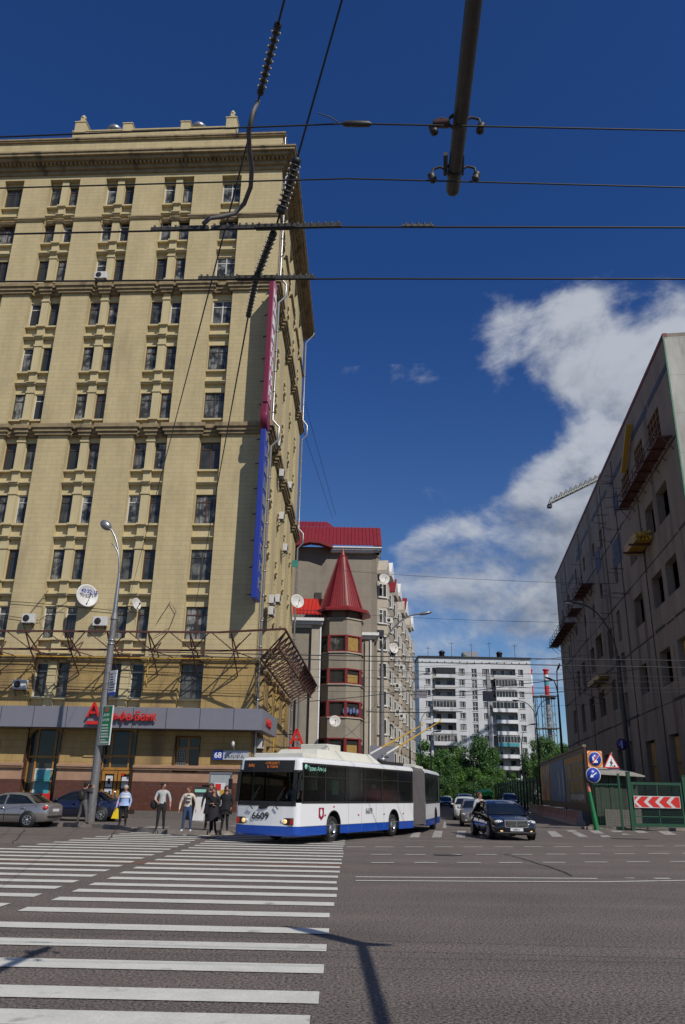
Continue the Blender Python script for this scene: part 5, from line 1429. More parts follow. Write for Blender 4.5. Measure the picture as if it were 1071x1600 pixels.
# ------------------------------------------------------------------ people
def person(label, loc, rz, top, legs, hair, h=1.74, arms=None, leg=None, coat=0, skirt=False, sleeve=1.0, head_turn=0, shoes=None, longhair=False, female=False, lean=0.0, top2=None, seated=False):
    """local frame: the person faces +x; arms: (elbow, hand) pairs for left and right"""
    t = thing('person', label, 'person', loc, rz)
    s = h / 1.75
    arms = arms or {'L': ((-.02, .28, 1.12), (.06, .29, .86)), 'R': ((-.02, -.28, 1.12), (.06, -.29, .86))}
    leg = leg or {'L': ((.03, .10, .50), (-.02, .12, .08)), 'R': ((.02, -.10, .50), (.0, -.12, .08))}
    sw = .185 if not female else .165
    V_ = []; E_ = []; Rd = []; lab = []
    def v(p, r, l):
        V_.append(Vector(p) * s); Rd.append(r * s); lab.append(l); return len(V_) - 1
    def e(a, b): E_.append((a, b)); return b
    pel = v((0, 0, .95), .135, 'legs')
    wst = e(pel, v((lean * .2, 0, 1.10), .125 if not female else .115, 'top')); che = e(wst, v((lean * .5, 0, 1.30), .150, 'top'))
    upc = e(che, v((lean * .7, 0, 1.42), .115, 'top')); nk = e(upc, v((lean * .8 + .01, 0, 1.50), .055, 'skin'))
    hd_ = e(nk, v((lean + .02, 0, 1.56), .075, 'skin')); hc = e(hd_, v((lean + .02, 0, 1.64), .092, 'skin')); e(hc, v((lean + .01, 0, 1.70), .072, 'skin'))
    for sd_, sg in (('L', 1), ('R', -1)):
        sh_ = e(upc, v((lean * .7, sg * sw, 1.40), .066, 'top')); el_, ha = arms[sd_]
        l_e = 'top' if sleeve > .4 else 'skin'
        ee = e(sh_, v(el_, .046, 'top')); l_w = 'top' if sleeve > .9 else 'skin'
        wr = Vector(el_).lerp(Vector(ha), .86); ww = e(ee, v(wr, .034, l_w))
        dv_ = (Vector(ha) - Vector(el_)).normalized(); palm = e(ww, v(Vector(ha) + dv_ * .03, .034, 'skin'))
        sdv = Vector((1, 0, 0)) if abs(dv_.x) < .7 else Vector((0, 0, 1))
        for fi, (off, ln_) in enumerate(((-.026, .075), (-.009, .085), (.009, .08), (.026, .062))):
            a_ = v(Vector(ha) + dv_ * .07 + sdv * off, .0095, 'skin'); e(palm, a_); b_ = v(Vector(ha) + dv_ * (.07 + ln_ * .6) + sdv * (off + .008), .0085, 'skin'); e(a_, b_)
            e(b_, v(Vector(ha) + dv_ * (.07 + ln_) + sdv * (off + .022), .0075, 'skin'))
        th = v(Vector(ha) + dv_ * .02 + sdv * .045, .011, 'skin'); e(palm, th); e(th, v(Vector(ha) + dv_ * .06 + sdv * .06, .009, 'skin'))
        kn, an = leg[sd_]
        hp = e(pel, v((0, sg * .085, .86), .095, 'legs')); kk = e(hp, v(kn, .062 if not skirt else .05, 'legs')); aa = e(kk, v(an, .042, 'legs'))
        toe = e(aa, v((an[0] + .13, an[1] + sg * .02, .035), .036, 'shoes'))
    me = bpy.data.meshes.new('body'); me.from_pydata([tuple(p) for p in V_], E_, [])
    o = bpy.data.objects.new('body_src', me); C.objects.link(o)
    sk = o.modifiers.new('skin', 'SKIN'); sk.use_smooth_shade = True
    for i, d in enumerate(me.skin_vertices[0].data): d.radius = (Rd[i], Rd[i]); d.use_root = (i == 0)
    su = o.modifiers.new('sub', 'SUBSURF'); su.levels = 1; su.render_levels = 1
    dg = bpy.context.evaluated_depsgraph_get(); dg.update()
    nm = bpy.data.meshes.new_from_object(o.evaluated_get(dg)); bpy.data.objects.remove(o); bpy.data.meshes.remove(me)
    nm.name = 'body'; nm.materials.clear()
    keys = ['skin', 'top', 'legs', 'shoes']
    for m_ in (M['skin'], top, legs, shoes or M['black']): nm.materials.append(m_)
    for f in nm.polygons:
        c = f.center; best = None
        for a, b in E_:
            pa, pb = V_[a], V_[b]; d = pb - pa; q_ = max(0, min(1, (c - pa).dot(d) / max(d.length_squared, 1e-9)))
            dist = (c - pa.lerp(pb, q_)).length
            lb = lab[b] if q_ > .12 else lab[a]
            if lab[a] == 'top' and lab[b] == 'skin' and V_[b].z < 1.3 * s: lb = 'top' if q_ < .35 * (1 if sleeve < .9 else 2.4) and sleeve > .3 else 'skin'
            if lab[a] == 'legs' and lab[b] == 'top': lb = 'top' if q_ > .15 else 'legs'
            if best is None or dist < best[0]: best = (dist, lb)
        f.material_index = keys.index(best[1]); f.use_smooth = True
    for vv in nm.vertices:   # flatten the trunk front to back
        z = vv.co.z / s
        if .85 < z < 1.47 and abs(vv.co.y) < .24 * s: vv.co.x = (vv.co.x - lean * .5 * s) * .74 + lean * .5 * s
        if 1.53 < z: vv.co.x *= 1.08; vv.co.y *= .86
    bo = bpy.data.objects.new('body', nm); C.objects.link(bo); bo.parent = t
    t.scale = (1.14, 1.12, 1)
    ct, st2 = math.cos(head_turn), math.sin(head_turn)
    hx = (lean + .02) * s; hz = 1.645 * s
    def hp_(x, y, z): return Vector((hx + (x * ct - y * st2) * s, (x * st2 + y * ct) * s, hz + z * s))
    q = MB(); q.ell(hp_(-.016, 0, .04), (.116 * s, .100 * s, .104 * s), 14, 10)
    q.ell(hp_(-.05, 0, -.02), (.07 * s, .082 * s, .09 * s))
    if longhair:
        for y in (-.07, .07): q.ell(hp_(-.02, y, -.08), (.06 * s, .035 * s, .13 * s))
        q.ell(hp_(-.06, 0, -.1), (.05 * s, .09 * s, .13 * s))
    q.build('hair', hair, t)
    q = MB(); q.ell(hp_(.105, 0, -.01), (.018 * s, .014 * s, .024 * s), 8, 6)
    for y in (-.088, .088): q.ell(hp_(.0, y, -.005), (.022 * s, .012 * s, .032 * s), 8, 6)
    q.ell(hp_(.045, 0, .0), (.062 * s, .070 * s, .092 * s), 14, 10); q.build('face', M['skin'], t)
    q = MB()
    for y in (-.032, .032): q.ell(hp_(.098, y, .012), (.010 * s, .014 * s, .008 * s), 8, 5); q.box(*(hp_(.092, y - .02, .030)), *(hp_(.103, y + .02, .037))) if abs(head_turn) < .05 else None
    q.build('eyes', M['dark'], t)
    q = MB(); q.ell(hp_(.098, 0, -.052), (.008 * s, .024 * s, .006 * s), 8, 5); q.build('mouth', mat('lips', (.3, .08, .07), .5), t)
    if coat or skirt:
        q = MB(); q.sm = True
        z1, z0 = (1.0, coat or .45)
        ringz = [(1.44, .15, .10), (1.36, .205, .13), (1.2, .185, .125), (1.08, .165, .12), (.95, .20, .15), (z0 + (.95 - z0) * .4, .22, .17), (z0, .235 if coat else .20, .18)]
        if skirt and not coat: ringz = ringz[3:]
        n = 18; vs = []
        for z, ry, rx in ringz:
            for j in range(n):
                a = 2 * math.pi * j / n; rp_ = 1 + .05 * math.sin(5 * a + z * 7) * (z < 1)
                vs.append(Vector(((lean * .3 + rx * math.cos(a) * rp_) * s, ry * math.sin(a) * rp_ * s, z * s)))
        fs = [(i * n + j, i * n + (j + 1) % n, (i + 1) * n + (j + 1) % n, (i + 1) * n + j) for i in range(len(ringz) - 1) for j in range(n)]
        q.add(vs, fs); q.build('coat' if coat else 'skirt', top2 or top, t)
    elif top2 is not None:
        q = MB(); q.sm = True; n = 18; vs = []
        ringz = [(1.47, .075, .06), (1.43, .19, .10), (1.3, .215, .135), (1.12, .20, .13), (.93, .205, .14)]
        for z, ry, rx in ringz:
            for j in range(n):
                a = R(28) + (2 * math.pi - R(56)) * j / (n - 1)
                vs.append(Vector(((lean * .5 + rx * math.cos(a)) * s, ry * math.sin(a) * s, z * s)))
        q.add(vs, [(i * n + j, i * n + j + 1, (i + 1) * n + j + 1, (i + 1) * n + j) for i in range(len(ringz) - 1) for j in range(n - 1)])
        q.build('open_jacket', top2, t)
    return t
cl = lambda n, c, **k: mat(n, c, .85, var=.15, scale=9, **k)
blk = cl('black_cloth', (.010, .010, .012)); jean = cl('jeans', (.03, .055, .12)); gry = cl('grey_trousers', (.10, .095, .09)); hairb = cl('dark_hair', (.018, .012, .009)); hairg = cl('pale_hair', (.42, .39, .33)); hairr = cl('brown_hair', (.09, .03, .015))
P_ = lambda px, py, z=.15: tuple(gz(px, py, z))
FACE = R(-90)
ph = person('man with backpack photographing up against the lamp post, grey trousers', P_(127, 1288), R(62), cl('dark_jacket', (.03, .025, .025)), gry, hairb, 1.78,
       arms={'L': ((.14, .24, 1.28), (.30, .10, 1.52)), 'R': ((.14, -.24, 1.28), (.30, -.10, 1.52))}, leg={'L': ((.02, .15, .5), (-.02, .22, .08)), 'R': ((.04, -.15, .5), (.02, -.22, .08))}, lean=.03)
o_ = Matrix.Translation(ph.location) @ Matrix.Rotation(R(62), 4, 'Z')
q = MB(); q.ell((0, 0, 0), (.12, .17, .24)); x = q.build('backpack', M['black']); x.location = o_ @ Vector((-.22, 0, 1.2)); x.rotation_euler = (0, 0, R(62)); tag(x, 'dark backpack on the back of the man at the lamp post', 'backpack')
q = MB(); q.box(-.04, -.07, -.045, .04, .07, .045); q.lathe([(.035, 0), (.035, .09), (0, .09)], 12, (.04, 0, 0), (1, 0, 0)); x = q.build('camera_body', M['black']); x.name = 'photo_camera'; x.location = o_ @ Vector((.26, 0, 1.62)); x.rotation_euler = (0, 0, R(62)); tag(x, 'black camera held to the face of the man at the lamp post', 'camera')
lj = cl('pale_blue_jacket', (.30, .40, .62))
p1_ = person('white-haired woman in a pale blue and white jacket holding a yellow bag', P_(191, 1291), FACE, lj, blk, hairg, 1.66, female=True, head_turn=.05,
       arms={'L': ((-.02, .26, 1.10), (.08, .24, .84)), 'R': ((-.02, -.27, 1.10), (.04, -.30, .82))}, coat=.88, top2=lj)
q = MB(); q.sm = True
for (z0, z1, ry, rx) in ((1.22, 1.42, .222, .142),): 
    vs = []
    for z, k_ in ((z0, 1), (z1, .82)):
        for j in range(16): a = 2 * math.pi * j / 16; vs.append(Vector((rx * .96 * math.cos(a) * k_, ry * .93 * math.sin(a) * k_, z * .95)))
    q.add(vs, [(j, (j + 1) % 16, 16 + (j + 1) % 16, 16 + j) for j in range(16)])
q.build('jacket_yoke', M['paper'], p1_)
yb = Vector(P_(191, 1291)) + Vector((-.33, -.02, .30))
q = MB(); q.hexa([(-.17, -.05, 0), (.15, -.05, 0), (.15, .05, 0), (-.17, .05, 0), (-.04, -.03, .42), (.10, -.03, .42), (.10, .03, .42), (-.04, .03, .42)]); q.tube([(-.02, 0, .4), (.03, 0, .52), (.08, 0, .4)], .008, 6)
x = q.build('shopping_bag', mat('yellow_plastic', (.75, .52, .01), .4), bevel=.02); x.location = yb; tag(x, 'yellow plastic shopping bag hanging from the white-haired woman\'s hand', 'bag')
q = MB(); q.box(-.14, -.05, 0, .14, .05, .2); q.tube([(-.1, 0, .2), (0, 0, .34), (.1, 0, .2)], .01, 6); x = q.build('handbag', mat('dark_leather', (.03, .015, .01), .4), bevel=.03); x.location = Vector(P_(191, 1291)) + Vector((.33, -.02, .5)); tag(x, 'small dark handbag at the white-haired woman\'s side', 'bag')
ws_ = cl('pale_shirt', (.40, .42, .41))
p2_ = person('man in a pale short-sleeved shirt and black trousers with a shoulder bag', P_(250, 1296), R(-85), ws_, blk, hairb, 1.78, sleeve=.5, head_turn=.6,
       arms={'L': ((.0, .28, 1.14), (.04, .30, .88)), 'R': ((.02, -.26, 1.14), (.18, -.16, 1.02))})
q = MB(); q.ell((0, 0, 0), (.10, .16, .19)); q.tube([(0, .02, .15), (.02, .2, .42), (.0, .28, .5)], .018, 6); x = q.build('shoulder_bag', blk); x.location = Vector(P_(250, 1296)) + Vector((-.32, -.02, .95)); x.rotation_euler = (0, 0, R(-90)); tag(x, 'black shoulder bag with a coat over it, on the man in the pale shirt', 'bag')
stripe = bpy.data.materials.new('striped_jumper'); stripe.use_nodes = True
_t = stripe.node_tree; _w = _t.nodes.new('ShaderNodeTexWave'); _w.bands_direction = 'Z'; _w.inputs['Scale'].default_value = 2.6; _c = _t.nodes.new('ShaderNodeTexCoord'); _r = _t.nodes.new('ShaderNodeValToRGB'); _r.color_ramp.interpolation = 'CONSTANT'; _r.color_ramp.elements[0].color = (.02, .02, .03, 1); _r.color_ramp.elements[1].position = .55; _r.color_ramp.elements[1].color = (.45, .45, .45, 1)
_t.links.new(_c.outputs['Object'], _w.inputs[0]); _t.links.new(_w.outputs[0], _r.inputs[0]); _t.links.new(_r.outputs[0], _t.nodes['Principled BSDF'].inputs['Base Color'])
cj = cl('cream_jacket', (.52, .47, .38))
pj = person('man in an open cream jacket over a striped jumper, blue jeans', P_(291, 1300), FACE, cj, jean, hairr, 1.66, head_turn=-.4, shoes=M['wframe'],
       arms={'L': ((-.02, .29, 1.10), (.05, .30, .86)), 'R': ((-.02, -.29, 1.10), (.05, -.30, .86))}, leg={'L': ((.04, .12, .5), (.0, .15, .08)), 'R': ((.02, -.12, .5), (.0, -.15, .08))})
q = MB(); q.ell((.055, 0, 1.18), (.085, .085, .19), 14, 10); q.build('striped_jumper', stripe, pj)
dk = cl('dark_navy_cloth', (.014, .012, .016))
person('woman in black with a dark skirt and folded arms, nearest the kerb', P_(331, 1302), FACE, blk, blk, hairr, 1.62, female=True, skirt=True, coat=0, top2=dk, longhair=True, head_turn=-.2,
       arms={'L': ((.04, .25, 1.12), (.20, .02, 1.14)), 'R': ((.04, -.25, 1.12), (.19, .0, 1.08))}, leg={'L': ((.03, .08, .5), (-.02, .13, .08)), 'R': ((.06, -.06, .5), (.02, -.05, .08))})
person('tall man in a dark coat behind the woman with folded arms', tuple(Vector(P_(325, 1298)) + Vector((-.03, .35, 0))), FACE, dk, blk, hairr, 1.78, coat=.62, top2=dk)
person('woman in a black knee-length coat beside the front of the bus', P_(351, 1299), R(-95), blk, blk, hairr, 1.70, female=True, coat=.66, longhair=True, head_turn=.35,
       arms={'L': ((.0, .26, 1.12), (.08, .22, .92)), 'R': ((-.04, -.30, 1.14), (.02, -.36, .93))}, leg={'L': ((.06, .08, .48), (.0, .10, .08)), 'R': ((.03, -.08, .5), (.02, -.12, .08))})
person('man in a pale shirt standing in the road between the silver hatchback and the limousine', tuple(Vector((at(747, 1260, front_r.y + 5.6).x, front_r.y + 5.2, 0))), R(-60), ws_, gry, hairr, 1.80)
# the driver, seen through the windscreen
person('bus driver in a pale shirt behind the left of the windscreen', tuple((Matrix.Translation(bus.location) @ Rb) @ Vector((-.9, .58, .40))), bus.rotation_euler.z, M['paper'], blk, hairb, 1.62,
       arms={'L': ((.18, .24, 1.12), (.36, .16, 1.18)), 'R': ((.18, -.24, 1.12), (.36, -.16, 1.18))}, leg={'L': ((.40, .12, .86), (.46, .12, .42)), 'R': ((.40, -.12, .86), (.46, -.12, .42))})
# ------------------------------------------------------------------ bare concrete building on the right
RN = Vector((22.168, 46.95, 0)); RAZ = R(8.368)
RD = Vector((math.sin(RAZ), math.cos(RAZ), 0)); RO = Vector((-RD.y, RD.x, 0))   # RO points to the street
RC = thing('concrete_building', 'unfinished raw concrete building with empty window openings on the right', 'building', RN, 0)
RLEN, RH = 65.6, 32.0
def Pr(u, z, d=0.0): return RD * (RLEN - u) - RO * d + Vector((0, 0, z))     # u runs from the far end to the near corner
def Prr(r, z, d=0.0): return RD * r - RO * d + Vector((0, 0, z))
def Pq(u, z, d=0.0): return Vector((RD.y, -RD.x, 0)) * u + RD * d + Vector((0, 0, z))   # front face, runs to the right
ho = [(3.5, 6.9, 25.9, 28.5), (8.9, 11.7, 25.9, 28.5), (14.3, 17.2, 25.7, 28.2), (3.9, 6.9, 20.4, 22.9), (8.0, 10.6, 20.4, 22.9), (14.6, 17.2, 20.2, 22.5),
      (3.8, 6.9, 15.1, 17.5), (7.9, 11.0, 15.1, 17.5), (14.4, 17.6, 15.0, 17.4), (3.2, 6.2, 9.4, 11.9), (8.2, 11.3, 9.4, 11.9), (15.6, 18.4, 9.6, 11.9),
      (8.7, 11.4, 2.6, 6.0), (15.8, 18.8, 2.6, 6.0), (2.5, 5.3, 2.6, 6.0),
      (22.6, 24.0, 20.4, 22.9), (23.6, 25.1, 15.2, 18.0), (23.3, 24.9, 11.3, 14.1), (23.8, 25.2, 7.6, 10.6), (24.0, 25.3, 3.6, 6.4),
      (28.0, 30.3, 14.4, 17.2), (28.6, 30.8, 9.6, 12.4), (28.6, 31, 3.2, 6.0), (33.6, 37.3, 15.4, 17.8), (34.8, 38.0, 9.6, 12.2), (34.8, 38, 2.8, 5.8), (38.6, 41.2, 14.6, 17.2),
      (41.2, 44.6, 9.7, 12.2), (41.2, 44.6, 3, 5.8), (45.5, 48.0, 13.4, 16.8), (48.6, 51, 9.0, 12.2), (50.2, 52, 13.6, 16.4), (56, 58, 9.4, 12.2), (56.5, 57.6, 18.6, 20.6),
      (28.2, 29.6, 25.5, 27.4), (33.0, 34.2, 26.0, 27.4), (39.4, 40.8, 26.2, 27.8), (46, 47.2, 26.4, 28.2), (36.6, 37.8, 22.6, 24.0), (30.6, 31.9, 21.0, 22.4), (36.0, 37.3, 20.0, 21.4), (42.0, 43.3, 20.2, 21.5), (49.0, 50.4, 20.6, 21.8), (53.2, 54.6, 25.0, 26.8), (60, 61.2, 24.6, 26.2)]
w_ = MB()
hu = [(RLEN - b, RLEN - a, c, d) for a, b, c, d in ho]
wall(w_, Pr, 0, RLEN, 0, RH, hu, .55, flip=False)
wall(w_, lambda u, z, d=0: Prr(RLEN, z, 0) + Vector((RD.y, -RD.x, 0)) * u, 0, 26, 0, RH, [], .1, flip=True)
w_.hexa([Pr(0, RH, 0), Pr(RLEN, RH, 0), Pr(RLEN, RH, 0) + Vector((RD.y, -RD.x, 0)) * 26, Pr(0, RH, 0) + Vector((RD.y, -RD.x, 0)) * 26] + [p + Vector((0, 0, .3)) for p in [Pr(0, RH, 0), Pr(RLEN, RH, 0), Pr(RLEN, RH, 0) + Vector((RD.y, -RD.x, 0)) * 26, Pr(0, RH, 0) + Vector((RD.y, -RD.x, 0)) * 26]])
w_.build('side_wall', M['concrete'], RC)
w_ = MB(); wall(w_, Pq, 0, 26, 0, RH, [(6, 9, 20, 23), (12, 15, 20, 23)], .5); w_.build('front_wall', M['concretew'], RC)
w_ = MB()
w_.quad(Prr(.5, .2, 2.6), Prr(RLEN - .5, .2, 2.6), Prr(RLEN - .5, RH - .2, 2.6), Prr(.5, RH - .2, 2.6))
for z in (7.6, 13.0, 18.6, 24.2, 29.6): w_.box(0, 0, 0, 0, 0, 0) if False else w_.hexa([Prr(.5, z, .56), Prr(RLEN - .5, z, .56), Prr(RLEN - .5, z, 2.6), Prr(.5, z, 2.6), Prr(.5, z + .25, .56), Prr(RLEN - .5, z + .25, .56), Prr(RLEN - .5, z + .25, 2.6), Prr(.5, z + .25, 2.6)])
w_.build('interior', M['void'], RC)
mem = mat('blue_membrane', (.055, .058, .085), .7, var=.4, scale=1.5)
def strip(name, r0, r1, z0, z1, m, d=-.03, t=.025, zz=None):
    q = MB(); zz = zz or (z0, z1)
    q.hexa([Prr(r0, z0, d), Prr(r1, zz[0], d), Prr(r1, zz[0], d + t), Prr(r0, z0, d + t), Prr(r0, z1, d), Prr(r1, zz[1], d), Prr(r1, zz[1], d + t), Prr(r0, z1, d + t)])
    return q.build(name, m, RC)
for r0, r1, z0, z1 in ((.3, 6, 29.6, 30.1), (6.3, 12, 29.5, 30.05), (13, 22, 29.4, 29.95), (24, 33, 29.6, 30.0), (36, 44, 29.5, 29.9), (19.5, 21.4, 26.3, 28.2), (20, 23.5, 21.8, 24.2), (30, 33, 23.8, 26.0), (41, 45, 28.6, 29.3), (48, 54, 27.6, 28.2)):
    strip('membrane_patch', r0, r1, z0, z1, mem)
strip('coping', -.02, RLEN, RH + .0, RH + .32, mat('coping_red', (.18, .05, .05), .7), -.06, .3)
q = MB(); q.bar(Prr(-.05, .5, -.04), Prr(-.05, RH, -.04), .10); q.build('corner_strip', mat('green_strip', (.06, .16, .10), .7), RC)
seamd = mat('joint_dirt', (.05, .043, .038), .95, var=.5, scale=2)
for z in (8.1, 13.4, 18.5, 24.5):
    r = 0
    while r < 64: l_ = random.uniform(1.5, 4.5); strip('floor_joint', r, r + l_, z + random.uniform(-.04, .04), z + random.uniform(.08, .22), seamd, -.012, .02); r += l_ + random.uniform(.0, .5)
for r in (12.2, 20.6, 27.0, 42.5, 55): strip('drain_line', r, r + .12, 1, 31.5 if r != 12.2 else 27, seamd, -.05, .06)
rr = random.Random(11)
for i in range(26):
    r = rr.uniform(1, 60); z = rr.uniform(6, 30); h_ = rr.uniform(1.5, 5)
    strip('stain', r, r + rr.uniform(.06, .3), z, z + h_, rr.choice([seamd, mat('pale_run', (.24, .21, .18), .9, var=.3) if i == 0 else seamd]), -.006, .008)
# openings: timber frames and plywood boards
def infill(r0, r1, z0, z1, kind):
    if kind == 'frame':
        q = MB(); q.hexa([Prr(r0, z0, .12), Prr(r1, z0, .12), Prr(r1, z0, .18), Prr(r0, z0, .18), Prr(r0, z1, .12), Prr(r1, z1, .12), Prr(r1, z1, .18), Prr(r0, z1, .18)]); 
        o = q.build('shutter_board', M['brown'], RC)
        q = MB()
        for i in range(1, 4): rx = r0 + (r1 - r0) * i / 4; q.bar(Prr(rx, z0, .06), Prr(rx, z1, .06), .12)
        for i in range(0, 5): z = z0 + (z1 - z0) * i / 4 + (.05 if i == 0 else -.05 if i == 4 else 0); q.bar(Prr(r0, z, .03), Prr(r1, z, .03), .10)
        q.build('timber_batten', bpy.data.materials.get('weathered_timber') or mat('weathered_timber', (.19, .11, .045), .8, var=.3), o)
    elif kind == 'ply':
        q = MB(); q.hexa([Prr(r0 + .5, z0, .30), Prr(r1 - .35, z0, .30), Prr(r1 - .35, z0, .34), Prr(r0 + .5, z0, .34), Prr(r0 + .5, z1 - .15, .30), Prr(r1 - .35, z1 - .15, .30), Prr(r1 - .35, z1 - .15, .34), Prr(r0 + .5, z1 - .15, .34)])
        o = q.build('plywood_board', M['ply'], RC)
        q = MB(); zz = (z0 + z1) / 2 - .2; q.bar(Prr(r0 + .5, zz, .27), Prr(r1 - .35, zz, .27), .08); q.build('batten', M['brown'], o)
    elif kind == 'white':
        q = MB(); m_ = (r0 + r1) / 2
        for a, b in ((r0 + .05, r0 + .15), (m_ - .05, m_ + .05), (r1 - .15, r1 - .05)): q.bar(Prr((a + b) / 2, z0, .35), Prr((a + b) / 2, z1, .35), .1)
        for z in (z0 + .05, z1 - .05, z1 - .6): q.bar(Prr(r0, z, .35), Prr(r1, z, .35), .08)
        q.build('window_frame', M['signgrey'], RC)
for i in (0, 1, 2): infill(*ho[i], 'frame')
for i in (9, 12, 13, 14): infill(*ho[i], 'ply')
for i in (24, 25, 27, 28, 22): infill(*ho[i], 'white')
# hanging scaffold platforms
netm = mat('rusty_mesh_panel', (.12, .05, .035), .8, var=.4, scale=4)
def platform(label, r0, r1, z, out, z_end=None):
    t = thing('scaffold_platform', label, 'scaffold', RN + RD * r0 + Vector((0, 0, z)), 0, 'scaffold platforms hung on the concrete wall')
    ze = (z_end if z_end is not None else z)
    def Q(r, dz, o_): f = (r - r0) / (r1 - r0); return RD * (r - r0) + RO * o_ + Vector((0, 0, dz + (ze - z) * f))
    q = MB(); n_ = max(2, int((r1 - r0) / .55))
    for i in range(n_):
        a = r0 + (r1 - r0) * i / n_; b = r0 + (r1 - r0) * (i + .86) / n_
        q.hexa([Q(a, 0, .05), Q(b, 0, .05), Q(b, 0, out), Q(a, 0, out), Q(a, .05, .05), Q(b, .05, .05), Q(b, .05, out), Q(a, .05, out)])
    q.build('deck', netm, t)
    q = MB(); r = r0
    while r <= r1 + .01:
        q.bar(Q(r, -.06, 0), Q(r, -.06, out + .35), .09); q.bar(Q(r, -1.0, .03), Q(r, -.08, out * .8), .05); q.bar(Q(r, 0, out), Q(r, .95, out), .05); r += (r1 - r0) / max(2, round((r1 - r0) / 2.1))
    q.bar(Q(r0, .5, out), Q(r1, .5, out), .04); q.bar(Q(r0, .95, out), Q(r1, .95, out), .04); q.bar(Q(r0, -.02, out), Q(r1, -.02, out), .10); q.build('support', M['rust'], t)
platform('long rusty platform below the three timber-shuttered openings near the roof', 1.0, 15.5, 24.9, .9)
platform('rusty platform in the middle of the wall, above the row of small square openings', 35, 42.5, 23.4, 1.2)
platform('short rusty platform left of the middle one on the concrete wall', 44, 48.5, 22.7, 1.2)
platform('rusty platform running to the far end of the concrete wall', 50, 67.5, 22.2, 1.3)
# rods sticking out of the wall
for i in range(46):
    q = MB()
    r = rr.choice([rr.uniform(16, 30), rr.uniform(40, 65.5)]); z = rr.choice([18.6, 20.4, 24.2, 26.2, 27.4, 29.8]) + rr.uniform(-.5, .5)
    q.bar(Prr(r, z, 0), Prr(r + rr.uniform(-.3, .3), z + rr.uniform(-.1, .15), -rr.uniform(.5, 1.4)), .035); q.build('protruding_rod', M['rust'], RC)
def beams(label, r0, r1, z0, n_, rows, out, tilt=0):
    t = thing('formwork_stack', label, 'formwork', RN + RD * r0 + Vector((0, 0, z0)), 0)
    for k_ in range(rows):
        q = MB()
        for i in range(n_):
            o_ = .1 + out * (i + .5) / n_
            q.bar(RO * o_ + Vector((0, 0, k_ * .24)) + RD * rr.uniform(-.4, .3), RD * (r1 - r0 + rr.uniform(-.5, .4)) + RO * o_ + Vector((0, 0, k_ * .24 + tilt)), .16, .2)
        q.build('beam_layer', M['yellow'], t)
    q = MB(); q.bar(RD * 1 + Vector((0, 0, -.2)), RD * 1 + RO * (out + .4) + Vector((0, 0, -.2)), .14); q.bar(RD * (r1 - r0 - 1) + Vector((0, 0, -.2)), RD * (r1 - r0 - 1) + RO * (out + .4) + Vector((0, 0, -.2)), .14); q.build('support', M['rust'], t)
beams('stack of yellow formwork beams on a platform under the second row of openings', 9.0, 13.2, 20.2, 5, 3, 1.2)
beams('small bundle of yellow beams on the wall beside the dark lamp post, lower down', 31.5, 38.5, 12.9, 3, 2, 1.0)
q = MB(); q.bar(Prr(10.9, 30.6, -.35) + RN, Prr(14.6, 27.9, -.35) + RN, .42, .3); tag(q.build('yellow_beam', M['yellow']), 'long yellow beam fastened slantwise high on the concrete wall', 'beam')
# tower crane jib
ca = at(858, 787, 150); cb = at(945, 745, 150); cb = ca + (cb - ca) * 3.0
t = thing('tower_crane', 'pale lattice jib of a tower crane reaching out behind the concrete building', 'crane', (cb.x, cb.y, 0))
q = MB(); ca_ = ca - t.location; cb_ = cb - t.location
for o1 in ((0, .8, 0), (0, -.8, 0)): q.bar(ca_ + Vector(o1), cb_ + Vector(o1), .22)
q.bar(ca_ + Vector((1.5, 0, 1.3)), cb_ + Vector((0, 0, 1.3)), .2)
n_ = 34
for i in range(n_):
    a = ca_.lerp(cb_, i / n_); b = ca_.lerp(cb_, (i + 1) / n_); m_ = (a + b) / 2 + Vector((0, 0, 1.3))
    for s_ in (.8, -.8): q.bar(a + Vector((0, s_, 0)), m_, .10); q.bar(m_, b + Vector((0, s_, 0)), .10)
    q.bar(a + Vector((0, .8, 0)), b + Vector((0, -.8, 0)), .09)
q.build('jib', mat('crane_paint', (.30, .29, .25), .6), t)
q = MB(); q.box(-.3, -.5, -.9, .5, .5, -.2); q = q.build('jib_tip', M['dark'], t); q.location = ca_
q = MB()
for x, y in ((-1, -1), (1, -1), (1, 1), (-1, 1)): q.bar((x, y, 0), (x, y, cb.z + 4), .25)
for i in range(16): z = cb.z * i / 16; q.bar((-1, -1, z), (1, -1, z + 4), .12); q.bar((1, -1, z), (-1, -1, z + 4), .12)
q.build('mast', mat('crane_mast', (.30, .29, .25), .6), t)

# ------------------------------------------------------------------ hoarding, barriers, gate and signs on the right
ha = gz(922, 1291); hb = gz(845, 1271.5)
hdv = (hb - ha); hl = hdv.length; hdv.normalize(); hn = Vector((-hdv.y, hdv.x, 0))
def hzt(px, py):   # distance along and height on the hoarding plane for a photo point
    d = ray(px, py); n3 = hn; t_ = n3.dot(ha - Vector((0, 0, EYE))) / n3.dot(d); p = Vector((0, 0, EYE)) + d * t_
    return (p - ha).dot(hdv), p.z
H = thing('hoarding', 'tall construction hoarding carrying three faded posters along the side street', 'hoarding', ha, 0)
def hp(s_, z, o_=0.0): return hdv * s_ + hn * o_ + Vector((0, 0, z))
ps = [hzt(922, 1163), hzt(886, 1172), hzt(882, 1176), hzt(862, 1178), hzt(860, 1178), hzt(846, 1185)]
HT = 5.0
ztop = ps[0][1]
sN, sM1, sM2, sF = 0.0, hzt(884, 1230)[0], hzt(861, 1230)[0], hzt(846, 1225)[0]
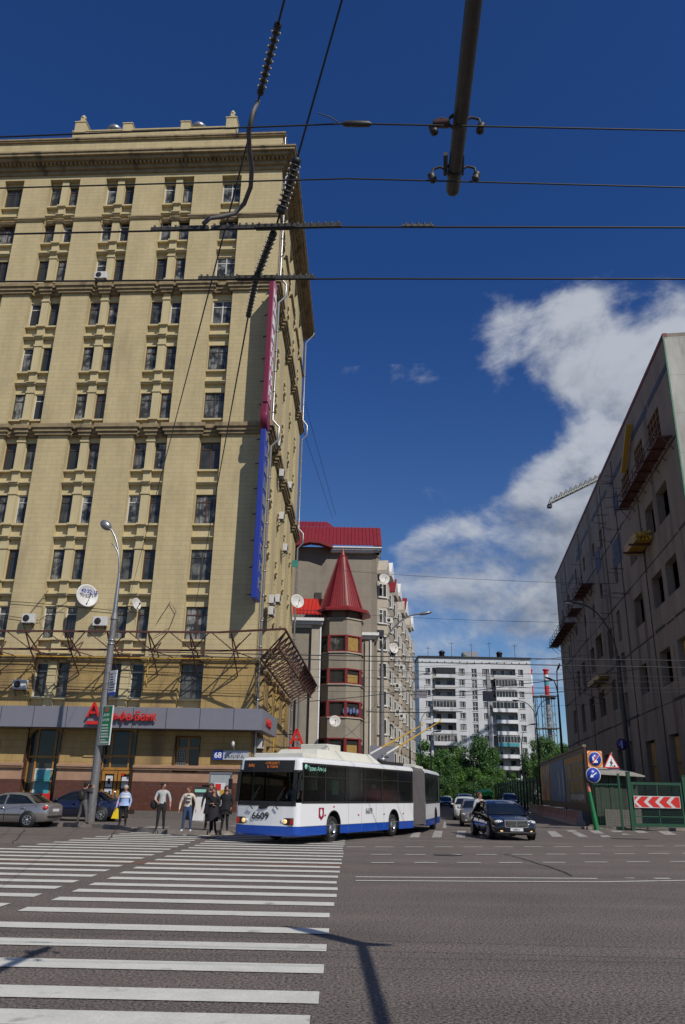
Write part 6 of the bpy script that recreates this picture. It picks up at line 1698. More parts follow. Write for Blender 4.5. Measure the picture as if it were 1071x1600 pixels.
def slab(name, s0, s1, z0, z1, o0, o1, m, par):
    q = MB(); q.hexa([hp(s0, z0, o0), hp(s1, z0, o0), hp(s1, z0, o1), hp(s0, z0, o1), hp(s0, z1, o0), hp(s1, z1, o0), hp(s1, z1, o1), hp(s0, z1, o1)]); return q.build(name, m, par)
def poster_mat(name, cols, scale, thr):
    m = bpy.data.materials.new(name); m.use_nodes = True; t_ = m.node_tree
    co = t_.nodes.new('ShaderNodeTexCoord'); mp = t_.nodes.new('ShaderNodeMapping'); mp.inputs['Scale'].default_value = (scale, scale, scale * .6)
    nz = t_.nodes.new('ShaderNodeTexNoise'); nz.inputs['Scale'].default_value = 1; nz.inputs['Detail'].default_value = 2.5
    rp = t_.nodes.new('ShaderNodeValToRGB'); rp.color_ramp.elements[0].color = (*cols[0], 1); rp.color_ramp.elements[0].position = .3
    rp.color_ramp.elements[1].color = (*cols[-1], 1); rp.color_ramp.elements[1].position = .7
    for i, c in enumerate(cols[1:-1]): e = rp.color_ramp.elements.new(.3 + .4 * (i + 1) / (len(cols) - 1)); e.color = (*c, 1)
    t_.links.new(co.outputs['Object'], mp.inputs[0]); t_.links.new(mp.outputs[0], nz.inputs[0]); t_.links.new(nz.outputs[0], rp.inputs[0]); t_.links.new(rp.outputs[0], t_.nodes['Principled BSDF'].inputs['Base Color'])
    t_.nodes['Principled BSDF'].inputs['Roughness'].default_value = .5
    return m
pz1 = ztop - .35
slab('frame_panel', -.1, sF, .9, ztop, -.12, -.02, M['brown'], H)
slab('top_rail', -.1, sF, ztop, ztop + .15, -.16, .06, mat('hoarding_trim', (.22, .19, .14), .8, var=.3), H)
pA = slab('poster', .5, sM1 - .3, 1.35, pz1, -.01, .02, poster_mat('dark_poster', [(.05, .045, .045), (.10, .09, .08), (.22, .19, .14), (.10, .10, .11)], .8, 0), H)
pB = slab('poster', sM1 + .2, sM2 - .2, 1.35, pz1 + .05, -.01, .02, poster_mat('blue_poster', [(.08, .085, .14), (.09, .15, .34), (.05, .09, .26), (.30, .33, .42)], .7, 0), H)
pC = slab('poster', sM2 + .2, sF - .2, 1.35, pz1 + .05, -.01, .02, poster_mat('yellow_red_poster', [(.42, .44, .07), (.55, .47, .07), (.42, .07, .05), (.16, .14, .13), (.5, .5, .42)], .7, 0), H)
slab('strip', .5, sM1 - .3, pz1 - .45, pz1 - .05, .021, .03, M['wood'], pA)
rot_h = (R(90), 0, math.atan2(-hdv.y, -hdv.x))
for s_, z_, sz, m_ in (('ЗОЛО', ztop - 1.75, .98, M['yellow']), ('ЦИККК', ztop - 2.65, .96, M['yellow']), ('ЗЕННАДИИ', ztop - 3.2, .46, M['white'])):
    o = text('poster_text', s_, sz, m_, pA, tuple(hp(sM1 * .74, z_, .035)), rot_h, .004)
    xs_ = [v.co.x for v in o.data.vertices]; o.scale.x = sM1 * (.62 if sz > .95 else .70 if sz > .6 else .62) / (max(xs_) - min(xs_))
for k_ in range(5):
    slab('block', .8 + k_ * .55, 1.2 + k_ * .55, 1.45, 1.45 + rr.uniform(.15, .5), .022, .03, M['signgrey'] if k_ != 2 else M['wood'], pA)
# concrete barriers with red and white stripes
nb = 7; tot = hl + 6
for i in range(nb):
    s0 = -.2 + i * tot / nb; s1 = s0 + tot / nb - .06
    t = thing('traffic_barrier', ['nearest striped concrete barrier, behind the green leaning post', 'second striped concrete barrier below the hoarding', 'third concrete barrier below the hoarding', 'fourth concrete barrier, under the blue poster', 'fifth concrete barrier, under the gap between posters', 'sixth concrete barrier, below the yellow and red poster', 'farthest concrete barrier beside the dark fence'][i], 'barrier', ha + hdv * s0 + hn * .55, 0, 'concrete barriers along the hoarding')
    L_ = s1 - s0
    q = MB(); q.prism([(-.3, 0), (.3, 0), (.28, .2), (.14, .45), (.10, .88), (-.10, .88), (-.14, .45), (-.28, .2)], lambda p: hn * p[0] + Vector((0, 0, p[1])), lambda p: hn * p[0] + hdv * L_ + Vector((0, 0, p[1])))
    q.build('barrier_body', M['concrete'] if i > 3 else mat('barrier_pale', (.33, .29, .26), .8, var=.2) if i == 0 else bpy.data.materials['barrier_pale'], t)
    if i < 5:
        q = MB(); s_ = .1
        while s_ < L_ - .3:
            for (o0, z0, o1, z1) in ((.143, .45, .104, .86), (.283, .2, .143, .45)):
                q.quad(hn * (o0 + .006) + hdv * (s_ + .2 * (.86 - z0)) + Vector((0, 0, z0)), hn * (o0 + .006) + hdv * (s_ + .52 + .2 * (.86 - z0)) + Vector((0, 0, z0)), hn * (o1 + .006) + hdv * (s_ + .52 + .2 * (.86 - z1)) + Vector((0, 0, z1)), hn * (o1 + .006) + hdv * (s_ + .2 * (.86 - z1)) + Vector((0, 0, z1)))
            s_ += 1.05
        # near end face stripes are seen too
        q.build('red_stripes', mat('stripe_red', (.26, .05, .04), .7, var=.3) if i == 0 else bpy.data.materials['stripe_red'], t)
# dark corrugated fence beyond
fa = ha + hdv * (hl + .5); fe = fa + Vector((math.sin(R(6)), math.cos(R(6)), 0)) * 52
t = thing('fence', 'dark corrugated fence continuing beyond the posters towards the trees', 'fence', fa, 0)
q = MB(); fd = (fe - fa); n_ = 90
for i in range(n_):
    a = fd * (i / n_); b = fd * ((i + 1) / n_); o_ = hn * (.05 if i % 2 else 0)
    q.quad(a + o_, b + o_, b + o_ + Vector((0, 0, 3.4)), a + o_ + Vector((0, 0, 3.4)))
q.build('corrugated_panel', M['dark'], t)
q = MB()
for i in range(18): q.bar(fd * (i / 17) + hn * .12, fd * (i / 17) + hn * .12 + Vector((0, 0, 3.6)), .12)
q.bar(hn * .1 + Vector((0, 0, 3.4)), fd + hn * .1 + Vector((0, 0, 3.4)), .1); q.build('fence_post', M['pole_dark'], t)
# low shed and container behind the mesh
sA = at(928, 1205, 50); sB = at(984, 1210, 50)
t = thing('site_shed', 'dark green boarded site shed with a pale pitched roof behind the gate', 'shed', (sA.x, 50, 0))
wd_ = sB.x - sA.x + .4
q = MB()
for i in range(9): x = wd_ * i / 9; q.box(x + .01, -.03 * (i % 2), .1, x + wd_ / 9 - .01, .1, 3.0)
q.box(0, .1, .1, wd_, 1.6, 3.0); q.build('wall', mat('dark_green_boards', (.035, .045, .03), .8, var=.35, scale=2), t)
q = MB(); q.hexa([(-.5, -.6, 3.02), (wd_ + .3, -.6, 2.9), (wd_ + .3, 4.2, 3.5), (.9, 2.2, 3.4), (-.5, -.6, 3.1), (wd_ + .3, -.6, 2.98), (wd_ + .3, 4.2, 3.58), (.9, 2.2, 3.48)]); q.build('roof', mat('shed_roof', (.30, .28, .25), .8, var=.2), t)
q = MB(); q.box(.3, -.55, 0, wd_ - .3, -.35, 1.05); q.box(wd_ - .3, -.56, 0, wd_ - .12, -.34, 1.1); tag(q.build('concrete_slab', M['stone_grey']), 'low dark concrete slab leaning in front of the shed', 'slab').location = t.location
# gate
ga = gz(985, 1297.5); ga.y = 46.3; ga = at(985, 1250, 46.3); ga.z = 0
gx1 = at(1067, 1250, 46.3).x
G = thing('gate', 'green steel mesh gate carrying the red chevron board', 'gate', (ga.x, 46.3, 0))
gw = gx1 - ga.x
def frame(q, x0, x1, z0, z1, t_=.09):
    q.box(x0, -.04, z0, x0 + t_, .04, z1); q.box(x1 - t_, -.04, z0, x1, .04, z1); q.box(x0 + t_, -.04, z1 - t_ * 1.6, x1 - t_, .04, z1); q.box(x0 + t_, -.04, z0, x1 - t_, .04, z0 + t_ * 1.8)
q = MB(); frame(q, .12, gw, .22, 2.55); q.box(gw * .52, -.03, .38, gw * .52 + .06, .03, 2.4); q.box(.21, -.03, .72, gw - .09, .03, .78); q.build('frame', M['green'], G)
q = MB()
x = .25
while x < gw - .1: q.bar((x, 0, .3), (x, 0, 2.45), .012); x += .12
z = .4
while z < 2.45: q.bar((.2, 0.01, z), (gw - .1, 0.01, z), .012); z += .12
q.build('mesh_panel', M['green'], G)
for x, h_ in ((0, 3.05), (gw + .15, 2.9)):
    q = MB(); q.box(x - .09, -.09, 0, x + .09, .09, h_); q.box(x - .11, -.11, h_, x + .11, .11, h_ + .04); q.build('gate_post', M['green'], G)
t = thing('chevron_sign', 'long red and white chevron board pointing left on the green gate', 'road sign', (ga.x + .17, 46.18, 1.2), 0)
cw, chh = at(1063.5, 1262, 46.2).x - ga.x - .15, .62
q = MB(); q.box(0, 0, 0, cw, .03, chh); q.build('board', M['wframe'], t)
q = MB()
a0, a1 = .03, cw - .03; n_ = 4; p_ = (a1 - a0) / n_
for i in range(n_):
    x0 = a0 + i * p_ + .10
    x1 = a0 + (i + 1) * p_ - .12 if i < n_ - 1 else a1
    q.prism([(x0, chh / 2), (x0 + .30, chh - .03), (x1 + .30 if i < n_ - 1 else x1, chh - .03), (x1, chh / 2), (x1 + .30 if i < n_ - 1 else x1, .03), (x0 + .30, .03)], lambda p: Vector((p[0], -.004, p[1])), lambda p: Vector((p[0], .001, p[1])))
q.prism([(a0, .03), (a0 + .22, .03), (a0, .25)], lambda p: Vector((p[0], -.004, p[1])), lambda p: Vector((p[0], .001, p[1]))); q.prism([(a0, chh - .03), (a0, chh - .25), (a0 + .22, chh - .03)], lambda p: Vector((p[0], -.004, p[1])), lambda p: Vector((p[0], .001, p[1])))
q.build('chevron', M['red'], t)
t = thing('fence_section', 'low mesh fence section between the green leaning post and the gate', 'fence', (at(928, 1250, 46.6).x, 46.6, 0))
fw_ = ga.x - t.location.x; q = MB(); x = 0
while x < fw_: q.bar((x, 0, .05), (x, 0, 2.4), .012); x += .14
z = .1
while z < 2.4: q.bar((0, .01, z), (fw_, .01, z), .012); z += .14
q.build('mesh_panel', M['green'], t)
q = MB(); q.box(fw_ - .5, -.05, 0, fw_ - .4, .05, 3.0); q.box(0, -.03, 2.38, fw_, .03, 2.44); q.build('rail', M['green'], t)
# sign cluster on a leaning post
pY = 46.0
b0 = at(929, 1250, pY); b0.z = 0
b1 = at(918, 1222, pY)
t = thing('sign_post', 'leaning post, green below and orange-pink at the top, holding round road signs', 'post', b0)
q = MB(); tp = b1 - Vector(t.location); mid = tp * .80; q.tube([(0, 0, 0), mid], [.15, .10], 10); q.build('post_lower', mat('bright_green', (.01, .16, .05), .5), t)
q = MB(); q.tube([mid, tp * .98], [.11, .06], 10); q.build('post_upper', mat('orange_pink', (.45, .14, .09), .6), t)
def disc(name, label, px, py, rad, Y, builder, rz=R(8)):
    c = at(px, py, Y); t = thing(name, label, 'road sign', c, rz); builder(t, rad); return t
def arrow_pts(a, s=1.0):
    pts = [(-.07, -.62), (.07, -.62), (.07, .15), (.26, .15), (0, .62), (-.26, .15), (-.07, .15)]
    ca_, sa_ = math.cos(a), math.sin(a); return [((x * ca_ - y * sa_) * s, (x * sa_ + y * ca_) * s) for x, y in pts]
def round_sign(t, r_):
    q = MB(); q.lathe([(0, -.02), (r_, -.02), (r_, 0), (0, 0)], 32, (0, 0, 0), (0, -1, 0)); q.build('rim', M['wframe'], t)
    q = MB(); q.lathe([(0, 0), (r_ * .90, 0), (r_ * .90, .004), (0, .004)], 32, (0, 0, 0), (0, -1, 0)); q.build('face', M['signblue'], t)
    q = MB(); q.prism([(x * r_ * .9, y * r_ * .9) for x, y in arrow_pts(R(122), 1.0)], lambda p: Vector((p[0], -.009, p[1])), lambda p: Vector((p[0], -.004, p[1]))); q.build('arrow', M['white'], t)
disc('road_sign', 'round blue sign with a white arrow pointing down left, on the leaning post', 927.5, 1211, .43, pY - .22, round_sign)
def sq_sign(t, r_):
    q = MB(); q.box(-r_, 0, -r_, r_, .02, r_); q.build('backing', M['orange'], t)
    q = MB()
    for i in range(4):
        a = R(90) * i; 
        for d0, d1 in ((.80, .92),):
            cs, sn = math.cos(a), math.sin(a); f = lambda x, y: Vector(((x * cs - y * sn) * r_, -.003, (x * sn + y * cs) * r_)); q.quad(f(.62, 1), f(.78, 1), f(1, .78), f(1, .62))
    q.build('corner_stripe', M['wframe'], t)
    q = MB(); q.lathe([(0, 0), (r_ * .9, 0), (r_ * .9, .01), (0, .01)], 32, (0, -.005, 0), (0, -1, 0)); q.build('rim', M['wframe'], t)
    q = MB(); q.lathe([(0, 0), (r_ * .82, 0), (r_ * .82, .006), (0, .006)], 32, (0, -.014, 0), (0, -1, 0)); q.build('face', M['signblue'], t)
    q = MB(); q.prism([(x * r_ * .75, y * r_ * .75) for x, y in [(-.55, .35), (-.25, .45), (-.15, -.1), (.35, -.25), (.45, -.6), (-.2, -.62), (-.45, -.2)]], lambda p: Vector((p[0], -.026, p[1])), lambda p: Vector((p[0], -.02, p[1]))); q.build('vehicle_symbol', M['white'], t)
    q = MB(); q.bar((-.45 * r_, -.03, -.5 * r_), (.5 * r_, -.03, .58 * r_), .12 * r_, .006, up=(0, 1, 0)); q.build('red_bar', M['red'], t)
    q = MB(); q.bar((-.30 * r_, -.028, -.55 * r_), (.62 * r_, -.028, .5 * r_), .05 * r_, .006, up=(0, 1, 0)); q.build('white_bar', M['white'], t)
disc('road_sign', 'blue round sign with a red bar on a square orange backing, above the arrow sign', 930, 1186, .44, pY - .2, sq_sign)
def tri_sign(t, r_):
    tr = lambda k, y: [Vector((x * k * r_, y, (z * k) * r_)) for x, z in ((-1, -.58), (1, -.58), (0, 1.15))]
    q = MB(); a = tr(1, 0); b = tr(1, .02); q.add(a + b, [(0, 1, 2), (5, 4, 3), (0, 3, 4, 1), (1, 4, 5, 2), (2, 5, 3, 0)]); q.build('rim', M['red'], t)
    q = MB(); q.poly(tr(.80, -.004)); q.build('face', M['white'], t)
    q = MB(); y = -.009
    for a_, b_, w_ in (((-.18, -.42), (-.05, -.12), .08), ((.06, -.42), (-.02, -.12), .08), ((-.04, -.12), (.02, .22), .14), ((.02, .2), (-.2, .0), .06), ((-.2, .0), (.2, -.12), .04), ((.02, .15), (.2, -.06), .06)): q.bar((a_[0] * r_, y, a_[1] * r_), (b_[0] * r_, y, b_[1] * r_), w_ * r_, .004, up=(0, 1, 0))
    q.lathe([(0, 0), (.07 * r_, 0), (.07 * r_, .004), (0, .004)], 12, (.04 * r_, y, .33 * r_), (0, -1, 0)); q.prism([(.16, -.42), (.52, -.42), (.36, -.2)], lambda p: Vector((p[0] * r_, y - .002, p[1] * r_)), lambda p: Vector((p[0] * r_, y + .002, p[1] * r_))); q.build('digging_man_symbol', M['black'], t)
disc('road_sign', 'white triangular roadworks sign with red border beside the orange-backed sign', 955.5, 1192, .48, pY - .1, tri_sign)
q = MB(); a = at(921, 1180, pY); b = at(968, 1203, pY); q.bar((at(921, 1202, pY)), (at(968, 1203, pY)), .06); q.bar(at(956, 1203, pY), at(956, 1175, pY), .05); tag(q.build('sign_rail', M['galv']), 'thin steel rail behind the triangular sign, fixed to the leaning post', 'rail')

# ------------------------------------------------------------------ lamp posts and poles
def lamp(label, x, y, h_, arms, m, r0=.13, z0=0, arm_r=.045, collar=None, name='street_lamp'):
    t = thing(name, label, 'street lamp' if name == 'street_lamp' else 'pole', (x, y, z0), 0)
    q = MB(); q.tube([(0, 0, 0), (0, 0, h_ * .55), (0, 0, h_)], [r0, r0 * .85, r0 * .6], 12)
    q.lathe([(r0 * 1.25, 0), (r0 * 1.25, .35), (r0, .4)], 12)
    if collar: q.lathe([(r0 * .9, collar), (r0 * 1.35, collar + .05), (r0 * .8, collar + .35)], 12)
    q.build('pole', m, t)
    for dx, dy, dz in arms:
        e_ = Vector((dx, dy, h_ + dz)); s_ = Vector((0, 0, h_ - .3)); pts = []
        for i in range(9):
            f = i / 8; pts.append(Vector((dx * (1 - math.cos(f * math.pi / 2)) if False else dx * f ** 1.7, dy * f ** 1.7, h_ - .3 + (dz + .3) * math.sin(f * math.pi / 2))))
        q = MB(); q.tube(pts, [arm_r] * 9, 8); q.build('arm', m, t)
        d_ = (pts[-1] - pts[-2]).normalized(); q = MB(); c = pts[-1] + d_ * .35
        rot = d_.to_track_quat('X', 'Z').to_matrix().to_4x4(); q.xf = Matrix.Translation(c) @ rot
        q.ell((0, 0, 0), (.48, .15, .10)); q.lathe([(.06, -.55), (.07, -.3)], 8, (0, 0, 0), (1, 0, 0)); hd2 = q.build('lamp_head', M['galv'] if m is not M['pole_dark'] else m, t)
        q = MB(); q.xf = Matrix.Translation(c) @ rot; q.ell((.05, 0, -.06), (.33, .12, .07)); q.build('lamp_glass', M['lampglass'], hd2)
    return t
# foreground left lamp post with banners
lb_ = gz(141, 1284, .15); YL = lb_.y
tL = thing('street_lamp', 'tall tapered grey lamp post with banners on the pavement corner, two curved arms', 'street lamp', lb_)
def lpt(px, py): return at(px, py, YL) - lb_
z_c = lpt(178, 968).z
q = MB(); xo = lpt(178, 968).x
q.tube([(0, 0, 0), (0, 0, z_c * .5), (0, 0, z_c)], [.215, .19, .155], 16); q.tube([(0, 0, z_c), (0, 0, z_c + .35)], [.20, .13], 14); q.build('lower_pole', M['pole'], tL)
tipL = lpt(170, 824); topz = lpt(188, 880).z
q = MB(); pts = [(0, 0, z_c + .3), (0, 0, topz - 1.0)] 
e_ = tipL
for i in range(1, 9): f = i / 8; pts.append((e_.x * f ** 1.9, 0, topz - 1.0 + (e_.z - topz + 1.0) * (1 - (1 - f) ** 1.35)))
q.tube(pts, [.12, .085] + [.055] * 8, 10); q.build('curved_arm', M['galv'], tL)
q = MB(); pts = [(0, -.12, topz - .5)] 
e2_ = lpt(176, 850)
for i in range(1, 9): f = i / 8; pts.append((e2_.x * f ** 1.9, -.12, topz - .5 + (e2_.z - topz + .5) * (1 - (1 - f) ** 1.35)))
q.tube(pts, .04, 8); q.build('curved_arm', M['galv'], tL)
q = MB(); q.xf = Matrix.Translation(tipL + Vector((-.16, 0, .12))) @ Matrix.Rotation(R(-50), 4, 'Y'); q.ell((0, 0, 0), (.26, .24, .36)); o = q.build('lamp_head', M['chrome'], tL); omat(o, M['galv'])
q = MB(); q.bar((-.75, 0, 2.95), (.62, 0, 2.95), .16, .05); q.bar((.35, 0, 2.9), (.0, 0, 2.3), .05); q.bar((.45, 0, 2.6), (.1, 0, 2.0), .03); q.build('cross_bracket', M['dark'], tL)
for z in (z_c - 1.1, z_c - 1.3): 
    q = MB(); q.lathe([(.17, -.05), (.20, -.03), (.20, .03), (.17, .05)], 14, (0, 0, z)); q.build('collar', M['galv'], tL)
gsz = (lpt(177, 1104).z, lpt(173, 1165).z)
t = thing('banner_sign', 'green and white advertising panel fixed to the grey lamp post beside the red letters', 'sign', lb_ + Vector((lpt(161, 1130).x, -.22, gsz[1])), R(-32))
hgt = gsz[0] - gsz[1]
q = MB(); q.box(0, -.04, 0, .72, .04, hgt); q.build('panel', M['wframe'], t); q = MB(); q.box(.05, -.045, .03, .71, -.04, hgt - .03); q.build('green_face', mat('advert_green', (.012, .18, .07), .5), t)
rg = random.Random(2); q = MB(); z = .08
while z < hgt * .55: q.box(.1, -.05, z, .1 + rg.uniform(.35, .55), -.046, z + rg.uniform(.05, .09)); z += .14
q.build('advert_text', M['wframe'], t)
text('advert_text', 'БУТИК', .17, M['white'], t, (.1, -.05, hgt * .60), RX, .002, sx=.85); text('advert_text', 'ДОМ', .17, M['white'], t, (.12, -.05, hgt * .73), RX, .002)
q = MB(); q.bar((.28, -.05, hgt * .84), (.28, -.05, hgt * .95), .12, .01, up=(0, 1, 0)); q.bar((.4, -.05, hgt * .84), (.4, -.05, hgt * .95), .06, .01, up=(0, 1, 0)); q.build('advert_emblem', M['tail'], t)
wz = (lpt(180, 1049).z, lpt(180, 1088).z)
t = thing('banner_sign', 'small white tilted plates with dark marks strapped high on the grey lamp post', 'sign', lb_ + Vector((.2, -.16, wz[1])), R(-40))
q = MB(); q.box(0, -.03, .15, .55, .03, (wz[0] - wz[1])); q.build('panel', M['paper'], t); q = MB(); q.box(.05, -.04, 0, .6, .0, .16); q.build('blue_plate', M['signblue'], t)
q = MB()
for i in range(7): q.box(.08, -.036, .25 + i * .13, .08 + rg.uniform(.15, .4), -.031, .30 + i * .13)
q.build('plate_marks', M['dark'], t)
lamp('thick grey pole with long curved lamp arm, in front of the turret house bays', at(597, 1100, 61).x, 61, at(592, 1047, 61).z, [], M['pole'], .24, .15, name='utility_pole')
pT = at(594, 1045, 61); hT = at(655, 959, 61)
t = bpy.context.scene.objects.get('utility_pole')
q = MB(); bz = pT.z - .15; dx = hT.x - pT.x; dz = hT.z - pT.z; pts = [(0, 0, bz - .5), (0, 0, bz + dz * .35)]
for i in range(1, 9): f = i / 8; pts.append((dx * f ** 1.25, 0, bz + dz * .35 + dz * .65 * (1 - (1 - f) ** 1.9)))
q.tube(pts, [.12, .10] + [.06] * 8, 8); q.build('curved_arm', M['pole'], t)
q = MB(); q.xf = Matrix.Translation(Vector((dx + .35, 0, bz + dz + .05))) @ Matrix.Rotation(R(-12), 4, 'Y'); q.ell((0, 0, 0), (.55, .18, .13)); q.build('lamp_head', M['galv'], t)
q = MB(); pz = at(604, 1180, 61).z; q.box(-.9, -.3, pz - 1.2, .9, -.25, pz + .5); o_ = q.build('back_of_sign', M['signgrey'], t)
def lampp(label, pxb, pyt, Y, heads, m=None, r0=.11, z0=0, arm_r=.04):
    top = at(pxb, pyt, Y); arms = []
    for hx_, hy_ in heads:
        h3 = at(hx_, hy_, Y); arms.append((h3.x - top.x, 0, h3.z - top.z))
    return lamp(label, top.x, Y, top.z - z0, arms, m or M['pole'], r0, z0, arm_r)
lampp('slim lamp post with a curved arm, second along the left pavement beyond the bays', 640, 1085, 88, [(664, 1053)], z0=.15)
lampp('double-armed lamp post in the middle of the street end before the white block', 838, 1120, 105, [(810, 1095), (860, 1092)], M['pole_dark'], .13, arm_r=.05)
lampp('pale lamp post with one arm to the left, in front of the white block balconies', 815, 1160, 118, [(792, 1132), (830, 1132)], M['pole'], .12)
lampp('thin lamp post rising among the trees behind the parked queue', 739, 1190, 120, [(730, 1180)], M['pole'], .09)
lampp('thin grey post just right of the bus poles, before the trees', 657, 1128, 100, [(676, 1110)], M['pole'], .12)
lampp('short grey post right of the bus poles, nearest the tree crowns', 673, 1150, 96, [(680, 1143)], M['pole'], .10)
lampp('tall black lamp post with two small lamps left of the concrete building', 872, 1085, 84, [(871, 1047), (863, 1062)], M['pole_dark'], .16, arm_r=.06)
tR = lampp('dark lamp post with a long curved arm against the concrete building', 966, 1025, 60, [(898, 942)], M['pole_dark'], .20, .15, .06)
c = at(972, 1163, 59.7)
t = thing('road_sign', 'faded round no-stopping sign high on the dark lamp post', 'road sign', c, R(5))
q = MB(); q.lathe([(0, -.02), (.42, -.02), (.42, 0), (0, 0)], 24, (0, 0, 0), (0, -1, 0)); q.build('rim', M['maroon'], t)
q = MB(); q.lathe([(0, 0), (.34, 0), (.34, .005), (0, .005)], 24, (0, 0, 0), (0, -1, 0)); q.build('face', M['signblue'], t); q = MB(); q.bar((0, -.01, -.3), (0, -.01, .3), .1, .01, up=(0, 1, 0)); q.bar((-.2, -.01, -.1), (0, -.01, .25), .06, .01, up=(0, 1, 0)); q.build('symbol', M['wframe'], t)
# plates hanging from the span wires
for lb, px, py, Y, w_, h_, m in (('pale grey blank plate hanging on wires left of the white block', 659, 1084, 70, .9, .75, M['signgrey']), ('grey blank plate hanging on wires before the white block balconies', 763, 1088, 80, 1.1, 1.0, M['greyconc'])):
    c = at(px, py, Y); t = thing('hanging_plate', lb, 'sign', c); q = MB(); q.box(-w_ / 2, -.03, -h_ / 2, w_ / 2, .03, h_ / 2); q.build('plate', m, t, bevel=.01); q = MB(); q.bar((-.3, 0, h_ / 2), (-.3, 0, h_ / 2 + .4), .03); q.bar((.3, 0, h_ / 2), (.3, 0, h_ / 2 + .4), .03); q.build('hanger', M['dark'], t)

# ------------------------------------------------------------------ distant wires
def wire(label, pts, r=.012, sag=0.0, group='wires strung over the side street', name='overhead_wire'):
    q = MB(); out = []
    for a, b in zip(pts[:-1], pts[1:]):
        for i in range(10): f = i / 10; p = Vector(a).lerp(Vector(b), f); p.z -= sag * 4 * f * (1 - f); out.append(p)
    out.append(Vector(pts[-1])); q.tube(out, r, 5, cap=False); return tag(q.build(name, M['wire']), label, 'wire', group)
def W2(label, x0, y0, x1, y1, Y, r=.015, sag=.2, ex=.25):
    a = at(x0, y0, Y); b = at(x1, y1, Y); wire(label, [a - (b - a) * ex, b + (b - a) * ex], r, sag)
W2('upper thick contact wire over the far lanes, just above the white block roof', 400, 1021, 1071, 1031, 31, .020, .05)
W2('lower thick contact wire over the far lanes, at the white block roof line', 400, 1027, 1071, 1042, 29, .018, .05)
W2('thin wire across the turret windows and the concrete wall, upper', 0, 1030, 1071, 1056, 34, .008, .1)
W2('thin wire across the grey fascia height towards the concrete wall', 0, 1046, 1071, 1064, 34, .008, .1)
W2('thin wire above the fascia crossing the lamp post with banners', 0, 1062, 1071, 1072, 33, .008, .15)
W2('thin wire directly over the fascia top edge', 0, 1072, 1071, 1078, 33, .007, .15)
W2('lone thin wire high between the turret house and the concrete building', 600, 895, 880, 909, 60, .014, .15)
W2('second lone wire a little lower against the cloud', 640, 963, 900, 971, 60, .014, .15)
W2('short thin wire low across the sky gap by the white block', 600, 1107, 880, 1100, 62, .010, .2)
W2('thick feeder wire at the height of the third balcony of the white block', 575, 1112, 720, 1112, 50, .030, .05, .02)
wire('side street contact wire with splice, sweeping over the white block balconies', [at(480, 1096, 40), at(640, 1079, 44), at(720, 1081, 46), at(800, 1070, 44), at(1000, 1045, 34)], .02, .05)
wire('rising wire from the concrete wall pole to the side street wires', [at(640, 1085, 46), at(800, 1082, 46), at(880, 1080, 48), at(935, 1063, 58), at(960, 1070, 60)], .018, .1)
wire('drooping slack cable below the wires on the concrete wall', [at(878, 1030, 60), at(898, 1062, 60), at(915, 1084, 60), at(940, 1092, 60), at(962, 1072, 60)], .02, 0)
wire('pale guy wire from the fascia corner sagging behind the bus roof', [at(440, 1140, 44), at(490, 1165, 44), at(540, 1150, 52), at(590, 1095, 60)], .012, .3)
for i, (x0, y0, x1, y1) in enumerate(((462, 575, 525, 805), (470, 660, 520, 810))):
    wire(['left of two aerial cables slanting above the red roof', 'right of two aerial cables slanting above the red roof'][i], [at(x0, y0, 67), at(x1, y1, 95)], .02, .0)
for i, (ya, yb) in enumerate(((1040, 1026), (1050, 1050), (1060, 1075), (1046, 1062))):
    W2(['bundle wire crossing the sky beside the chimneys, topmost', 'bundle wire beside the chimneys, second', 'bundle wire beside the chimneys, lowest', 'bundle wire beside the chimneys, third'][i], 650, ya, 875, yb, 75 + i * 3, .014, .2)
# ------------------------------------------------------------------ turret house with the red roof
Y0 = 80.0
def A(px, py, Y=Y0): return at(px, py, Y)
ox = A(540, 1200).x
TH = thing('turret_house', 'beige apartment house with a red metal roof and a conical corner turret', 'building', (ox, Y0, 0))
def lx(px, Y=Y0, py=1100): return at(px, py, Y).x - ox
def lz(py, Y=Y0, px=540): return at(px, py, Y).z
zE = lz(862, 86)      # eave of the tall rear block
q = MB()
xw0, xw1 = lx(430, 86, 1000), lx(588, 86, 1000)
# rear block: front wall with the sky behind its roof
q.box(xw0 - 6, 6, 0, xw1, 20, zE + .5); q.build('rear_block', M['beige'], TH)
zR = lz(824, 89)
yr = 6
q = MB()
def roof_slope(q, x0, x1, y0, z0, y1, z1):
    n_ = max(1, int((x1 - x0) / .42)); w = (x1 - x0) / n_
    q.quad((x0, y0, z0), (x1, y0, z0), (x1, y1, z1), (x0, y1, z1))
    for i in range(n_): x = x0 + w * i; q.bar((x, y0, z0 + .05), (x, y1, z1 + .05), .07, .10, up=(1, 0, 0))
ex0, ex1 = lx(455, 85.4, 860), lx(597, 85.4, 860)
roof_slope(q, ex0 - 8, ex1, 5.2, zE + .55, 9.0, zR)
q.quad((ex1, 5.2, zE + .55), (ex1 + .15, 13, zE + .55), (ex1 - 1.0, 13, zR), (ex1 - .0, 9, zR)); q.quad((ex0 - 8, 9.0, zR), (ex1, 9, zR), (ex1, 14, zR - .1), (ex0 - 8, 14, zR - .1))
q.build('roof', M['roofred'], TH)
q = MB(); zR2 = lz(812, 90); roof_slope(q, ex0 - 8, lx(512, 90, 812), 9.0, zR + .02, 11, zR2); q.quad((lx(512, 90, 812), 9, zR + .02), (lx(522, 90, 825), 9, zR + .02), (lx(512, 90, 812), 11, zR2), (lx(512, 90, 812), 11, zR2)); q.build('upper_roof', M['roofred'], TH)
q = MB()
xe0 = lx(517, 85.4, 862)
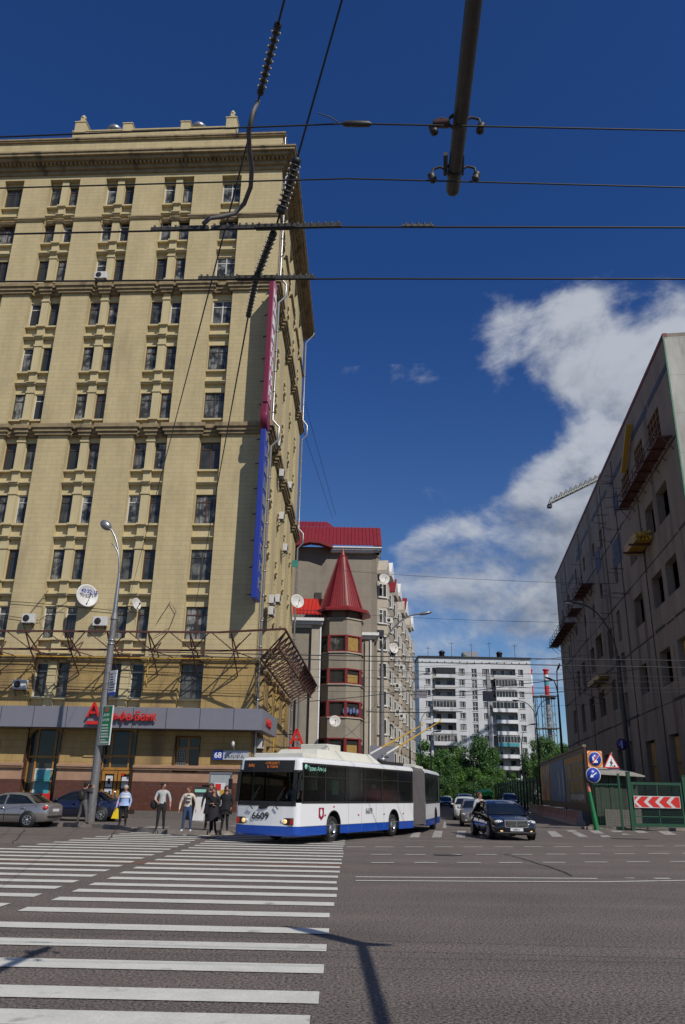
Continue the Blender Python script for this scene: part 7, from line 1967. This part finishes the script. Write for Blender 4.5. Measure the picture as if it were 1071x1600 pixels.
for k_, (z0, z1, e) in enumerate(((0, .22, .55), (.22, .42, .8), (.42, .56, .95))): q.box(xe0, 6 - e, zE + z0 - .2, xw1 + e * .6, 6.5, zE + z1 - .203); q.box(xw1 - .3, 6 - e + .01, zE + z0 - .2, xw1 + e * .62, 20, zE + z1 - .2)
q.build('eave', M['white'], TH)
q = MB(); gx = [lx(p, 85.4, 855) for p in (462, 485, 500, 520)]
for a, b in (((gx[0] - 1, zE + .1), (gx[1], zE + .75)), ((gx[1], zE + .75), (gx[2], zE + .65)), ((gx[2], zE + .65), (gx[3], zE + .15))): q.bar((a[0], 5.0, a[1]), (b[0], 5.0, b[1]), 1.0, .3, up=(0, 0, 1))
q.build('gable_trim', M['roofred'], TH)
q = MB(); q.box(lx(492, 86, 930), 5.9, lz(940, 86), lx(503, 86, 930), 6.05, lz(927, 86)); q.build('window', M['dframe'], TH)
# left wing with its own low red roof
zw = lz(975)
q = MB(); q.box(lx(430), 0, 0, lx(486), 7, zw); q.build('left_wing', M['beige'], TH)
q = MB(); q.box(lx(484), -.35, 0, lx(497), .3, zw - .1); q.build('pilaster', M['beigel'], TH)
q = MB(); 
for z0, z1, e in ((-.5, -.2, .3), (-.2, .1, .7), (.1, .4, 1.0)): q.box(lx(430), -e, zw + z0, lx(497) + e * .4, 6, zw + z1 - .004)
q.build('cornice', M['white'], TH)
q = MB(); zl0 = lz(962, Y0 - .4); zl1 = lz(936, Y0 + 3); x0, x1 = lx(430), lx(505)
roof_slope(q, x0, lx(503), -.7, zl0, 3.2, zl1); q.quad((lx(503), -.7, zl0), (lx(503) + .8, 3.2, zl0), (lx(503) - 1.6, 3.2, zl1), (lx(503) - 1.6, 3.2, zl1)); q.build('low_roof', mat('bright_red_roof', (.48, .025, .015), .45, var=.08), TH)
q = MB(); q.tube([(lx(498), -.3, .3), (lx(498), -.3, zw)], .10, 8); q.build('drainpipe', M['white'], TH)
q = MB(); x = lx(460)
while x < lx(505): q.bar((x, -.8, zw + .4), (x, -.8, zw + 1.2), .04); x += .35
q.bar((lx(458), -.8, zw + 1.2), (lx(505), -.8, zw + 1.2), .05); q.build('railing', M['dark'], TH)
# turret: octagonal drum
cx, cy = lx(531.5), 1.6
def octa(r_, a0=R(14)): return [(cx + r_ * math.cos(a0 + i * R(45)), cy + r_ * math.sin(a0 + i * R(45))) for i in range(8)]
rT = (lx(571) - lx(503)) / 2 * 1.09
zs = {p: lz(p, Y0 - .6) for p in (945, 965, 988, 1016, 1040, 1066, 1094, 1120, 1148, 1176)}
def drum(name, z0, z1, r_, m, par=TH, ins=0):
    q = MB(); o = octa(r_ - ins); q.prism(o, lambda p: Vector((p[0], p[1], z0)), lambda p: Vector((p[0], p[1], z1))); return q.build(name, m, par)
bands = [(0, lz(1182, Y0 - .6)), (lz(1153, Y0 - .6), lz(1122, Y0 - .6)), (lz(1095, Y0 - .6), lz(1070, Y0 - .6)), (lz(1044, Y0 - .6), lz(1020, Y0 - .6)), (lz(992, Y0 - .6), lz(967, Y0 - .6))]
for z0, z1 in bands:
    drum('turret_band', z0, z1, rT, M['beige']); 
    drum('turret_sill', z1, z1 + .12, rT + .12, M['beigel'])
tops = [b[0] for b in bands[1:]] + [lz(948, Y0 - .6)]
orm = mat('ochre_curtain', (.30, .19, .05), .8, var=.2, scale=3)
for k_, ((z0, z1), zt) in enumerate(zip(bands, tops)):
    zb_ = z1 + .12
    if k_ == 4:
        drum('turret_top_wall', zb_, zt + .4, rT - .35, M['beige'])
        o = octa(rT - .2)
        for i in range(8): q = MB(); q.bar((o[i][0], o[i][1], zb_), (o[i][0], o[i][1], zt + .4), .22); q.build('turret_post', M['redframe'], TH)
        continue
    drum('turret_glazing', zb_, zt, rT - .12, M['glassd'])
    o = octa(rT - .02); fr_ = MB()
    for i in range(8):
        a = Vector((*o[i], 0)); b = Vector((*o[(i + 1) % 8], 0))
        fr_.bar(a + Vector((0, 0, zb_)), a + Vector((0, 0, zt)), .26)
        fr_.bar(a + Vector((0, 0, zb_ + .06)), b + Vector((0, 0, zb_ + .06)), .12); fr_.bar(a + Vector((0, 0, zt - .06)), b + Vector((0, 0, zt - .06)), .12)
    fr_.build('turret_window_frame', M['redframe'], TH)
    o2 = octa(rT - .1); i = 5 + 1
    a = Vector((*o2[6], 0)); b = Vector((*o2[7], 0))
    if k_ in (3, 2, 0):
        q = MB(); p0 = a.lerp(b, .12) + Vector((0, -.03, 0)); p1 = a.lerp(b, .85) + Vector((0, -.03, 0)); zc_ = zt - .15 if k_ == 3 else zb_ + (zt - zb_) * .6
        q.quad(p0 + Vector((0, 0, zb_ + .15)), p1 + Vector((0, 0, zb_ + .15)), p1 + Vector((0, 0, zc_)), p0 + Vector((0, 0, zc_))); q.build('curtain', orm, TH)
zc0 = lz(946, Y0 - .8); zc1 = lz(856, Y0 + 1.5)
q = MB(); oc = octa(rT - .02); oc2 = octa(.12); n8 = 8
vs = [Vector((p[0], p[1], zc0)) for p in oc] + [Vector((p[0], p[1], zc1 - 1.1)) for p in octa(.45)]
q.add(vs, [(i, (i + 1) % 8, 8 + (i + 1) % 8, 8 + i) for i in range(8)])
for i in range(8):
    a0, a1 = vs[i], vs[(i + 1) % 8]; b0_, b1__ = vs[8 + i], vs[8 + (i + 1) % 8]
    for j in range(7): f = (j + .5) / 7; q.bar(a0.lerp(a1, f), b0_.lerp(b1__, f), .05, .08)
    q.bar(a0, b0_, .12)
q.lathe([(.50, 0), (.52, .15), (.28, .3), (.0, 1.3)], 8, (cx, cy, zc1 - 1.15), smooth=False)
q.build('turret_roof', M['roofred'], TH)
q = MB(); vo = [Vector((p[0], p[1], zc0 - .35)) for p in octa(rT + .85)]; vi = [Vector((p[0], p[1], zc0 + .03)) for p in octa(rT - .08)]; vb = [p - Vector((0, 0, .25)) for p in vo]; vc = [Vector((p[0], p[1], zc0 - .4)) for p in octa(rT - .3)]
q.add(vo + vi + vb + vc, [(i, (i + 1) % 8, 8 + (i + 1) % 8, 8 + i) for i in range(8)] + [(16 + i, 16 + (i + 1) % 8, (i + 1) % 8, i) for i in range(8)] + [(24 + i, 24 + (i + 1) % 8, 16 + (i + 1) % 8, 16 + i) for i in range(8)])
q.build('turret_brim', M['roofred'], TH)
# recess and right-hand part between turret and corner
q = MB(); q.box(lx(560), 2.0, 0, lx(586), 8, lz(990, Y0 + 2)); q.build('right_wing', M['beige'], TH)
q = MB(); z_ = lz(992, Y0 + 1.6)
for z0, z1, e in ((-.35, 0, .2), (0, .3, .55)): q.box(lx(560), 2.0 - e, z_ + z0, lx(585) + e, 6, z_ + z1 - .004)
q.build('cornice', M['white'], TH)
q = MB(); q.box(lx(571), 1.8, 0, lx(577), 2.2, z_ - .6); q.build('pilaster', M['beigel'], TH); q = MB(); q.tube([(lx(580), 1.8, .3), (lx(580), 1.8, z_ - .5)], .09, 8); q.build('drainpipe', M['white'], TH); q = MB(); q.tube([(lx(495), -.55, lz(1195)), (lx(468), -.5, lz(1080))], .0, 3) if False else q.tube([(lx(468), -.6, .3), (lx(468), -.6, lz(1085))], .1, 8); q.build('drainpipe', M['galv'], TH)
for z in bands[1:4]: q = MB(); q.box(lx(566), 1.95, z[0] - 1.4, lx(569), 2.02, z[0] - .5); q.build('slit_window', M['dframe'], TH)
# street front with stacked bays, running back along the side street
kx, ky = xw1, 5.9
far = at(640, 1100, 128); fx, fy = far.x - ox, 128 - Y0
bd_ = Vector((fx - kx, fy - ky, 0)); BL = bd_.length; bd_.normalize(); bn = Vector((bd_.y, -bd_.x, 0))
def Pb(s_, z, o_=0): return Vector((kx, ky, 0)) + bd_ * s_ + bn * o_ + Vector((0, 0, z))
q = MB(); q.hexa([Pb(0, 0), Pb(BL, 0), Pb(BL, 0, -8), Pb(0, 0, -5), Pb(0, zE), Pb(BL, zE), Pb(BL, zE, -8), Pb(0, zE, -5)]); q.build('street_wall', M['beige'], TH)
FH = 3.02; nfl = 8
zb0 = lz(1180, 84) 
fls = [lz(1085, 84) + 0 * i for i in range(1)]
base_sill = lz(1190, 83); 
sills = [base_sill + i * FH - (FH if base_sill > 3 else 0) for i in range(nfl + 1)]
wproto = {}
def hwin(par, c, dirv, w, h_, key):
    """window frame with pane; dirv: horizontal direction along the face, facing to its right-hand normal"""
    if key not in wproto:
        f = MB()
        for x0, x1, z0, z1 in [(-w / 2, w / 2, 0, .09), (-w / 2, w / 2, h_ - .09, h_), (-w / 2, -w / 2 + .09, .09, h_ - .09), (w / 2 - .09, w / 2, .09, h_ - .09), (-.05, .05, .09, h_ - .09)]: f.box(x0, -.06, z0, x1, .02, z1)
        f.box(-w / 2 + .09, -.05, h_ * .68, -.05, .01, h_ * .68 + .07); f.box(-w / 2 - .1, -.16, -.1, w / 2 + .1, .02, 0)
        fo2 = f.build('window', M['wframe'], par); p = MB(); p.quad((-w / 2, -.015, 0), (w / 2, -.015, 0), (w / 2, -.015, h_), (-w / 2, -.015, h_)); p.build('pane', M['whitewin'], fo2); wproto[key] = [fo2, False]
    o = wproto[key][0]
    if wproto[key][1]: o = copy_tree(o, par)
    wproto[key][1] = True
    o.location = c; o.rotation_euler = (0, 0, math.atan2(dirv.y, dirv.x)); return o
s_ = 1.0; kbay = 0
while s_ < BL - 3:
    q = MB(); w_, o_ = 3.0, 1.15
    zt = zE - (1.2 if kbay % 2 else 2.4)
    plan_b = [(s_, 0), (s_ + .75, o_), (s_ + w_ - .75, o_), (s_ + w_, 0)]
    for k_ in range(nfl):
        zs0 = sills[k_]
        q.prism(plan_b, lambda p: Pb(p[0], max(zs0 - 1.15, .2), p[1]), lambda p: Pb(p[0], min(zs0 - .02, zt), p[1]))
        q.prism([(p[0], p[1] * .92) for p in plan_b], lambda p: Pb(p[0], min(zs0 - .02, zt), p[1]), lambda p: Pb(p[0], min(zs0 + FH - 1.15, zt), p[1]))
    q.build('bay', M['beige'] if kbay % 3 else M['beigel'], TH)
    for k_ in range(nfl):
        if sills[k_] > zt - 1.7 or sills[k_] < 1: continue
        d1 = (Pb(s_ + .75, 0, o_ * .92) - Pb(s_, 0, 0)).normalized()
        c = Pb(s_ + .375, sills[k_], o_ * .46); nrm = Vector((d1.y, -d1.x, 0))
        hwin(TH, c + nrm * .03, d1, 1.05, 1.6, 'bay_side')
        hwin(TH, Pb(s_ + w_ / 2, sills[k_], o_ * .92 + .03), bd_, 1.3, 1.6, 'bay_front')
    # gabled head
    q = MB(); q.prism([(s_ - .2, zt), (s_ + w_ + .2, zt), (s_ + w_ + .2, zt + .5), (s_ + w_ / 2, zt + 2.1), (s_ - .2, zt + .5)], lambda p: Pb(p[0], p[1], o_ * .95), lambda p: Pb(p[0], p[1], -1)); q.build('gable', M['white'] if kbay % 2 else M['beigel'], TH)
    if kbay in (2, 5): q = MB(); q.prism([(s_ - .3, zt + .5), (s_ + w_ + .3, zt + .5), (s_ + w_ / 2, zt + 2.6)], lambda p: Pb(p[0], p[1], 1.0), lambda p: Pb(p[0], p[1], -2)); q.build('gable_roof', M['roofred'], TH)
    s_ += 5.2; kbay += 1
q = MB(); s_ = 4.6
while s_ < BL - 2:
    for k_ in range(nfl - 1): q.hexa([Pb(s_ + .1, sills[k_] - .9, .0), Pb(s_ + 1.4, sills[k_] - .9, .0), Pb(s_ + 1.4, sills[k_] - .9, .9), Pb(s_ + .1, sills[k_] - .9, .9), Pb(s_ + .1, sills[k_] + .05, .0), Pb(s_ + 1.4, sills[k_] + .05, .0), Pb(s_ + 1.4, sills[k_] + .05, .9), Pb(s_ + .1, sills[k_] + .05, .9)])
    s_ += 5.2
o = q.build('balcony', M['beigel'], TH)
q = MB(); q.hexa([Pb(4.2, zE - .1, .3), Pb(BL, zE - .1, .3), Pb(BL, zE - .1, -4), Pb(4.2, zE - .1, -4), Pb(5.5, zE + 1.2, -3), Pb(BL, zE + 1.2, -3), Pb(BL, zE + 1.1, -4), Pb(5.5, zE + 1.1, -4)]); q.build('street_roof', M['roofred'], TH)
for i, (s_, k_) in enumerate(((.3, 6), (4.3, 5), (9.2, 4), (9.6, 3), (14.5, 3), (14.8, 5))):
    c = Pb(s_, sills[k_] - .2, 1.3) + Vector((ox, Y0, 0)); t = thing('air_conditioner', ['air conditioner at the top corner of the turret house street front', 'air conditioner between first and second bays, upper floor', 'air conditioner between second and third bays, middle floor', 'air conditioner between second and third bays, one floor lower', 'air conditioner beyond the third bay, lower floor', 'air conditioner beyond the third bay, upper floor'][i], 'air conditioner', c, R(25), 'air conditioner units on the turret house')
    q = MB(); q.box(-.45, -.3, 0, .45, .1, .6); q.build('casing', M['wframe'], t); q = MB(); q.lathe([(0, 0), (.22, 0), (.2, .03), (0, .03)], 14, (-.08, -.3, .3), (0, -1, 0)); q.build('fan_grille', M['dark'], t)
c = at(522, 1128, Y0 - 1.6); dish('white satellite dish on the lowest visible band of the turret', c, .55, R(10), R(15), M['wframe'])
c = Pb(.6, zE - 3.2, .6) + Vector((ox, Y0, 0)); dish('white satellite dish at the top right corner under the turret house eave', c, .62, R(20), R(10), M['wframe'])
c = Pb(4.2, sills[5] + .6, 1.2) + Vector((ox, Y0, 0)); dish('white satellite dish on the street front between the first bays', c, .6, R(30), R(10), M['wframe'])
cl_ = MB(); c0_ = Vector((cx, cy - rT + .02, bands[1][1] + .3)); 
for i in range(5): cl_.ell((cx + .4 + i * .33, cy - rT * .98 + .12 * i, bands[1][1] + .65 + (i % 2) * .1), (.16, .05, .3), 8, 6)
o = cl_.build('laundry', mat('laundry_cloth', (.12, .16, .32), .9, var=.6, scale=6)); o.location = (ox, Y0, 0); tag(o, 'washing hung out at the third turret window', 'laundry')

# ------------------------------------------------------------------ white panel block at the end of the street
YW = 200.0
wx0 = at(655.5, 1100, YW).x; wx1 = at(833, 1100, YW).x
ztW = at(745, 1028, YW).z
WB = thing('apartment_block', 'white tiled twelve-storey panel block with stacked balconies closing the street', 'building', (wx0, YW, 0))
Ww = wx1 - wx0
def wxp(px): return (px - 655.5) / (833 - 655.5) * Ww
z1r = at(745, 1045, YW).z    # top of the first row of windows
fh = 2.735
cols = [(665.5, 673.5, 1.55, 0), (718.5, 728, 1.55, 0), (738.5, 747, 2.2, 1), (756, 767, 1.5, 0), (812.5, 820.5, 1.55, 0)]
log = [(676.5, 712.5), (769, 808.5)]
hs = []
nf_ = 12
for k_ in range(nf_):
    zt = z1r - k_ * fh
    for a, b, h_, st__ in cols: hs.append((wxp(a), wxp(b), zt - h_, zt))
    for a, b in log: hs.append((wxp(a), wxp(b), zt - 2.45, zt + .1))
def Pw(u, z, d=0): return Vector((u, d, z))
q = MB(); wall(q, Pw, 0, Ww, 0, ztW, [h for h in hs if h[1] - h[0] < 3], .25)
q = MB(); wall(q, Pw, 0, Ww, 0, ztW, hs, .28); q.box(0, 14, 0, Ww, 14.2, ztW); q.quad((0, 14, 0), (0, 0, 0), (0, 0, ztW), (0, 14, ztW)); q.quad((Ww, 0, 0), (Ww, 14, 0), (Ww, 14, ztW), (Ww, 0, ztW)); q.quad((0, 0, ztW), (Ww, 0, ztW), (Ww, 14, ztW), (0, 14, ztW))
q.build('wall', M['tilew'], WB)
q = MB(); q.box(-.3, -.4, ztW, Ww + .3, 14.3, ztW + .25); q.build('roof_edge', M['dark'], WB)
q = MB()
for i in range(15): q.box(Ww * (i + .5) / 15 - .1, -.05, ztW - 1.35, Ww * (i + .5) / 15 + .1, 0, ztW - 1.0)
q.build('vent_hole', M['dark'], WB)
pr2 = {}
def wwin(a, b, zt, h_, kind):
    w = b - a
    if kind not in pr2:
        f = MB()
        f.box(-w / 2, .16, 0, w / 2, .24, .12); f.box(-w / 2, .16, h_ - .12, w / 2, .24, h_); f.box(-w / 2, .16, .12, -w / 2 + .12, .24, h_ - .12); f.box(w / 2 - .12, .16, .12, w / 2, .24, h_ - .12); f.box(-.06 - (w * .12 if kind == 0 else 0), .16, .12, .06 - (w * .12 if kind == 0 else 0), .24, h_ - .12)
        if kind: f.box(-w / 2 + .12, .16, h_ * .45, w / 2 - .12, .24, h_ * .45 + .12)
        f.box(-w / 2 - .1, -.12, -.1, w / 2 + .1, .05, -.01)
        fo3 = f.build('window', M['wframe'], WB); p = MB(); p.quad((-w / 2, .22, 0), (w / 2, .22, 0), (w / 2, .22, h_), (-w / 2, .22, h_)); p.build('pane', M['curtain'], fo3); pr2[kind] = [fo3, False]
    o = pr2[kind][0]
    if pr2[kind][1]: o = copy_tree(o)
    pr2[kind][1] = True; o.location = ((a + b) / 2, 0, zt - h_)
for k_ in range(nf_):
    zt = z1r - k_ * fh
    for a, b, h_, st__ in cols: wwin(wxp(a), wxp(b), zt, h_, st__)
rq = random.Random(9)
bal_cols = [M['white'], M['tilew'], M['tilew'], M['tilew'], M['wframe']]
for k_ in range(nf_):
    zt = z1r - k_ * fh
    for side, (a, b) in enumerate(log):
        x0, x1 = wxp(a), wxp(b)
        t = bpy.data.objects.new('balcony', None); C.objects.link(t); t.parent = WB; t.location = (x0, 0, zt - 2.45)
        w = x1 - x0
        q = MB(); q.quad((0, 1.2, 0), (w, 1.2, 0), (w, 1.2, 2.55), (0, 1.2, 2.55)); q.quad((0, .28, 0), (0, 1.2, 0), (0, 1.2, 2.55), (0, .28, 2.55)); q.quad((w, 1.2, 0), (w, .28, 0), (w, .28, 2.55), (w, 1.2, 2.55)); q.quad((0, .28, 2.54), (0, 1.2, 2.54), (w, 1.2, 2.54), (w, .28, 2.54)); q.build('back_wall', mat('balcony_back', (.40, .39, .37), .9, var=.3) if (k_, side) == (0, 0) else bpy.data.materials['balcony_back'], t)
        i0 = rq.choice((.25, .5, .7)); off = rq.choice((0, .1 * w, .16 * w))
        q = MB(); q.box(off, -.95, -.12, w - (0 if side == 0 else .2), .27, 0); q.build('slab', mat('slab_red', (.16, .10, .09), .8) if (k_, side) == (0, 0) else bpy.data.materials['slab_red'], t)
        q = MB(); q.box(off, -1.0, -.05, w - (0 if side == 0 else .2), -.92, .82); q.build('parapet', bal_cols[rq.randrange(5)] if not (k_ == 6 and side == 1) else M['cyan'], t)
        q = MB(); n_ = rq.randint(2, 3)
        for i in range(n_): xx = w * (i + .3) / n_; q.box(xx, 1.1, .9, xx + w / n_ * .5, 1.18, 2.3)
        q.build('window', M['wframe'], t)
        q = MB()
        for i in range(n_): xx = w * (i + .3) / n_; q.box(xx + .12, 1.05, 1.0, xx + w / n_ * .5 - .12, 1.1, 2.2)
        q.build('pane', M['glassd'], t)
        if rq.random() < .4:
            q = MB(); f0 = off; nn = 7
            for i in range(nn + 1): q.box(f0 + (w - f0) * i / nn - .04, -.98, .82, f0 + (w - f0) * i / nn + .04, -.9, 2.45)
            q.box(f0, -.98, 2.4, w, -.9, 2.5); q.box(f0, -.98, .82, w, -.9, .9); q.build('glazing_frame', M['wframe'] if rq.random() < .7 else M['brown'], t)
            q = MB(); q.quad((f0, -.94, .85), (w, -.94, .85), (w, -.94, 2.45), (f0, -.94, 2.45)); q.build('glazing', M['glassd'], t)
q = MB(); q.box(wxp(768) - .9, -.25, 3, wxp(768), 0, z1r - 1); 
q.build('stained_strip', M['greyconc'], WB)
for px0, px1, py0, lab_ in ((731, 755, 1018, 'lift_housing'),):
    q = MB(); x0, x1 = wxp(px0), wxp(px1); h_ = at(745, 1018, YW).z - ztW
    q.box(x0, 4, ztW + .25, x1, 8, ztW + h_ + .6); q.build('lift_housing', M['greyconc'], WB)
for px in (695, 788):
    q = MB(); q.lathe([(.7, 0), (.7, 1.4), (.95, 1.5), (.5, 2.0), (0, 2.1)], 10, (wxp(px), 3, ztW + .2)); q.build('vent', M['dark'], WB)
for px, h_ in ((672, 3.0), (710, 4.3), (771, 4.5), (812, 4.0), (742, 4.0)):
    q = MB(); q.bar((wxp(px), 2, ztW), (wxp(px), 2, ztW + h_), .10); q.bar((wxp(px) - .7, 2, ztW + h_ - .4), (wxp(px) + .7, 2, ztW + h_ - .4), .07); q.build('aerial', M['dark'], WB)
# chimneys with lattice masts
for i, (px, wr, lb) in enumerate(((860, 1.35, 'red and white banded chimney on a lattice tower, right of the white block'), (835.5, 1.0, 'second red banded chimney half hidden behind the right edge of the white block'))):
    Yc = 400; c = at(px, 1150, Yc); t = thing('chimney', lb, 'chimney', (c.x, Yc, 0), 0, 'striped chimneys in lattice towers')
    zt = at(px, 1046, Yc).z; zm = at(px, 1089, Yc).z
    hz_ = (zt - zm) / 5
    for k_, m in enumerate((M['red'], M['white'], M['cyan'] if i == 0 else M['white'], M['red'], M['red'])):
        q = MB(); z = zt - hz_ * (k_ + 1); q.lathe([(wr * (.85 + .0 * k_), 0), (wr * .85, hz_)], 16, (0, 0, z)); 
        if k_ == 0: q.lathe([(wr * .85, hz_ * .7), (wr * 1.15, hz_ * .75), (wr * 1.15, hz_ * 1.02), (0, hz_ * 1.02)], 16, (0, 0, z))
        q.build('band', m, t)
    q = MB(); q.lathe([(wr * .85, 0), (wr * .85, zm)], 16); q.build('flue', M['greyconc'], t)
    q = MB(); w_ = wr * 1.9
    for x, y in ((-1, -1), (1, -1), (1, 1), (-1, 1)): q.bar((x * w_ * 1.15, y * w_ * 1.15, 0), (x * w_, y * w_, zm), .35)
    z = 0
    while z < zm - 4:
        for sx_ in (-1, 1): q.bar((-w_, sx_ * w_, z), (w_, sx_ * w_, z + 5), .18); q.bar((w_, sx_ * w_, z), (-w_, sx_ * w_, z + 5), .18)
        q.bar((-w_, -w_, z), (w_, -w_, z), .25); z += 5
    for z in (zm, zm * .68, zm * .35): q.box(-w_ * 1.7, -w_ * 1.7, z, w_ * 1.7, w_ * 1.7, z + .4)
    q.build('lattice_tower', M['pole'], t)

# ------------------------------------------------------------------ trees
def crown_mesh(seed, rx, rz_, n_, leaf, m):
    rr_ = random.Random(seed); q = MB()
    blobs_ = []
    for i in range(16):
        a = rr_.uniform(0, 2 * math.pi); e = rr_.uniform(-.75, 1.0); rad = rr_.uniform(.25, .78) * math.sqrt(max(.1, 1 - e * e * .7))
        blobs_.append((Vector((math.cos(a) * rad * rx, math.sin(a) * rad * rx, e * rz_ * .72)), rr_.uniform(.24, .42) * rx))
    vs = []; fs = []
    for i in range(n_):
        c, r_ = rr_.choice(blobs_)
        d = Vector((rr_.gauss(0, 1), rr_.gauss(0, 1), rr_.gauss(0, .85))).normalized()
        p = c + d * r_ * (rr_.random() ** .35) * rr_.uniform(.75, 1.12)
        nrm = (d + Vector((rr_.gauss(0, .6), rr_.gauss(0, .6), rr_.gauss(0, .6) + .3))).normalized()
        x = nrm.cross(Vector((rr_.gauss(0, 1), rr_.gauss(0, 1), rr_.gauss(0, 1)))).normalized(); y = nrm.cross(x)
        s1 = leaf * rr_.uniform(.6, 1.4); s2 = s1 * .6
        b = len(vs); vs += [p - x * s1, p - y * s2, p + x * s1, p + y * s2]; fs.append((b, b + 1, b + 2, b + 3))
    q.add(vs, fs); return q, blobs_
tm = []
for s_ in range(4):
    q, bl = crown_mesh(20 + s_, 1.0, 1.15, 9000, .040, None)
    tm.append((q, bl))
crown_me = []
for k_, (q, bl) in enumerate(tm):
    o = q.build('crown', M['leaf'] if k_ % 2 == 0 else M['leaf2']); crown_me.append(o.data); bpy.data.objects.remove(o)
def tree(label, px, pyt, Y, rpx, k_, pyb=1262, m=None, group='trees at the end of the side street'):
    Y = 150 + (Y - 104) * 1.1; top = at(px, pyt - 8, Y); r_ = rpx / 1218 * Y * 1.45
    t = thing('tree', label, 'tree', (top.x, Y, 0), random.uniform(0, 6), group)
    H_ = top.z; rz2 = min(H_ * .47, r_ * 1.5)
    cr = bpy.data.objects.new('crown', crown_me[k_ % 4]); C.objects.link(cr); cr.parent = t; cr.location = (0, 0, H_ - rz2 * 1.05); cr.scale = (r_, r_, rz2 / 1.15)
    if m: omat(cr, m)
    q = MB(); z0 = H_ - rz2 * 1.4; q.tube([(0, 0, 0), (.05, .02, z0 * .5), (0, .05, z0), (.1, 0, H_ - rz2 * .6)], [.26, .2, .16, .05], 8)
    for b_, br_ in tm[k_ % 4][1][:9]:
        e_ = Vector((b_.x * r_, b_.y * r_, H_ - rz2 * 1.05 + b_.z * rz2 / 1.15)); q.tube([(0, .05, z0 * .95), Vector((0, 0, z0)).lerp(e_, .5) + Vector((0, 0, .3)), e_], [.12, .07, .02], 5)
    q.build('trunk', M['bark'], t)
TL = [(655, 1158, 112, 26, 'leafy tree directly behind the raised bus poles'), (684, 1172, 120, 24, 'tree behind the rear of the bus, lower than its neighbours'), (706, 1163, 128, 22, 'greyish tree left of the tallest crown before the white block'),
      (744, 1148, 124, 27, 'tallest tree crown before the centre of the white block'), (768, 1190, 132, 14, 'tree right of the tallest crown, below the balconies'), (795, 1216, 122, 18, 'low tree at the foot of the balconies'),
      (722, 1196, 110, 24, 'low tree over the queue of waiting cars'), (690, 1205, 104, 20, 'low dense tree just right of the bus tail'), (755, 1204, 108, 22, 'low tree above the man in the road'),
      (845, 1148, 126, 17, 'tree right of the white block beside the black lamp post'), (868, 1156, 132, 17, 'tree at the edge of the concrete building'), (828, 1176, 118, 15, 'dark tree behind the corrugated fence'), (812, 1212, 112, 18, 'low tree over the dark fence'), (640, 1180, 130, 20, 'tree half hidden by the turret house bays'), (858, 1180, 108, 20, 'broad tree above the yellow and red poster')]
for i, (px, pt, Y, rp_, lb) in enumerate(TL): tree(lb, px, pt, Y, rp_, i, m=[M['leaf'], M['leaf2']][i % 2])
q = MB(); q.box(0, 0, 0, 1, 1, 1)
# a belt of shrubs closing the end of the street
sh_, _b = crown_mesh(77, 1.0, 1.0, 9000, .045, None)
o = MB()
for i in range(16):
    x = 13 + i * 2.3; s_ = random.uniform(2.0, 3.2)
    o.xf = Matrix.Translation((x, 146 + random.uniform(-3, 3), s_ * .7)) @ Matrix.Rotation(random.uniform(0, 6), 4, 'Z') @ Matrix.Diagonal((s_, s_, s_ * .9, 1))
    st0 = random.randrange(0, 6000) * 4; o.add(sh_.v[st0:st0 + 12000], [(4 * k_, 4 * k_ + 1, 4 * k_ + 2, 4 * k_ + 3) for k_ in range(3000)])
o = o.build('shrubbery', M['leaf2']); o['kind'] = 'stuff'; tag(o, 'dense belt of shrubs closing the end of the street', 'shrubs')
c = at(757, 1240, 96)
t = thing('street_canopy', 'bright green awning of a kiosk among the trees behind the cars', 'awning', (c.x, 96, 0)); zc_ = c.z
q = MB(); q.prism([(-.9, -.15), (.9, -.15), (.9, .15), (.5, .3), (-.4, .1), (-.9, .0)], lambda p: Vector((p[0], -.8, zc_ + p[1])), lambda p: Vector((p[0], .8, zc_ + p[1] + .3))); q.build('canopy', mat('bright_green_canopy', (.02, .45, .08), .5), t)
q = MB(); q.bar((-.8, 0, 0), (-.8, 0, zc_ - .1), .08); q.bar((.8, 0, 0), (.8, 0, zc_ - .1), .08); q.box(-.8, .2, 0, .8, .7, zc_ - .3); q.build('kiosk_body', M['green'], t)
